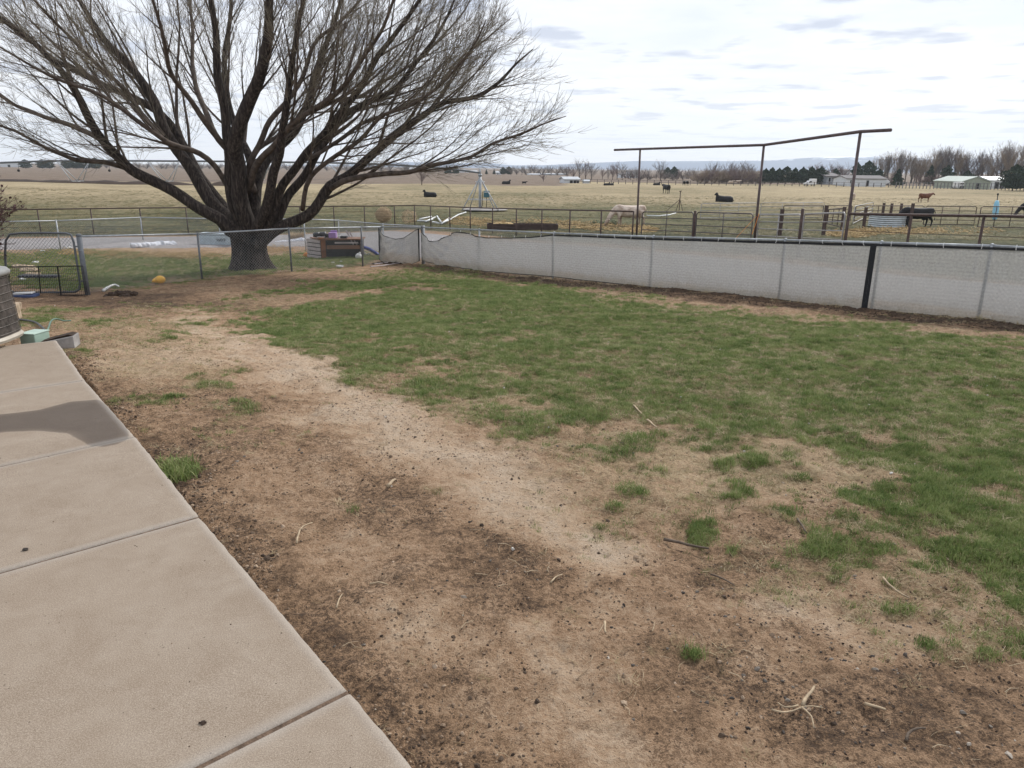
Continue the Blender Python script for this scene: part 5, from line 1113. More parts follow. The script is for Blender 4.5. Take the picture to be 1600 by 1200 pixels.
# evergreen row
xs_ = [1195, 1205, 1216, 1228, 1241, 1253, 1266, 1281]
lbs = ['leftmost tree of the evergreen row, touching the arch\'s middle post', 'second dark tree from the left in the evergreen row', 'third dark tree from the left in the evergreen row', 'tallest-left dark tree in the middle of the evergreen row', 'dark tree right of the middle of the evergreen row', 'third dark tree from the right end of the evergreen row', 'dark tree above the white truck in the evergreen row', 'rightmost tree of the evergreen row, beside the grey-roofed house']
for x, yt, lb, k in zip(xs_, [263, 261.5, 262.5, 260, 262, 261, 260, 260], lbs, [0, 1, 0, 3, 1, 0, 1, 0]): place_ever(x, yt, 225, k, lb, 'evergreens in a row left of the houses', 1.15)
for x, yt, Y, k, wd, lb in [(1304, 263, 240, 1, 1.0, 'small dark evergreen right of the grey-roofed house'), (1337, 254, 245, 0, .9, 'tall evergreen touching the arch\'s right post on its left side'), (1354, 251, 240, 3, 1.0, 'largest dark evergreen behind the long white shed'), (1372, 264, 235, 0, 1.2, 'low dark evergreen behind the right end of the long white shed'), (1402, 264, 205, 2, 1.25, 'single cone-shaped evergreen right of the long white shed'),
                        (1452, 258, 230, 2, 1.0, 'dark evergreen in the middle of the tall bare poplars'), (1478, 258, 225, 0, 1.0, 'grey-green evergreen among the poplars, right of the cone-shaped one'), (1510, 266, 220, 3, 1.0, 'low dark evergreen behind the left end of the green barn'), (1584, 257, 170, 3, 1.15, 'big blue-green spruce beside the right end of the green barn'), (1606, 254, 172, 3, 1.2, 'big spruce at the right edge of the picture'),
                        (1042, 261, 330, 3, 1.0, 'dark evergreen clump between bare trees left of centre of the far tree line'), (1052, 260, 335, 3, 1.0, 'right half of the dark evergreen clump in the far tree line'), (786, 261, 420, 3, 1.1, 'dark evergreen left end of the clump right of the pivot'), (795, 260, 420, 3, 1.1, 'dark evergreen right end of the clump right of the pivot')]:
    place_ever(x, yt, Y, k, lb, None, wd)
for x, yt, lb in [(698, 258.5, 'first of four tiny pointed evergreens left of the pivot'), (703, 259.5, 'second of four tiny pointed evergreens left of the pivot'), (710.5, 258.5, 'third of four tiny pointed evergreens left of the pivot'), (714, 258.5, 'fourth of four tiny pointed evergreens left of the pivot'), (760, 265, 'tiny dark evergreen just right of the pivot'), (772, 264.5, 'second tiny dark evergreen right of the pivot')]: place_ever(x, yt, 430, 2, lb, 'tiny far evergreens near the pivot', 1.1)
for x, yt, wd, lb in [(44, 249, 1.9, 'squat dark evergreen at the far left of the ploughed field'), (70, 249, 1.7, 'dark evergreen left of the first pivot strut'), (81, 249.5, 1.6, 'dark evergreen just left of the first pivot strut'), (108, 250, 1.8, 'dark evergreen between the pivot struts'), (122, 249, 1.8, 'dark evergreen right of the pivot strut bottom'), (137, 246.5, 1.8, 'taller dark evergreen above the right pivot strut'), (153, 246, 1.5, 'dark evergreen behind the lowest willow limb')]: place_ever(x, yt, 480, 3, lb, 'evergreens beyond the ploughed field', wd * .8)
# bare trees, right block of tall poplars
rb = random.Random(21)
grp = 'tall bare poplars on the right'
for i, x in enumerate(range(1366, 1440, 7)): place_bare(x + rb.uniform(-2, 2), 237 + 3 * abs(i - 5) ** .8 + rb.uniform(-2, 2), 286, 262 + rb.uniform(-8, 8), rb.choice([0, 2]), rb.choice([tw_tan, tw_grey]), 'bare poplar in the first tall clump', grp, .95)
for i, x in enumerate(range(1424, 1462, 7)): place_bare(x, 250 + rb.uniform(-3, 3), 286, 270, 2, tw_tan, 'bare tan tree between the two left poplar clumps', grp, 1.1)
for i, x in enumerate(range(1452, 1492, 6)): place_bare(x + rb.uniform(-2, 2), 233 + 2.2 * abs(i - 3) + rb.uniform(-2, 2), 287, 258 + rb.uniform(-8, 8), rb.choice([0, 2]), rb.choice([tw_tan, tw_grey]), 'bare poplar in the second tall clump', grp, .95)
for i, x in enumerate(range(1492, 1562, 7)): place_bare(x + rb.uniform(-2, 2), 240 + rb.uniform(-3, 6), 288, 255 + rb.uniform(-8, 8), rb.choice([0, 1, 2]), rb.choice([tw_tan, tw_grey, tw_red]), 'bare tree behind the green barn', grp, 1.1)
for i, x in enumerate(range(1562, 1660, 7)): place_bare(x + rb.uniform(-2, 2), 230 + rb.uniform(-3, 5) - (x - 1562) * .02, 289, 235 + rb.uniform(-8, 8), rb.choice([0, 2]), rb.choice([tw_tan, tw_grey]), 'bare poplar in the clump at the right picture edge', grp, 1.1)
for x, yt in [(1322, 272), (1318, 268), (1436, 272), (1445, 274), (1458, 273), (1470, 275), (1482, 276), (1494, 274), (1392, 270)]: place_bare(x, yt, 287, 215, 3, tw_red, 'low bare reddish tree under the tall poplars', 'low bare trees on the right', 1.7)
for x in (1290, 1300, 1315, 1275): place_bare(x, 256, 286, 300, 1, tw_red, 'faint bare tree behind the grey-roofed house', 'low bare trees on the right', 1.5)
# centre block
cb = [(905, 250), (896, 256), (915, 252), (924, 255), (886, 260), (957, 258), (964, 254), (972, 256), (950, 262), (941, 263), (985, 263), (995, 261), (1005, 262), (1012, 264), (1025, 264), (1032, 252), (1060, 263), (1072, 262), (1084, 263), (1112, 253), (1117, 256), (1104, 262), (1138, 253), (1143, 255), (1158, 253), (1166, 255), (1172, 258), (1150, 262)]
for x, yt in cb: place_bare(x, yt, 284, rb.uniform(235, 320), rb.choice([1, 3]), rb.choice([tw_red, tw_grey, tw_grey]), 'bare round-crowned tree in the middle tree line', 'bare trees in the middle tree line', 1.05)
for x in range(1092, 1190, 5): place_bare(x + rb.uniform(-2, 2), 266 + rb.uniform(-3, 2), 285, rb.uniform(222, 240), 4, rb.choice([tw_red, tw_tan]), 'low bushy bare tree left of the evergreen row', 'low bushy trees left of the evergreens', 1.9)
for x in range(975, 1090, 6): place_bare(x + rb.uniform(-3, 3), 269 + rb.uniform(-3, 3), 283, rb.uniform(250, 330), 4, rb.choice([tw_red, tw_grey]), 'low bushy bare tree in the middle tree line', 'bare trees in the middle tree line', 1.6)
for x in list(range(800, 886, 7)) : place_bare(x + rb.uniform(-2, 2), 260 + rb.uniform(-3, 2), 278, rb.uniform(400, 460), rb.choice([4, 3]), tw_grey, 'faint bare tree right of the dark clump by the pivot', 'bare trees far beyond the ploughed field', 1.5)
place_bare(849, 271, 284, 215, 3, tw_red, 'small bare tree standing alone in the ploughed field', None, 1.4)
place_bare(659, 263, 281, 160, 3, tw_red, 'small dark bare tree alone between the pivot and the willow', None, 1.2)
for x in list(range(165, 700, 14)): place_bare(x + rb.uniform(-6, 6), 251.5 + (x / 1600) * 12 - rb.uniform(-1, 3), 266, rb.uniform(560, 640), 4, tw_grey, 'faint bare tree beyond the ploughed field', 'bare trees far beyond the ploughed field', 1.9)

for lb_, L_ in BARE.items():
    for k_, (px_, r_) in enumerate(sorted(L_, key=lambda q: q[0])):
        if len(L_) > 1: r_['label'] = lb_.replace('bare', ORD[k_] + ' bare', 1) + ', counted from the left'
# houses
wall_white = simple('white_siding', (.60, .62, .64), .7, 0, .08, 2, 0); wall_green = simple('sage_green_siding', (.30, .33, .27), .7, 0, .12, 1, 0); wall_grey = simple('grey_siding', (.30, .32, .34), .7, 0, .1, 1, 0); roof_grey = simple('grey_shingle_roof', (.15, .14, .14), .9, 0, .2, 2, 0); roof_metal = simple('pale_metal_roof', (.42, .44, .46), .45, .3, .1, 1, 0); dark_open = simple('dark_opening', (.02, .02, .022), .9, 0, .2, 2, 0); roof_green = simple('green_metal_roof', (.33, .37, .33), .5, .2, .1, 1, 0)
def shed(name, label, x0, x1, yw, yr, yb, Y, depth, wall, roofm, rz=0, gable=False, windows=(), doors=(), over=.3, name2='building'):
    """front face between image columns x0..x1; yw eave, yr ridge, yb ground rows"""
    a = atY(x0, yb, Y); b_ = atY(x1, yb, Y); W_ = b_.x - a.x; c = Vector(((a.x + b_.x) / 2, Y, -2.0)); root = thing(name, label, name2, c, rz); zb = 0; e = atY((x0 + x1) / 2, yw, Y).z + 2.0; r = atY((x0 + x1) / 2, yr, Y + depth / 2).z + 2.0
    m = MB(); m.box((0, depth / 2, e / 2 - .2), (W_, depth, e + .4))
    if gable: m.prism([(-W_ / 2, e), (W_ / 2, e), (0, r - .05)], .001, depth)
    else: m.add([(-W_ / 2, 0, e), (-W_ / 2, depth, e), (-W_ / 2, depth / 2, r - .1), (W_ / 2, 0, e), (W_ / 2, depth, e), (W_ / 2, depth / 2, r - .1)], [(0, 1, 2), (3, 5, 4)])
    m.build('wall', wall, root)
    m = MB(); th = .18
    if gable:
        for s in (-1, 1): m.prism([(0, r), (s * (W_ / 2 + over), e - .05), (s * (W_ / 2 + over), e - .05 + th), (0, r + th)], -over, depth + over)
    else:
        for s in (0, 1):
            y0 = -over if s == 0 else depth + over; m.add([(-W_ / 2 - over, y0, e - .02), (W_ / 2 + over, y0, e - .02), (W_ / 2 + over, depth / 2, r), (-W_ / 2 - over, depth / 2, r), (-W_ / 2 - over, y0, e + th), (W_ / 2 + over, y0, e + th), (W_ / 2 + over, depth / 2, r + th), (-W_ / 2 - over, depth / 2, r + th)], [(0, 1, 2, 3), (4, 7, 6, 5), (0, 4, 5, 1), (3, 2, 6, 7), (0, 3, 7, 4), (1, 5, 6, 2)])
    m.build('roof', roofm, root)
    for (u0, u1, z0, z1) in windows:
        z1 = min(z1, e * .85); z0 = min(z0, e * .4)
        m = MB(); m.box((-W_ / 2 + W_ * (u0 + u1) / 2, -.03, (z0 + z1) / 2), (W_ * (u1 - u0) + .2, .08, z1 - z0 + .2)); w_ = m.build('window', wall_white, root); m = MB(); m.box((-W_ / 2 + W_ * (u0 + u1) / 2, -.09, (z0 + z1) / 2), (W_ * (u1 - u0), .05, z1 - z0)); m.build('pane', dark_open, w_)
    for (u0, u1, z1) in doors:
        z1 = min(z1, e * .82)
        m = MB(); m.box((-W_ / 2 + W_ * (u0 + u1) / 2, -.04, z1 / 2), (W_ * (u1 - u0), .1, z1)); m.build('door', dark_open, root)  # flat dark panel paints the shade inside doorways and open fronts
    return root
shed('shed', 'long white shed with grey roof right of the arch\'s right post', 1323, 1384, 280, 275, 287.5, 205, 9, wall_white, roof_grey, 0, False, [(.08, .11, 1.3, 2.0)], [(.5, .56, 1.9)])
shed('house', 'pale house with grey hipped roof at the right end of the evergreen row', 1290, 1312, 276, 271, 285.5, 222, 10, wall_grey, roof_grey, .15, False, [(.15, .3, .8, 2.2), (.45, .6, .8, 2.2), (.75, .9, .8, 2.2)], [], .6, 'house')
shed('house', 'left wing of the pale house with taller grey roof', 1282, 1296, 274.5, 267, 285.5, 232, 12, wall_grey, roof_grey, .1, True, [(.3, .6, .8, 2.0)], [], .6, 'house')
shed('barn', 'sage green barn with low gable and dark doorway', 1503, 1546, 284.5, 276.5, 291.5, 185, 14, wall_green, roof_green, -.06, True, [], [(.5, .61, 2.2)], .25, 'barn')
shed('barn', 'pale open-fronted barn wing with metal roof right of the sage green barn', 1546, 1572, 282.5, 277, 290.5, 192, 9, wall_white, roof_metal, -.06, False, [], [(.3, .55, 2.0), (.62, .86, 2.0)], .25, 'barn')
shed('shed', 'small white shed with metal roof and open front in the middle distance', 882, 905.5, 281, 277, 285.5, 196, 7, wall_white, roof_metal, .12, False, [], [(.35, .55, 2.2), (.6, .78, 2.2), (.82, .97, 2.2)], .3, 'shed')
shed('shed', 'tiny round-roofed white shelter right of the small open shed', 912, 921, 284, 281.3, 286, 196, 4, wall_white, roof_metal, 0, False, [], [], .2, 'shed')
for x0, x1, yw, yr, yb, Y, lb in [(824, 843, 273, 271.5, 276, 420, 'long low white building right of the pivot'), (775, 783, 270, 268, 273, 430, 'small white house beneath the dark clump right of the pivot'), (845, 884, 272.5, 271.2, 275, 430, 'very long low pale building beyond the ploughed field'), (968, 977, 272.5, 270.5, 276, 340, 'small white house left of the arch\'s left post'), (982, 999, 269, 266.5, 274, 340, 'white house half hidden by the arch\'s left post'), (712, 726, 266.5, 265, 269, 560, 'tiny white building left of the pivot'), (640, 656, 264.5, 263, 268, 560, 'tiny white building under the long right willow limb'), (1311, 1327, 267, 264.5, 275, 300, 'white house glimpsed between evergreens'), (1494, 1500, 283, 281, 287, 240, 'tiny white outbuilding left of the green barn'), (728, 745, 268, 266.5, 270.5, 560, 'tiny pale building just left of the pivot'), (62, 72, 256, 254, 260, 520, 'tiny pale building between the far-left evergreens'), (0, 40, 254.5, 252.5, 259, 600, 'long pale building at the far left edge')]:
    shed('distant_building', lb, x0, x1, yw, yr, yb, Y, 8, wall_white, roof_grey if Y < 400 else roof_metal, 0, False, [], [(.3, .4, 1.8)], .3, 'building')
def vehicle(label, px, py, Y, rz, kind):
    b_ = atY(px, py, Y); root = thing('horse_trailer' if kind == 't' else 'parked_truck', label, 'trailer' if kind == 't' else 'truck', (b_.x, Y, -2.0), rz)
    if kind == 'w':
        m = MB(); m.prism([(-2.9, .5), (2.2, .5), (2.3, 1.2), (1.2, 1.3), (.5, 2.1), (-.6, 2.15), (-.7, 1.3), (-2.9, 1.3)], -.9, .9); m.build('body', white_pl, root, bevel=.06); m = MB(); m.box((-1.7, 0, 2.1), (2.4, 1.9, 1.6)); m.build('camper', white_pl, root, bevel=.1)
        m = MB(); m.prism([(.62, 1.3), (1.05, 1.3), (.5, 1.95), (-.4, 1.98), (-.5, 1.3)], -.92, .92); m.build('window', dark_open, root)
    else:
        m = MB(); m.box((0, 0, .95), (1.75, 1.7, 1.3)); m.build('body', white_pl, root, bevel=.1)
        for x in (-.42, .42): m = MB(); m.box((x, -.86, 1.2), (.5, .06, .3)); m.build('window', dark_open, root)
    if kind == 'w': root.scale = (.62,) * 3
    for x in ((-1.9, 1.5) if kind == 'w' else (-.4, .5)):
        for s in (-1, 1): m = MB(); m.tube([(x, s * .75, .38), (x, s * .98, .38)], .38, 12); m.build('wheel', black_pl, root)
vehicle('white pickup with camper shell in front of the evergreen row', 1264, 290, 200, PI + .3, 'w')
vehicle('white trailer left of the sage green barn', 1497, 291.5, 183, .5, 't')
vehicle('white vehicle parked right of the long white shed', 1392, 287, 225, 0, 'w')
# low white rails and far fences
def far_fence(label, x0, y0, x1, y1, Y0, Y1, n, mat, h=1.3):
    a = atY(x0, y0, Y0); b_ = atY(x1, y1, Y1); a.z = b_.z = -2.0; root = thing('far_fence', label, 'fence', a)
    for i in range(n + 1): m = MB(); p = a.lerp(b_, i / n) - a; m.box(p + Vector((0, 0, h / 2)), (.14, .14, h)); m.build('post', mat, root)
    for z in (.45, .95): m = MB(); m.tube([Vector((0, 0, h * z)), b_ - a + Vector((0, 0, h * z))], .035, 4); m.build('rail', mat, root)
far_fence('grey rail fence in front of the green barn and spruces', 1400, 290, 1660, 294, 182, 170, 46, simple('grey_fence', (.17, .165, .17), .9, 0, .2, 2, 0), 1.5)
far_fence('thin wire fence across the pasture before the middle tree line', 900, 287, 1400, 291, 196, 190, 44, panel_m, 1.1)
# ploughed ground wedge edges and mountains
def ridge(name, Y, pts, mat, seed, depth, rough_):
    X0 = [(atY(x, y, Y).x, atY(x, y, Y).z) for x, y in pts]; xs2 = np.linspace(X0[0][0], X0[-1][0], 420); zs = np.interp(xs2, [q[0] for q in X0], [q[1] for q in X0]); rows_ = 26
    D = np.linspace(-1, 1, rows_); XX, DD = np.meshgrid(xs2, D); base = np.interp(XX, xs2, zs); prof = np.clip(1 - np.abs(DD) ** 1.25, 0, 1); YY = Y + DD * depth
    nz = vnoise(XX, YY, rough_, seed, 5, .55) - .5; rid = 1 - np.abs(vnoise(XX, YY, rough_ * 1.6, seed + 1, 4, .5) * 2 - 1)
    ZZ = -6 + (base + 6) * prof * (1 + .22 * nz) - base * .32 * (rid - .5) * prof * (1 - prof) * 2.2; ii = (np.arange(rows_ - 1)[:, None] * 420 + np.arange(419)[None]).ravel()
    o = link(name, mesh_np(name, np.stack([XX, YY, ZZ], -1).reshape(-1, 3), np.stack([ii, ii + 1, ii + 421, ii + 420], -1), True), mat); tag(o, kind='structure')
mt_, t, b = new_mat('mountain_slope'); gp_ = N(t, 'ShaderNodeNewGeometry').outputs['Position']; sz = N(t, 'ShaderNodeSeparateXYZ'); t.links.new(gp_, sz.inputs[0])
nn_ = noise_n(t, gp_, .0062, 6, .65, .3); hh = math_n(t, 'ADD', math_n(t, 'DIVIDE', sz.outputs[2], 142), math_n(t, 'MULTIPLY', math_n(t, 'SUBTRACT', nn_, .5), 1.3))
c0 = mixc(t, ramp(t, hh, [(.56, 0.0), (.68, 1.0)]), (.045, .085, .17), (.80, .82, .86)); t.links.new(c0, b.inputs['Base Color']); b.inputs['Roughness'].default_value = .95  # slope blue has distance haze put into the colour
ridge('mountain_range', 5200, [(-900, 262), (-200, 258), (100, 258), (400, 258), (560, 257), (640, 253), (700, 255), (760, 254), (800, 258), (850, 258), (900, 255), (1000, 251), (1060, 251), (1120, 250.5), (1200, 250), (1260, 246), (1310, 243.5), (1350, 244), (1400, 245), (1450, 246.5), (1520, 247), (1600, 247), (1900, 252), (2600, 262)], mt_, 51, 850, .0021)

# ================================================================== things about the yard
def ac_unit():
    c = atY(-61, 545, 6.95); c.z = 0.0; c.y = 7.15; t_ = thing('air_conditioner', 'weathered round-cornered air-conditioning unit at the left edge of the patio', 'air conditioner', (c.x, c.y, 0), .12)
    Wd, Hh = .76, .74; n = 72
    def ringp(sx, z, k=3.2):
        return [(sx * math.copysign(abs(math.cos(2 * PI * j / n)) ** (2 / k), math.cos(2 * PI * j / n)), sx * math.copysign(abs(math.sin(2 * PI * j / n)) ** (2 / k), math.sin(2 * PI * j / n)), z) for j in range(n)]
    def shell(sx0, z0, sx1, z1, cap=True):
        m = MB(); v = ringp(sx0, z0) + ringp(sx1, z1); f = [(j, (j + 1) % n, n + (j + 1) % n, n + j) for j in range(n)]
        if cap: f += [tuple(range(n))[::-1], tuple(range(n, 2 * n))]
        m.add(v, f); return m
    coil = simple('ac_coil', (.055, .045, .037), .7, .2, .5, 7, .3, 60, c2=(.12, .10, .088)); cream = simple('ac_cream_paint', (.36, .32, .26), .5, 0, .15, 6, .05)
    r = Wd / 2
    shell(r * .93, .09, r * .86, Hh - .06).build('coil', coil, t_)
    m = MB(); v = ringp(r * .98, .045) + ringp(r * 1.0, .07) + ringp(r * .95, .095); m.add(v, [(k * n + j, k * n + (j + 1) % n, (k + 1) * n + (j + 1) % n, (k + 1) * n + j) for k in (0, 1) for j in range(n)] + [tuple(range(n))[::-1], tuple(range(2 * n, 3 * n))]); m.build('base_pan', cream, t_, bevel=0)
    m = MB(); v = ringp(r * .93, Hh - .065) + ringp(r * .95, Hh - .03) + ringp(r * .88, Hh); m.add(v, [(k * n + j, k * n + (j + 1) % n, (k + 1) * n + (j + 1) % n, (k + 1) * n + j) for k in (0, 1) for j in range(n)] + [tuple(range(n))[::-1], tuple(range(2 * n, 3 * n))]); m.build('top_cover', simple('ac_top_paint', (.24, .24, .23), .45, 0, .1, 6, .03), t_, True)
    m = MB()
    for k in range(8):
        z = .12 + k * (Hh - .2) / 7; rr = r * (.955 - .07 * (z / Hh)); q = ringp(rr, z); q.append(q[0]); m.tube(q, .0028, 5, False)
    for j in range(0, n, 2):
        a = ringp(r * .955, .1)[j]; b2 = ringp(r * .885, Hh - .06)[j]; m.tube([a, b2], .0018, 4)
    tag(m.build('guard_wires', simple('guard_wire', (.13, .115, .10), .5, .2, .2, 8, 0), t_), kind='stuff')
    m = MB()
    for k in range(7): q = ringp(r * (.1 + .11 * k), Hh + .012 + .02 * math.sin(k * .45)); q.append(q[0]); m.tube(q, .004, 5, False)
    m.build('fan_grille', galv_dk, t_)
    for sx, sy in ((.22, -.26), (-.22, -.26), (.22, .26), (-.22, .26)): m = MB(); m.box((sx, sy, .022), (.09, .06, .045)); m.build('foot', black_pl, t_)
ac_unit()
# tan retaining block behind it, mint valve box, concrete wedge, hoses
c = G(27, 497); m = MB(); m.box((0, 0, .11), (.30, .26, .26), .3, None, .02); o = m.build('stone_block', stone_m, bevel=.03); o.location = c + Vector((-.13, 0, 0)); tag(o, 'tan stone block standing behind the air-conditioning unit', 'stone')
m = MB(); m.box((0, 0, .04), (.26, .22, .14), .1, None, .02); o = m.build('stone_block', stone_m, bevel=.03); o.location = G(18, 484); tag(o, 'second tan stone block, farther behind the air-conditioning unit', 'stone')
c = atY(54, 523, 7.62); c.z = 0; t_ = thing('valve_box', 'mint green plastic valve box at the far corner of the patio', 'valve box', c, -.12)
m = MB(); m.box((0, 0, -.04), (.17, .22, .12), 0, None, 0); m.build('box', mint, t_, bevel=.012); m = MB(); m.box((0, 0, .026), (.18, .23, .012)); m.build('lid', simple('mint_lid', (.38, .48, .41), .5, 0, .12, 6, .06), t_, bevel=.004)
c = atY(92, 528, 7.55); c.z = -.12; t_ = thing('concrete_block', 'grey concrete block half buried beside the mint green valve box', 'concrete block', c, .25); m = MB(); m.prism([(-.17, .0), (.16, .0), (.16, .13), (-.17, .07)], -.08, .12); m.build('block', conc_old, t_, bevel=.008); m = MB(); m.prism([(-.17, .071), (.15, .132), (.11, .145), (-.12, .09)], -.05, .10); m.build('soil_cap', mulch_m, t_)
hp = [G(x, y) + Vector((0, 0, .05)) for x, y in [(112, 506), (100, 506.5), (90, 509), (82, 514), (76, 520), (70, 524)]]; hp[2].z += .05; hp[3].z += .06; m = MB(); m.tube([q - hp[0] for q in smooth_path(hp, .05)], .011, 7); o = m.build('garden_hose', hose_green, None, True); o.location = hp[0]; tag(o, 'thin grey-green hose arching over the grass behind the valve box', 'hose')
hp = [G(x, y) + Vector((0, 0, .04)) for x, y in [(28, 503), (44, 505), (56, 508), (64, 514), (71, 521)]]; m = MB(); m.tube([q - hp[0] for q in smooth_path(hp, .05)], .016, 7); o = m.build('black_pipe', black_pl, None, True); o.location = hp[0]; tag(o, 'black pipe running from behind the air conditioner to the valve box', 'pipe')
# bush at the left edge
def twig_shrub():
    c = G(-48, 470); t_ = thing('twiggy_shrub', 'leafless red-brown shrub at the left edge in front of the gate', 'shrub', c); rnd = random.Random(9); B = []; B2 = []; m = MB()
    for i in range(38):
        d = Vector((rnd.gauss(-.01, .24), rnd.gauss(0, .25), 1)).normalized(); p = Vector((rnd.gauss(0, .12), rnd.gauss(0, .12), 0)); pts = [p]
        L_ = rnd.uniform(1.2, 2.15)
        for k in range(8): d = (d + Vector((rnd.gauss(.01, .12), rnd.gauss(0, .12), .03))).normalized(); pts.append(pts[-1] + d * L_ / 8)
        m2 = MB(); m2.tube(pts, [.016 * (1 - .8 * k / 8) for k in range(9)], 5); m2.build('stem', shrub_m, t_, True)
        for k in range(40):
            q = pts[rnd.randint(2, 8)]; d2 = (d + Vector((rnd.gauss(0, .8), rnd.gauss(0, .8), rnd.gauss(.1, .4)))).normalized(); l = rnd.uniform(.12, .5); e = q + d2 * l + Vector((0, 0, .03)); B.append([q, (q + e) / 2 + Vector((rnd.gauss(0, .02),) * 3), e])
            for j in range(3): d3 = (d2 + Vector((rnd.gauss(0, .7), rnd.gauss(0, .7), rnd.gauss(0, .5)))).normalized(); s = q.lerp(e, rnd.uniform(.3, 1)); B2.append([s, s + d3 * .06, s + d3 * rnd.uniform(.1, .2)])
    V1, F1 = batch_tubes(np.array([[tuple(v) for v in q] for q in B]), np.tile([.006, .005, .003], (len(B), 1)), 3); V2, F2 = batch_tubes(np.array([[tuple(v) for v in q] for q in B2]), np.tile([.0045, .004, .0045], (len(B2), 1)), 3)
    tag(link('twigs', mesh_np('twigs', np.concatenate([V1, V2]), np.concatenate([F1, F2 + len(V1)])), shrub_m, t_), kind='stuff')
    rs = np.random.RandomState(4); tips = np.array([tuple(q[2]) for q in B2]); tips = tips[rs.rand(len(tips)) < .6]; n = len(tips); a = rs.normal(0, .016, (n, 3)); b2 = rs.normal(0, .016, (n, 3))
    V = np.stack([tips - a, tips + b2, tips + a, tips - b2], 1).reshape(-1, 3); tag(link('buds', mesh_np('buds', V, np.arange(n * 4).reshape(n, 4)), simple('dark_red_buds', (.07, .03, .032), .8, 0, .4, 20, 0), t_), kind='stuff')
twig_shrub()

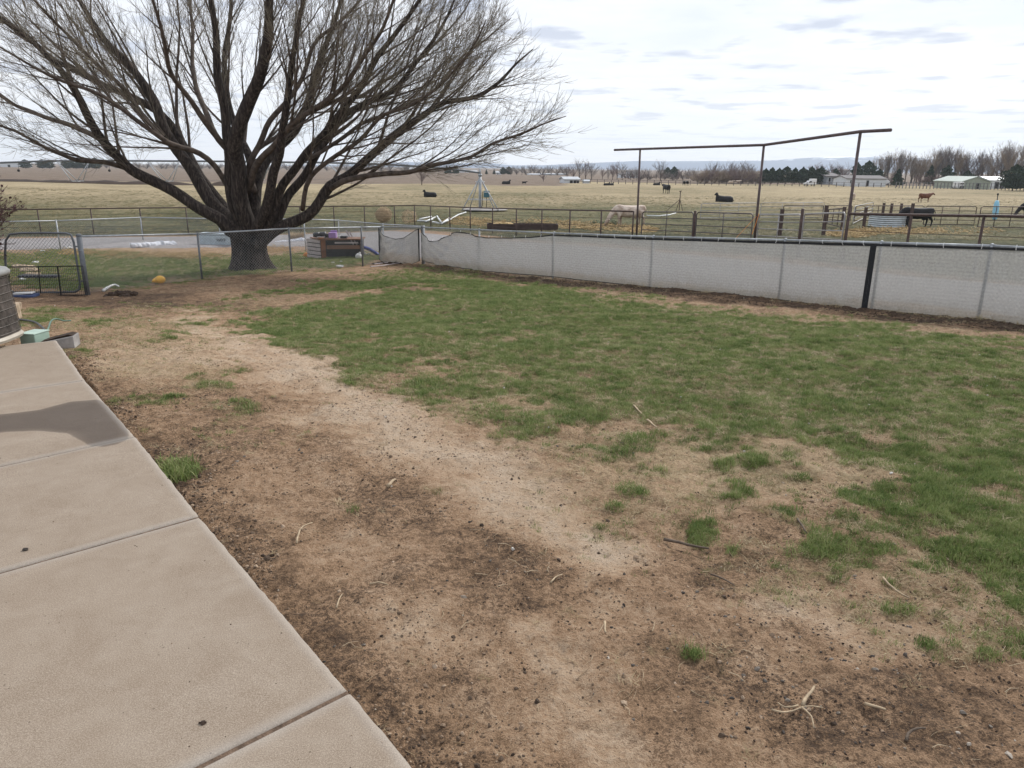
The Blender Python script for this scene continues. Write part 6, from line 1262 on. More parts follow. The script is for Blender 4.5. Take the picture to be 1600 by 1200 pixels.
# slatted crate bench in the enclosure
def crate_table():
    a = G(481, 402.5); b_ = G(502, 406.5); c_ = G(563, 405); t_ = thing('crate_table', 'slatted wooden crate table with brown top beyond the fence, left of the blue plastic', 'table', a)
    ztop = atY(481, 371.5, a.y).z - a.z; b_.y = a.y - .55; b_ = atY(502, 406, b_.y); b_.z = gh(b_.x, b_.y) ; c_ = atY(563, 404, b_.y + .25); c_.z = gh(c_.x, c_.y)
    A2 = Vector((0, 0, 0)); B2_ = b_ - a; C2 = c_ - a; zt = ztop
    def wallq(P, Q, z0, z1, th): 
        d = (Q - P); L_ = math.hypot(d.x, d.y); nn2 = Vector((d.y, -d.x, 0)).normalized() * th; vs = []
        for z in (z0, z1):
            for p in (P, Q): vs += [Vector((p.x, p.y, z)) , Vector((p.x, p.y, z)) + nn2]
        m = MB(); m.add(vs, [(0, 2, 3, 1), (4, 5, 7, 6), (0, 4, 6, 2), (1, 3, 7, 5), (0, 1, 5, 4), (2, 6, 7, 3)]); return m
    for k in range(5):
        z0 = .02 + k * (zt - .02) / 5; wallq(A2, B2_, z0, z0 + (zt - .02) / 5 - .035, .025).build('slat', wood_grey, t_)
    wallq(A2 + Vector((.02, .03, 0)), B2_ + Vector((.02, .03, 0)), 0, zt - .03, .01).build('liner', black_pl, t_)
    dirn = (C2 - B2_).normalized(); p1 = B2_ + dirn * .02; wallq(p1, p1 + dirn * .17, 0, zt - .03, .03).build('corner_board', simple('orange_brown_board', (.20, .085, .04), .7, 0, .3, 5, .2), t_)
    wallq(p1 + dirn * .2, C2, zt - .36, zt - .22, .03).build('shelf_board', wood_brown, t_); wallq(p1 + dirn * .2, C2, 0, .03, .03).build('bottom_board', wood_brown, t_)
    wallq(p1 + dirn * .5, p1 + dirn * 1.35, zt - .16, zt - .10, .02).build('pale_batten', wood_grey, t_)
    back = Vector((0, .62, 0)); wallq(p1 + back * .9, C2 + back * .9, 0, zt - .04, .03).build('back_wall', black_pl, t_); wallq(C2, C2 + back, 0, zt - .04, .03).build('end_wall', simple('dark_board', (.04, .03, .028), .8, 0, .3, 5, .2), t_)
    m = MB(); n = [B2_ - Vector((.05, .06, 0)), C2 + Vector((.08, -.06, 0)), C2 + back + Vector((.08, .1, 0)), A2 + Vector((.1, .1, 0))]; m.add([Vector((q.x, q.y, zt - .03)) for q in n] + [Vector((q.x, q.y, zt + .02)) for q in n], [(0, 3, 2, 1), (4, 5, 6, 7), (0, 1, 5, 4), (1, 2, 6, 5), (2, 3, 7, 6), (3, 0, 4, 7)]); m.build('table_top', wood_brown, t_)
    base = a + Vector((0, 0, zt + .02)); Yt = b_.y + .3
    def P(x): q = atY(x, 365, Yt); return Vector((q.x, Yt, base.z))
    o = thing('black_pot', 'black plastic plant pots lying on the left of the crate table', 'plant pot', P(499))
    for dx_, s in ((-.12, .11), (.12, .12), (.30, .09)): m = MB(); m.tube([(dx_ - .1, 0, s), (dx_ + .12, 0, s)], [s * .75, s], 12); m.build('pot', black_pl, o, True)
    o = thing('purple_box', 'purple plastic box with a raised lid on the crate table', 'box', P(520)); m = MB(); m.box((0, 0, .11), (.27, .24, .2)); m.build('box', purple_pl, o, bevel=.015); m = MB(); m.box((.02, .1, .24), (.24, .05, .08), .2); m.build('lid', purple_pl, o, bevel=.01)
    o = thing('dark_tray', 'black tray with a small white cup on the right of the crate table', 'tray', P(536)); m = MB(); m.box((0, 0, .05), (.3, .22, .08)); m.build('tray', black_pl, o, bevel=.02); m = MB(); m.tube([(-.12, -.08, .0), (-.12, -.08, .1)], [.04, .05], 10); m.build('cup', white_pl, o)
    o = thing('tan_dish', 'flat tan dish at the front left of the crate table', 'dish', P(503) + Vector((0, -.2, .0))); m = MB(); m.tube([(0, 0, .0), (0, 0, .05)], [.08, .14], 14); m.build('dish', orange_pl, o, True); m = MB(); m.tube([(0, 0, .05), (0, 0, .062)], .15, 14); m.build('rim', wood_grey, o, True)
    # pale planks leaning behind
    for x0, y0, x1, y1, lb in [(546, 362, 556, 373, 'pale board leaning behind the crate table'), (541, 360, 549, 370, 'white board leaning behind the crate table, left of the pale one')]:
        p = atY(x0, y0, Yt + .5); q = atY(x1 + 4, y1 + 14, Yt + .35); m = MB(); m.tube([Vector((0, 0, 0)), q - p], .035, 4); o = m.build('board', wood_grey if 'pale' in lb else white_pl); o.location = p; tag(o, lb, 'board')
crate_table()
def yardthings():
    # blue plastic slide piece with white stripe
    a = G(566, 398); b_ = G(597, 409); t_ = thing('blue_toy_slide', 'broken blue plastic toy slide with white struts leaning by the fence corner', 'toy', a)
    Yb = a.y - .3; P = [atY(x, y, Yb) - a for x, y in [(562, 388), (570, 387), (578, 390), (588, 396), (596, 402)]]
    m = MB(); vs = []
    for p in P:
        vs += [p + Vector((0, -.10, .06)), p + Vector((0, -.08, 0)), p + Vector((0, .12, -.02)), p + Vector((0, .14, .05))]
        vs += [p + Vector((0, -.10, .03)), p + Vector((0, -.08, -.05)), p + Vector((0, .12, -.07)), p + Vector((0, .14, .02))]
    fs = []
    for i in range(len(P) - 1):
        o_ = i * 8
        for j in range(3): fs += [(o_ + j, o_ + j + 1, o_ + j + 9, o_ + j + 8), (o_ + 4 + j, o_ + 12 + j, o_ + 13 + j, o_ + 5 + j)]
        fs += [(o_, o_ + 8, o_ + 12, o_ + 4), (o_ + 3, o_ + 7, o_ + 15, o_ + 11)]
    m.add(vs, fs); m.build('chute', blue_pl, t_, True)
    m = MB(); m.tube([atY(566, 391, Yb) - a, atY(576, 402, Yb) - a], .03, 6); m.tube([atY(577, 395, Yb) - a, atY(572, 402, Yb) - a], .025, 6); m.build('strut', white_pl, t_, True)
    m = MB(); m.tube([atY(564, 405, Yb) - a, atY(572, 407, Yb) - a, atY(584, 405, Yb) - a, atY(592, 407, Yb) - a], .05, 8); m.build('base', blue_pl, t_, True)
    m = MB(); m.ell((0, 0, .1), (.12, .11, .11), 14, 10, None, .04); m.ell((.05, 0, .22), (.04, .04, .04), 8, 6); o = m.build('white_jug', paper_m, None, True); o.location = G(560.5, 404.5); tag(o, 'grubby white jug lying against the right end of the crate table', 'jug')
    m = MB(); m.ell((0, 0, .07), (.12, .1, .09), 12, 8, None, .15); m.tube([(.05, 0, .1), (.1, 0, .16)], .03, 6); o = m.build('orange_pail', orange_pl, None, True); o.location = G(479, 401); tag(o, 'crumpled orange plastic pail left of the crate table', 'pail')
    # yellow scoop
    t_ = thing('yellow_toy', 'yellow plastic toy lying in the grass just beyond the fence', 'toy', G(249, 443)); m = MB(); m.ell((.03, 0, .10), (.13, .11, .10), 14, 9, None, .03); m.build('bowl', yellow_pl, t_, True); m = MB(); m.tube([(-.05, 0, .08), (-.13, 0, .07), (-.17, .02, .04)], [.07, .05, .03], 8); m.build('spout', yellow_pl, t_, True)
    # white tarp roll
    a = G(206, 388); b_ = G(274, 384); mb_ = MB(); P = [a.lerp(b_, i / 40) for i in range(41)]; mb_.tube([p - a + Vector((0, .05 * noise.noise((i * .3, 3, 0)), .10 + .03 * noise.noise((i * .4, 0, 0)))) for i, p in enumerate(P)], [.15 + .06 * noise.noise((i * .35, 5, 0)) + (.0 if 0 < i < 40 else -.07) for i in range(41)], 16)
    mb_.v = [(q[0] + .05 * noise.noise(Vector(q) * 7), q[1] + .05 * noise.noise(Vector(q) * 6 + Vector((5, 0, 0))), q[2] * .85 + .07 * noise.noise(Vector(q) * 5 + Vector((0, 9, 0)))) for q in mb_.v]
    o = mb_.build('white_tarp', tarp_white, None, False); o.location = a; tag(o, 'long roll of crumpled white tarp at the edge of the gravel road', 'tarp')
    # pale blue trough with a dark print
    a = G(312, 384); t_ = thing('pale_trough', 'pale blue-grey trough with a smudged dark print, left of the willow trunk', 'trough', a); Wb = (atY(372, 380, a.y) - atY(312, 380, a.y)).x; hb2 = atY(312, 363.5, a.y).z - a.z
    m = MB(); m.box((Wb / 2, .3, hb2 * .42), (Wb, .6, hb2 * .8)); m.build('body', pale_blue, t_, bevel=.04); m = MB(); m.box((Wb / 2, .3, hb2 * .90), (Wb * 1.04, .66, hb2 * .12)); m.build('rim', simple('pale_blue_rim', (.50, .58, .62), .4, 0, .1, 5, .03), t_, bevel=.03); m = MB(); m.box((Wb / 2, .3, .02), (Wb * 1.03, .64, .05)); m.build('foot', simple('pale_rim', (.48, .55, .58), .4, 0, .1, 5, .03), t_, bevel=.01)
    def mk(x, y): q = atY(x, y, a.y - .02) - a; return Vector((q.x, -.012, q.z))
    m = MB()
    for seg in ([(338.5, 373), (340, 377), (341.5, 373.5), (342.5, 377.5)], [(343, 377), (344, 372.5), (345.5, 377)], [(346, 373), (348, 375.5), (346.5, 377)], [(348.5, 373.5), (351.5, 373), (350.5, 376.5)]): m.tube([mk(*q) for q in seg], .011, 4)
    tag(m.build('printed_mark', black_pl, t_), kind='stuff')
    # white slab of sheeting near the straw clump, straw clump, stones
    a = G(430, 380); b_ = G(477, 378); m = MB(); P = [a.lerp(b_, i / 8) for i in range(9)]; m.tube([p - a + Vector((0, 0, .07)) for p in P], [.06, .1, .12, .1, .12, .13, .14, .2, .12], 14); m.v = [(q[0] + .08 * noise.noise(Vector(q) * 5), q[1] + .08 * noise.noise(Vector(q) * 6 + Vector((5, 0, 0))), q[2] * .8 + .08 * noise.noise(Vector(q) * 5 + Vector((0, 9, 0)))) for q in m.v]; o = m.build('white_sheeting', tarp_white, None, False); o.location = a; tag(o, 'rumpled white sheeting behind the willow beside the straw clump', 'sheeting')
    t_ = thing('straw_clump', 'dry orange straw clump on the road edge right of the willow trunk', 'dry grass', G(464, 376)); rs = np.random.RandomState(8); n = 500; an = rs.uniform(0, 2 * PI, n); rr = rs.uniform(0, .25, n); le = rs.uniform(.25, .45, n); bs = np.stack([rr * np.cos(an), rr * np.sin(an), np.zeros(n)], 1); tp = bs + np.stack([np.cos(an) * le * .7, np.sin(an) * le * .7, le], 1); V, Fq = batch_tubes(np.stack([bs, (bs + tp) / 2 + [0, 0, .05], tp], 1), np.tile([.006, .006, .003], (n, 1)), 3); tag(link('stalks', mesh_np('stalks', V, Fq), tumble_m, t_), kind='stuff')
    # bits of litter
    for px, py, s, lb in [(67, 393, .10, 'white paper scrap on the gravel road, left of the far fence post'), (107, 389, .18, 'crumpled white bag at the foot of the far fence post'), (55, 411, .12, 'small white card on the grass behind the garden gate'), (36, 438, .10, 'small pale brick behind the black wire panel'), (531, 417.5, .12, 'white feather-like scrap on the bare soil below the crate table'), (520, 411, .06, 'tiny white scrap on the grass below the crate table'), (533, 409, .06, 'tiny white scrap on the grass below the purple box')]:
        m = MB(); m.ell((0, 0, s * .25), (s, s * .6, s * .35), 8, 5, None, .3); o = m.build('litter_scrap', paper_m); o.location = G(px, py); tag(o, lb, 'litter', 'white scraps lying about beyond the lawn')
    # boards and rubble behind the gate
    m = MB(); m.box((0, 0, .08), (1.0, .25, .06), .05); o = m.build('dark_board', simple('dark_weathered_board', (.06, .06, .07), .8, 0, .3, 5, .2)); o.location = G(62, 436); tag(o, 'dark board lying behind the black wire panel', 'board')
    t_ = thing('blue_mat', 'folded blue and white mat lying at the foot of the garden gate', 'mat', G(38, 464)); m = MB(); m.box((0, 0, .03), (.48, .3, .05), .1, None, .01); m.build('blue_layer', simple('dull_blue_cloth', (.06, .08, .16), .8, 0, .3, 6, .2), t_, bevel=.015); m = MB(); m.box((-.02, .04, .075), (.36, .22, .03), .2, None, .01); m.build('white_layer', paper_m, t_, bevel=.01)
    for px, py, s in [(38, 420, .35), (46, 424, .3), (30, 417, .25), (52, 430, .22)]:
        m = MB(); m.ell((0, 0, s * .12), (s, s * .6, s * .25), 9, 6, None, .2); o = m.build('rubble_stone', stone_m); o.location = G(px, py); tag(o, {38: 'pale flat rubble stone in the middle of the heap behind the wire panel', 46: 'pale rubble stone at the right of the heap behind the wire panel', 30: 'pale rubble stone at the back left of the heap behind the wire panel', 52: 'lowest pale rubble stone behind the wire panel'}[px], 'stone', 'rubble stones behind the garden gate')
    # bare branch and bark heap by the gate
    def S(pts, r, name, lb, mat, cat='stick', gr=None, lift=.02):
        P = [G(x, y) + Vector((0, 0, lift)) for x, y in pts]; O = P[0]; P = smooth_path(P, .05); n = len(P); m = MB(); m.tube([p - O + Vector((noise.noise(p * 14), noise.noise(p * 17), noise.noise(p * 5))) * .010 for p in P], [r * (1 - .5 * i / n) for i in range(n)], 6); o = m.build(name, mat, None, True); o.location = O; tag(o, lb, cat, gr)
    S([(162, 457), (172, 451), (180, 448), (186, 451)], .035, 'white_branch', 'bleached white branch lying right of the gate post', paper_m, 'branch', None, .05)
    g1 = 'loose sticks on the yard soil'
    for pts, r, lb, mt in [([(1038, 846), (1060, 851), (1084, 857), (1107, 860)], .009, 'straight dark stick on the soil in the middle right of the yard', stick_dk), ([(465, 853), (468, 838), (476, 826), (489, 820)], .006, 'curved pale stem on the soil beside the patio', stick_m), ([(527, 952), (531, 942), (535, 933)], .005, 'short upright-looking pale stick below the curved stem', stick_m), ([(583, 940), (593, 932), (605, 926)], .006, 'pale stick below the forked twig', stick_m), ([(578, 915), (592, 912), (606, 917)], .005, 'forked pale twig in the lower middle of the yard', stick_m),
                       ([(1253, 1108), (1262, 1092), (1270, 1076)], .008, 'thick pale stub of the star-shaped stem tangle', stick_m), ([(1204, 1115), (1222, 1120), (1240, 1117), (1252, 1110), (1285, 1111)], .004, 'long pale stem across the star-shaped tangle', stick_m), ([(1250, 1110), (1266, 1125), (1270, 1142)], .004, 'pale stem pointing to the bottom from the star-shaped tangle', stick_m), ([(1245, 1107), (1228, 1112), (1215, 1104)], .004, 'thin pale stem at the left of the star-shaped tangle', stick_m),
                       ([(1415, 1160), (1420, 1150), (1432, 1144), (1446, 1145)], .006, 'hooked dark stem near the bottom right corner', stick_dk), ([(606, 762), (612, 754), (618, 750)], .012, 'pale chip of wood on the bare path', stick_m), ([(1322, 788), (1336, 796), (1349, 805)], .008, 'pale straw stick at the edge of the lower lawn', stick_m), ([(990, 636), (998, 644), (1002, 648)], .010, 'short thick pale stick on the lawn', stick_m), ([(1011, 658), (1020, 666), (1026, 671)], .010, 'second short thick pale stick on the lawn, lower right of the first', stick_m), ([(1154, 614), (1158, 630), (1174, 636)], .007, 'bent pale stick in the middle of the lawn', stick_m),
                       ([(1173, 676), (1180, 684), (1186, 688)], .006, 'pale forked straw on the lawn above the big straw patch', stick_m), ([(1245, 815), (1253, 826), (1262, 836)], .007, 'dark curled bark strip on the strawy soil', stick_dk), ([(1470, 818), (1474, 808)], .007, 'upright pale straw on the right lawn', stick_m), ([(943, 975), (945, 985), (947, 992)], .006, 'small pale forked twig in the lower middle right', stick_m), ([(860, 915), (868, 908), (880, 902)], .005, 'thin pale curl on the dark soil patch', stick_m), ([(1110, 900), (1128, 906), (1150, 918)], .005, 'thin grey twig above the worn hollow', stick_dk), ([(1350, 1102), (1370, 1108), (1386, 1116)], .006, 'pale straw on the stony corner soil', stick_m),
                       ([(226, 1046), (236, 1046), (244, 1043)], .003, 'small dark twig lying on the near patio slab', stick_dk), ([(305, 1044), (309, 1041), (314, 1043)], .0035, 'tiny dark curl on the near patio slab', stick_dk), ([(730, 655), (745, 648)], .006, 'pale straw stick at the edge of the worn path', stick_m), ([(1380, 905), (1400, 925), (1422, 936)], .006, 'thin pale twig over the lower right grass', stick_m)]: S(pts, r, 'stick', lb, mt, 'stick', g1, .012)
    for pts, lb in [([(579, 419), (600, 417), (626, 412.5)], 'long pale stick in the brush heap under the sagging screen'), ([(585, 415), (604, 413), (618, 410)], 'grey stick behind the long pale one under the sagging screen'), ([(590, 412), (612, 411), (634, 413)], 'dark stick at the top of the brush heap under the sagging screen')]: S(pts, .022, 'stick', lb, wood_grey if 'dark' not in lb else stick_dk, 'stick', 'brush under the sagging screen', .05)
    S([(40, 861), (46, 860)], .012, 'dark_crumb', 'dark pebble on the left patio slab', stick_dk, 'pebble', None, .012) if False else None
    m = MB(); m.ell((0, 0, .006), (.014, .010, .007), 8, 5, None, .2); o = m.build('dark_pebble', pebble_m); o.location = flat(40, 860); tag(o, 'dark pebble lying on the patio slab at the left edge', 'pebble')
    m = MB(); m.ell((0, 0, .004), (.012, .009, .005), 8, 5, None, .3); m.tube([(-.015, 0, .004), (.0, 0, .006)], .003, 5); o = m.build('dried_leaf', mulch_m); o.location = flat(318, 1131); tag(o, 'shrivelled brown leaf on the near patio slab', 'leaf')
yardthings()
for j, (px, py, rx, ry, rz_, n) in enumerate([(190, 461, 22, .35, .07, 120), (605, 413, 24, .5, .08, 60)]): heap(['low dark heap of bark mulch right of the gate post', 'dark brush litter under the sagging screen'][j], 'mulch_heap', 'mulch', px, py, rx, ry, rz_, mulch_m, n, 20 + j, (.02, .06))
strands('dry_stalks', [(190, 397, 60, 4), (290, 400, 60, 5), (120, 396, 30, 4), (420, 390, 40, 6), (230, 402, 90, 4)], 1400, hay_m, .28, .006, 15, zj=.05)

# ================================================================== scattered stuff: grass, pebbles, crumbs, straw (instanced)
def protos(name, meshes, mat):
    out_ = []
    for i, me_ in enumerate(meshes):
        if not me_.materials: me_.materials.append(mat)
        o = bpy.data.objects.new(name + '_source', me_); out_.append(o)
    c_ = bpy.data.collections.new(name + '_sources'); [c_.objects.link(o) for o in out_]; return c_
def tuft(seed, n, h, spread, wdt, flat_=.0):
    rs = np.random.RandomState(seed); V = []; Fq = []
    for i in range(n):
        a = rs.uniform(0, 2 * PI); r = spread * math.sqrt(rs.rand()); bx, by = r * math.cos(a), r * math.sin(a); hh_ = h * rs.uniform(.45, 1.1); la = rs.uniform(0, 2 * PI); lean = rs.uniform(.25, 1.1) + flat_; w2 = wdt * rs.uniform(.6, 1.2); pa = la + PI / 2
        tx, ty = math.cos(la) * lean * hh_, math.sin(la) * lean * hh_; wx, wy = math.cos(pa) * w2, math.sin(pa) * w2; k = len(V); zt = hh_ / (1 + flat_ * 2)
        V += [(bx - wx, by - wy, -.005), (bx + wx, by + wy, -.005), (bx + tx * .4 + wx * .8, by + ty * .4 + wy * .8, zt * .62), (bx + tx * .4 - wx * .8, by + ty * .4 - wy * .8, zt * .62), (bx + tx + wx * .1, by + ty + wy * .1, zt), (bx + tx - wx * .1, by + ty - wy * .1, zt * .99)]
        Fq += [(k, k + 1, k + 2, k + 3), (k + 3, k + 2, k + 4, k + 5)]
    return mesh_np('tuft', np.array(V), np.array(Fq))
def stone(seed, s=1.0, sub=1):
    bm = bmesh.new(); bmesh.ops.create_icosphere(bm, subdivisions=sub, radius=1); rr = random.Random(seed); sx, sy, sz_ = rr.uniform(.7, 1.2), rr.uniform(.7, 1.1), rr.uniform(.45, .8)
    for v in bm.verts: k = 1 + rr.uniform(-.38, .38); v.co = Vector((v.co.x * sx, v.co.y * sy, v.co.z * sz_)) * k * s
    me_ = bpy.data.meshes.new('stone'); bm.to_mesh(me_); bm.free(); return me_
# true surface height under scattered pieces, from the same lattice as the ground sheet
def surf(x, y):
    i = np.clip(np.searchsorted(xs, x) - 1, 0, len(xs) - 2); j = np.clip(np.searchsorted(ys, y) - 1, 0, len(ys) - 2); fx = (x - xs[i]) / (xs[i + 1] - xs[i]); fy = (y - ys[j]) / (ys[j + 1] - ys[j])
    return (Z[j, i] * (1 - fx) + Z[j, i + 1] * fx) * (1 - fy) + (Z[j + 1, i] * (1 - fx) + Z[j + 1, i + 1] * fx) * fy
def scatter(name, pts, rots, scl, coll, label=None):
    me_ = bpy.data.meshes.new(name); me_.vertices.add(len(pts)); me_.vertices.foreach_set('co', pts.astype(np.float32).ravel())
    a = me_.attributes.new('rot', 'FLOAT_VECTOR', 'POINT'); a.data.foreach_set('vector', rots.astype(np.float32).ravel()); a = me_.attributes.new('scl', 'FLOAT_VECTOR', 'POINT'); a.data.foreach_set('vector', scl.astype(np.float32).ravel())
    o = link(name, me_); tag(o, label, None, None, 'stuff')
    g = bpy.data.node_groups.new(name + '_nodes', 'GeometryNodeTree'); g.interface.new_socket('Geometry', in_out='INPUT', socket_type='NodeSocketGeometry'); g.interface.new_socket('Geometry', in_out='OUTPUT', socket_type='NodeSocketGeometry')
    gi = g.nodes.new('NodeGroupInput'); go = g.nodes.new('NodeGroupOutput'); ci = g.nodes.new('GeometryNodeCollectionInfo'); ci.inputs['Collection'].default_value = coll; ci.inputs['Separate Children'].default_value = True; ci.inputs['Reset Children'].default_value = True
    ip = g.nodes.new('GeometryNodeInstanceOnPoints'); ip.inputs['Pick Instance'].default_value = True; ri = g.nodes.new('FunctionNodeRandomValue'); ri.data_type = 'INT'; ri.inputs['Max'].default_value = 99
    ra = g.nodes.new('GeometryNodeInputNamedAttribute'); ra.data_type = 'FLOAT_VECTOR'; ra.inputs[0].default_value = 'rot'; sa = g.nodes.new('GeometryNodeInputNamedAttribute'); sa.data_type = 'FLOAT_VECTOR'; sa.inputs[0].default_value = 'scl'
    mp_ = g.nodes.new('GeometryNodeMeshToPoints'); g.links.new(gi.outputs[0], mp_.inputs['Mesh']); g.links.new(mp_.outputs[0], ip.inputs['Points']); g.links.new(ci.outputs[0], ip.inputs['Instance']); g.links.new(ri.outputs[2], ip.inputs['Instance Index'])
    g.links.new(ra.outputs[0], ip.inputs['Rotation']); g.links.new(sa.outputs[0], ip.inputs['Scale']); g.links.new(ip.outputs[0], go.inputs[0])
    md = o.modifiers.new('scatter', 'NODES'); md.node_group = g; return o
RS = np.random.RandomState(77)
def keep_off(x, y):
    s = (x - EDGE_P.x) * en.x + (y - EDGE_P.y) * en.y; al = (x - EDGE_P.x) * ed.x + (y - EDGE_P.y) * ed.y; return ~((s > -.015) & (al < 6.8))
def rnd_pts(n, y0, y1, margin=1.12):
    # uniform over the ground between depths y0..y1 within a generous fan
    y = np.sqrt(RS.uniform(y0 * y0, y1 * y1, n)); x = y * RS.uniform(-.86 * margin, .80 * margin, n); m_ = keep_off(x, y); return x[m_], y[m_]
def scat(name, x, y, coll, smin, smax, tilt=.2, zoff=0.0, gz=None, sc_=None):
    z = surf(x, y) + zoff; n = len(x); rot = np.stack([RS.normal(0, tilt, n), RS.normal(0, tilt, n), RS.uniform(0, 6.28, n)], 1); s = RS.uniform(smin, smax, n) if sc_ is None else sc_; return scatter(name, np.stack([x, y, z], 1), rot, np.stack([s, s, s], 1), coll)
green_c = protos('green_tuft', [tuft(i, 24, .029, .036, .0013) for i in range(4)], grass_m)
dry_c = protos('dry_tuft', [tuft(20 + i, 22, .034, .040, .0012, .9) for i in range(3)], dead_m)
lawn_x = []; lawn_y = []
for (n, y0, y1) in [(90000, 1.6, 5), (200000, 5, 12), (230000, 12, 19), (150000, 19, 32)]:
    x, y = rnd_pts(n, y0, y1); g = green_at(x, y); cl_ = vnoise(x, y, 9, 61, 2) ; p = g * (.16 + .66 * np.clip((cl_ - .40) * 5, 0, 1)); k = RS.rand(len(x)) < p; lawn_x.append(x[k]); lawn_y.append(y[k])
x = np.concatenate(lawn_x); y = np.concatenate(lawn_y); print('green tufts', len(x))
far_k = 1 + np.clip((y - 8) / 14, 0, 1) * .6; s = RS.uniform(.65, 1.25, len(x)) * far_k * (.75 + .5 * vnoise(x, y, 2.2, 63, 2)); scat('lawn_grass', x, y, green_c, 0, 0, .2, 0, None, s)
x, y = rnd_pts(190000, 1.6, 16); g = sample(gm, x, y); st_ = sample(sm, x, y); n1 = vnoise(x, y, 3.0, 71, 3); gg = green_at(x, y); p = np.clip(.45 * st_ + .75 * np.clip(g, 0, 1) * (.35 + .65 * (n1 > .45)) + .004, 0, 1); k = RS.rand(len(x)) < p; x, y = x[k], y[k]; print('dry tufts', len(x)); scat('dry_grass', x, y, dry_c, .6, 1.25, .2, -.002)
x, y = rnd_pts(26000, 16, 34); gg = green_at(x, y); k = RS.rand(len(x)) < .25 + .4 * gg; scat('dry_grass_beyond', x[k], y[k], dry_c, 1.0, 2.0, .2)
x, y = rnd_pts(90000, 1.6, 13); sp_m = sample(spm, x, y); cn = vnoise(x, y, 4.5, 65, 3, .6); k = RS.rand(len(x)) < np.clip(sp_m * (cn - .42) * 8, 0, .9) * (1 - .6 * green_at(x, y)); x, y = x[k], y[k]; hf = RS.rand(len(x)) < .42; print('sparse', len(x))
scat('sparse_grass', x[hf], y[hf], green_c, .45, 1.0, .3, -.004); scat('sparse_dry_grass', x[~hf], y[~hf], dry_c, .5, 1.1, .3, -.003)
# a long tuft on the patio edge
tx, ty, _q = G(268, 742); a = RS.uniform(0, 6.28, 60); r = np.sqrt(RS.rand(60)) * .13; x = tx + np.cos(a) * r; y = ty + np.sin(a) * r; scat('edge_tuft_grass', x, y, green_c, 1.8, 2.6, .25)
# pasture tussocks
x = RS.uniform(-1, 1, 60000); y = 40 + 75 * RS.rand(60000) ** 1.3; x = x * y * .9; k = (RS.rand(len(x)) < beyond_pf(x, y) * (vnoise(x, y, .25, 81, 3) * 1.2 - .2)); x, y = x[k], y[k]; print('tussocks', len(x))
tus_c = protos('tussock', [tuft(40 + i, 24, .10, .16, .006, .6) for i in range(3)], blade_mat('pasture_blades', [(.25, (.075, .085, .03)), (.5, (.17, .15, .07)), (.75, (.34, .27, .14))])); scat('pasture_grass', x, y, tus_c, .7, 1.6, .1)
# stones and crumbs
peb_c = protos('pebble', [stone(i, 1, 1) for i in range(6)], pebble_m); crumb_c = protos('crumb', [stone(30 + i, 1, 1) for i in range(5)], clod_m)
x, y = rnd_pts(11000, 1.5, 7); cl_ = vnoise(x, y, 1.6, 91, 3); dark = 1 - sample(lm, x, y); corner = np.clip((x - .2) / 1.2, 0, 1) * np.clip((3.2 - y) / 1.2, 0, 1); k = RS.rand(len(x)) < np.clip((cl_ - .46) * 2.6 * dark + .05 + corner * 1.2 * (cl_ > .46), 0, 1) * np.clip(1.1 - green_at(x, y), 0, 1); x, y = x[k], y[k]; s = np.exp(RS.normal(math.log(.0035), .6, len(x))); s = np.minimum(s, .0145); print('pebbles', len(x)); scat('pebbles', x, y, peb_c, 0, 0, .4, .001, None, s)
x, y = rnd_pts(120000, 1.5, 10); cl_ = vnoise(x, y, 2.6, 93, 4, .65); k = RS.rand(len(x)) < np.clip((cl_ - .48) * 7, .05, 1) * np.clip(1.05 - green_at(x, y), 0, 1); x, y = x[k], y[k]; s = np.minimum(np.exp(RS.normal(math.log(.0028), .6, len(x))), .014); print('crumbs', len(x)); scat('soil_crumbs', x, y, crumb_c, 0, 0, .5, .0, None, s)
# dark crumbs hugging the patio edge
n = 5000; al = RS.uniform(-1.6, 6.7, n); s_ = -.02 - np.abs(RS.normal(0, .16, n)); x = EDGE_P.x + ed.x * al + en.x * s_; y = EDGE_P.y + ed.y * al + en.y * s_; k = vnoise(x, y, 3, 95, 2) > .42; x, y = x[k], y[k]; scat('edge_crumbs', x, y, crumb_c, 0, 0, .5, 0, None, np.minimum(np.exp(RS.normal(math.log(.005), .5, len(x))), .018))
n = 420; al = RS.uniform(-1.5, 6.4, n); s_ = np.abs(RS.normal(0, .55, n)) + .01; x = EDGE_P.x + ed.x * al + en.x * s_; y = EDGE_P.y + ed.y * al + en.y * s_; k = (vnoise(x, y, 2, 121, 3) > .5) | (s_ < .12); x, y = x[k], y[k]; sz_ = RS.uniform(.0008, .0032, len(x)); scatter('grit_on_patio', np.stack([x, y, .0006 + 0 * x], 1), np.stack([0 * x, 0 * x, RS.uniform(0, 6.28, len(x))], 1), np.stack([sz_] * 3, 1), crumb_c)
bark_c = protos('bark_bit', [stone(90 + i, .011, 1) for i in range(3)], mulch_m)
x, y = rnd_pts(60000, 1.5, 11); cl_ = vnoise(x, y, 1.5, 99, 4, .65); dk = 1 - sample(lm, x, y); k = RS.rand(len(x)) < np.clip((cl_ - .5) * 6, 0, 1) * np.clip(dk * 1.3 - .35, 0.05, 1) * np.clip(1.05 - green_at(x, y), 0, 1); x, y = x[k], y[k]; print('bark', len(x)); scat('bark_bits', x, y, bark_c, .2, .75, .5, 0)
def bit(seed, L_, r):
    rs = np.random.RandomState(seed); P = np.array([[(-L_ / 2, 0, .002), (0, rs.normal(0, L_ * .08), .004), (L_ / 2, rs.normal(0, L_ * .1), .002)]]); V, Fq = batch_tubes(P, np.array([[r, r, r * .6]]), 3); return mesh_np('bit', V, Fq)
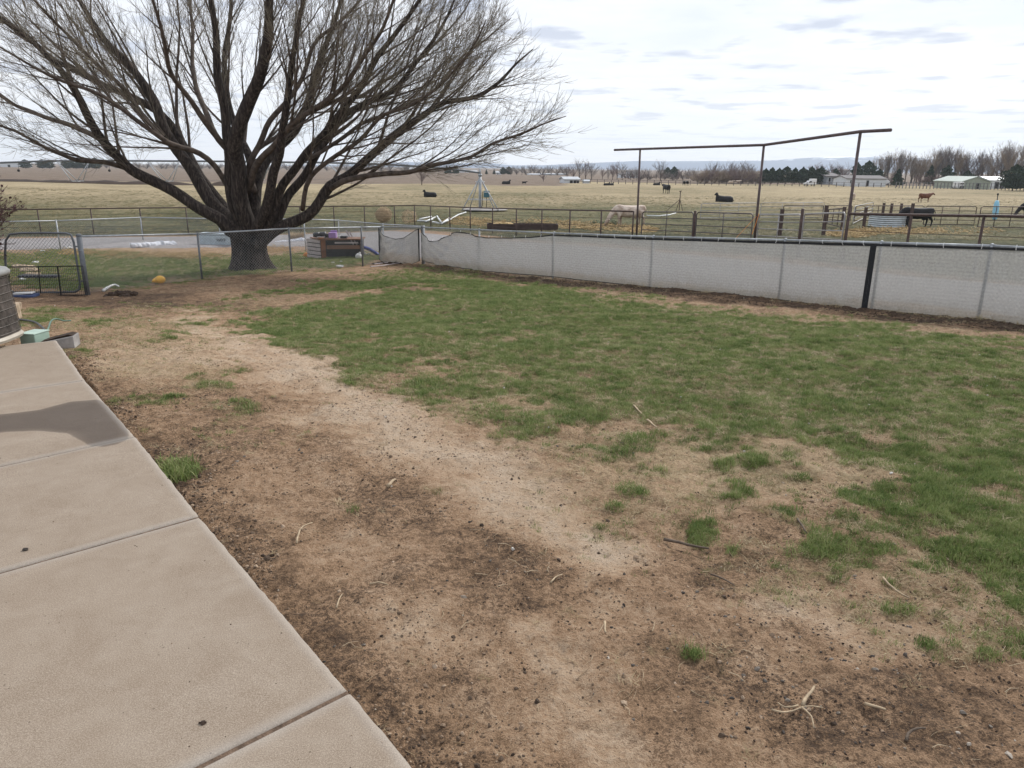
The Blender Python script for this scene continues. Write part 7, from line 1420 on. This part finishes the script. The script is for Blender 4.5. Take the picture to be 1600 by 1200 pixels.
bit_c = protos('straw_bit', [bit(i, .05, .0011) for i in range(4)], straw_bit_m)
x, y = rnd_pts(42000, 1.5, 11); st_ = sample(sm, x, y); cl_ = vnoise(x, y, 2.0, 97, 3); k = RS.rand(len(x)) < np.clip(.03 + .75 * st_ + .4 * (cl_ > .60), 0, 1); x, y = x[k], y[k]; print('bits', len(x)); scat('straw_bits', x, y, bit_c, .4, 1.5, .12, .002)
chip_c = protos('chip', [stone(60 + i, .018, 1) for i in range(3)], chip_m)
x, y = rnd_pts(420, 3.0, 16); g = sample(gm, x, y); k = RS.rand(len(x)) < .12 + .4 * g; scat('pale_chips', x[k], y[k], chip_c, .25, .8, .5, .012)
mul_c = protos('mulch_chip', [stone(70 + i, .03, 1) for i in range(3)], mulch_m)
px_ = RS.uniform(600, 1640, 5200); base_y = np.interp(px_, [q[0] for q in botl], [q[1] for q in botl]); py_ = base_y + RS.uniform(1, 15, len(px_)); gx2 = []; 
for a_, b2 in zip(px_[::2], py_[::2]): gx2.append(G_fast(a_, b2))
gx2 = np.array(gx2); scat('fence_foot_mulch', gx2[:, 0], gx2[:, 1], mul_c, .2, .7, .6)

wx = RS.uniform(680, 1640, 900); wy = np.interp(wx, [q[0] for q in botl], [q[1] for q in botl]) + RS.uniform(-1, 6, len(wx)); wp = np.array([G_fast(a_, b2) for a_, b2 in zip(wx, wy)]); hf = vnoise(wp[:, 0], wp[:, 1], 1.2, 111, 2) > .5; wp = wp[hf]
scat('fence_foot_weeds', wp[:, 0], wp[:, 1], dry_c, .8, 2.2, .3)
# ================================================================== haze
hz, t, b = new_mat('haze_air'); t.nodes.remove(b); pv = N(t, 'ShaderNodeVolumePrincipled'); pv.inputs['Density'].default_value = 0.00016; pv.inputs['Color'].default_value = (.82, .91, 1.0, 1); pv.inputs['Anisotropy'].default_value = .2; t.links.new(pv.outputs[0], t.nodes['Material Output'].inputs['Volume'])
HAZE = True
if HAZE:
    m = MB(); m.box((0, 3100, 130), (19000, 7400, 290)); o = m.build('haze', hz); tag(o, kind='stuff')
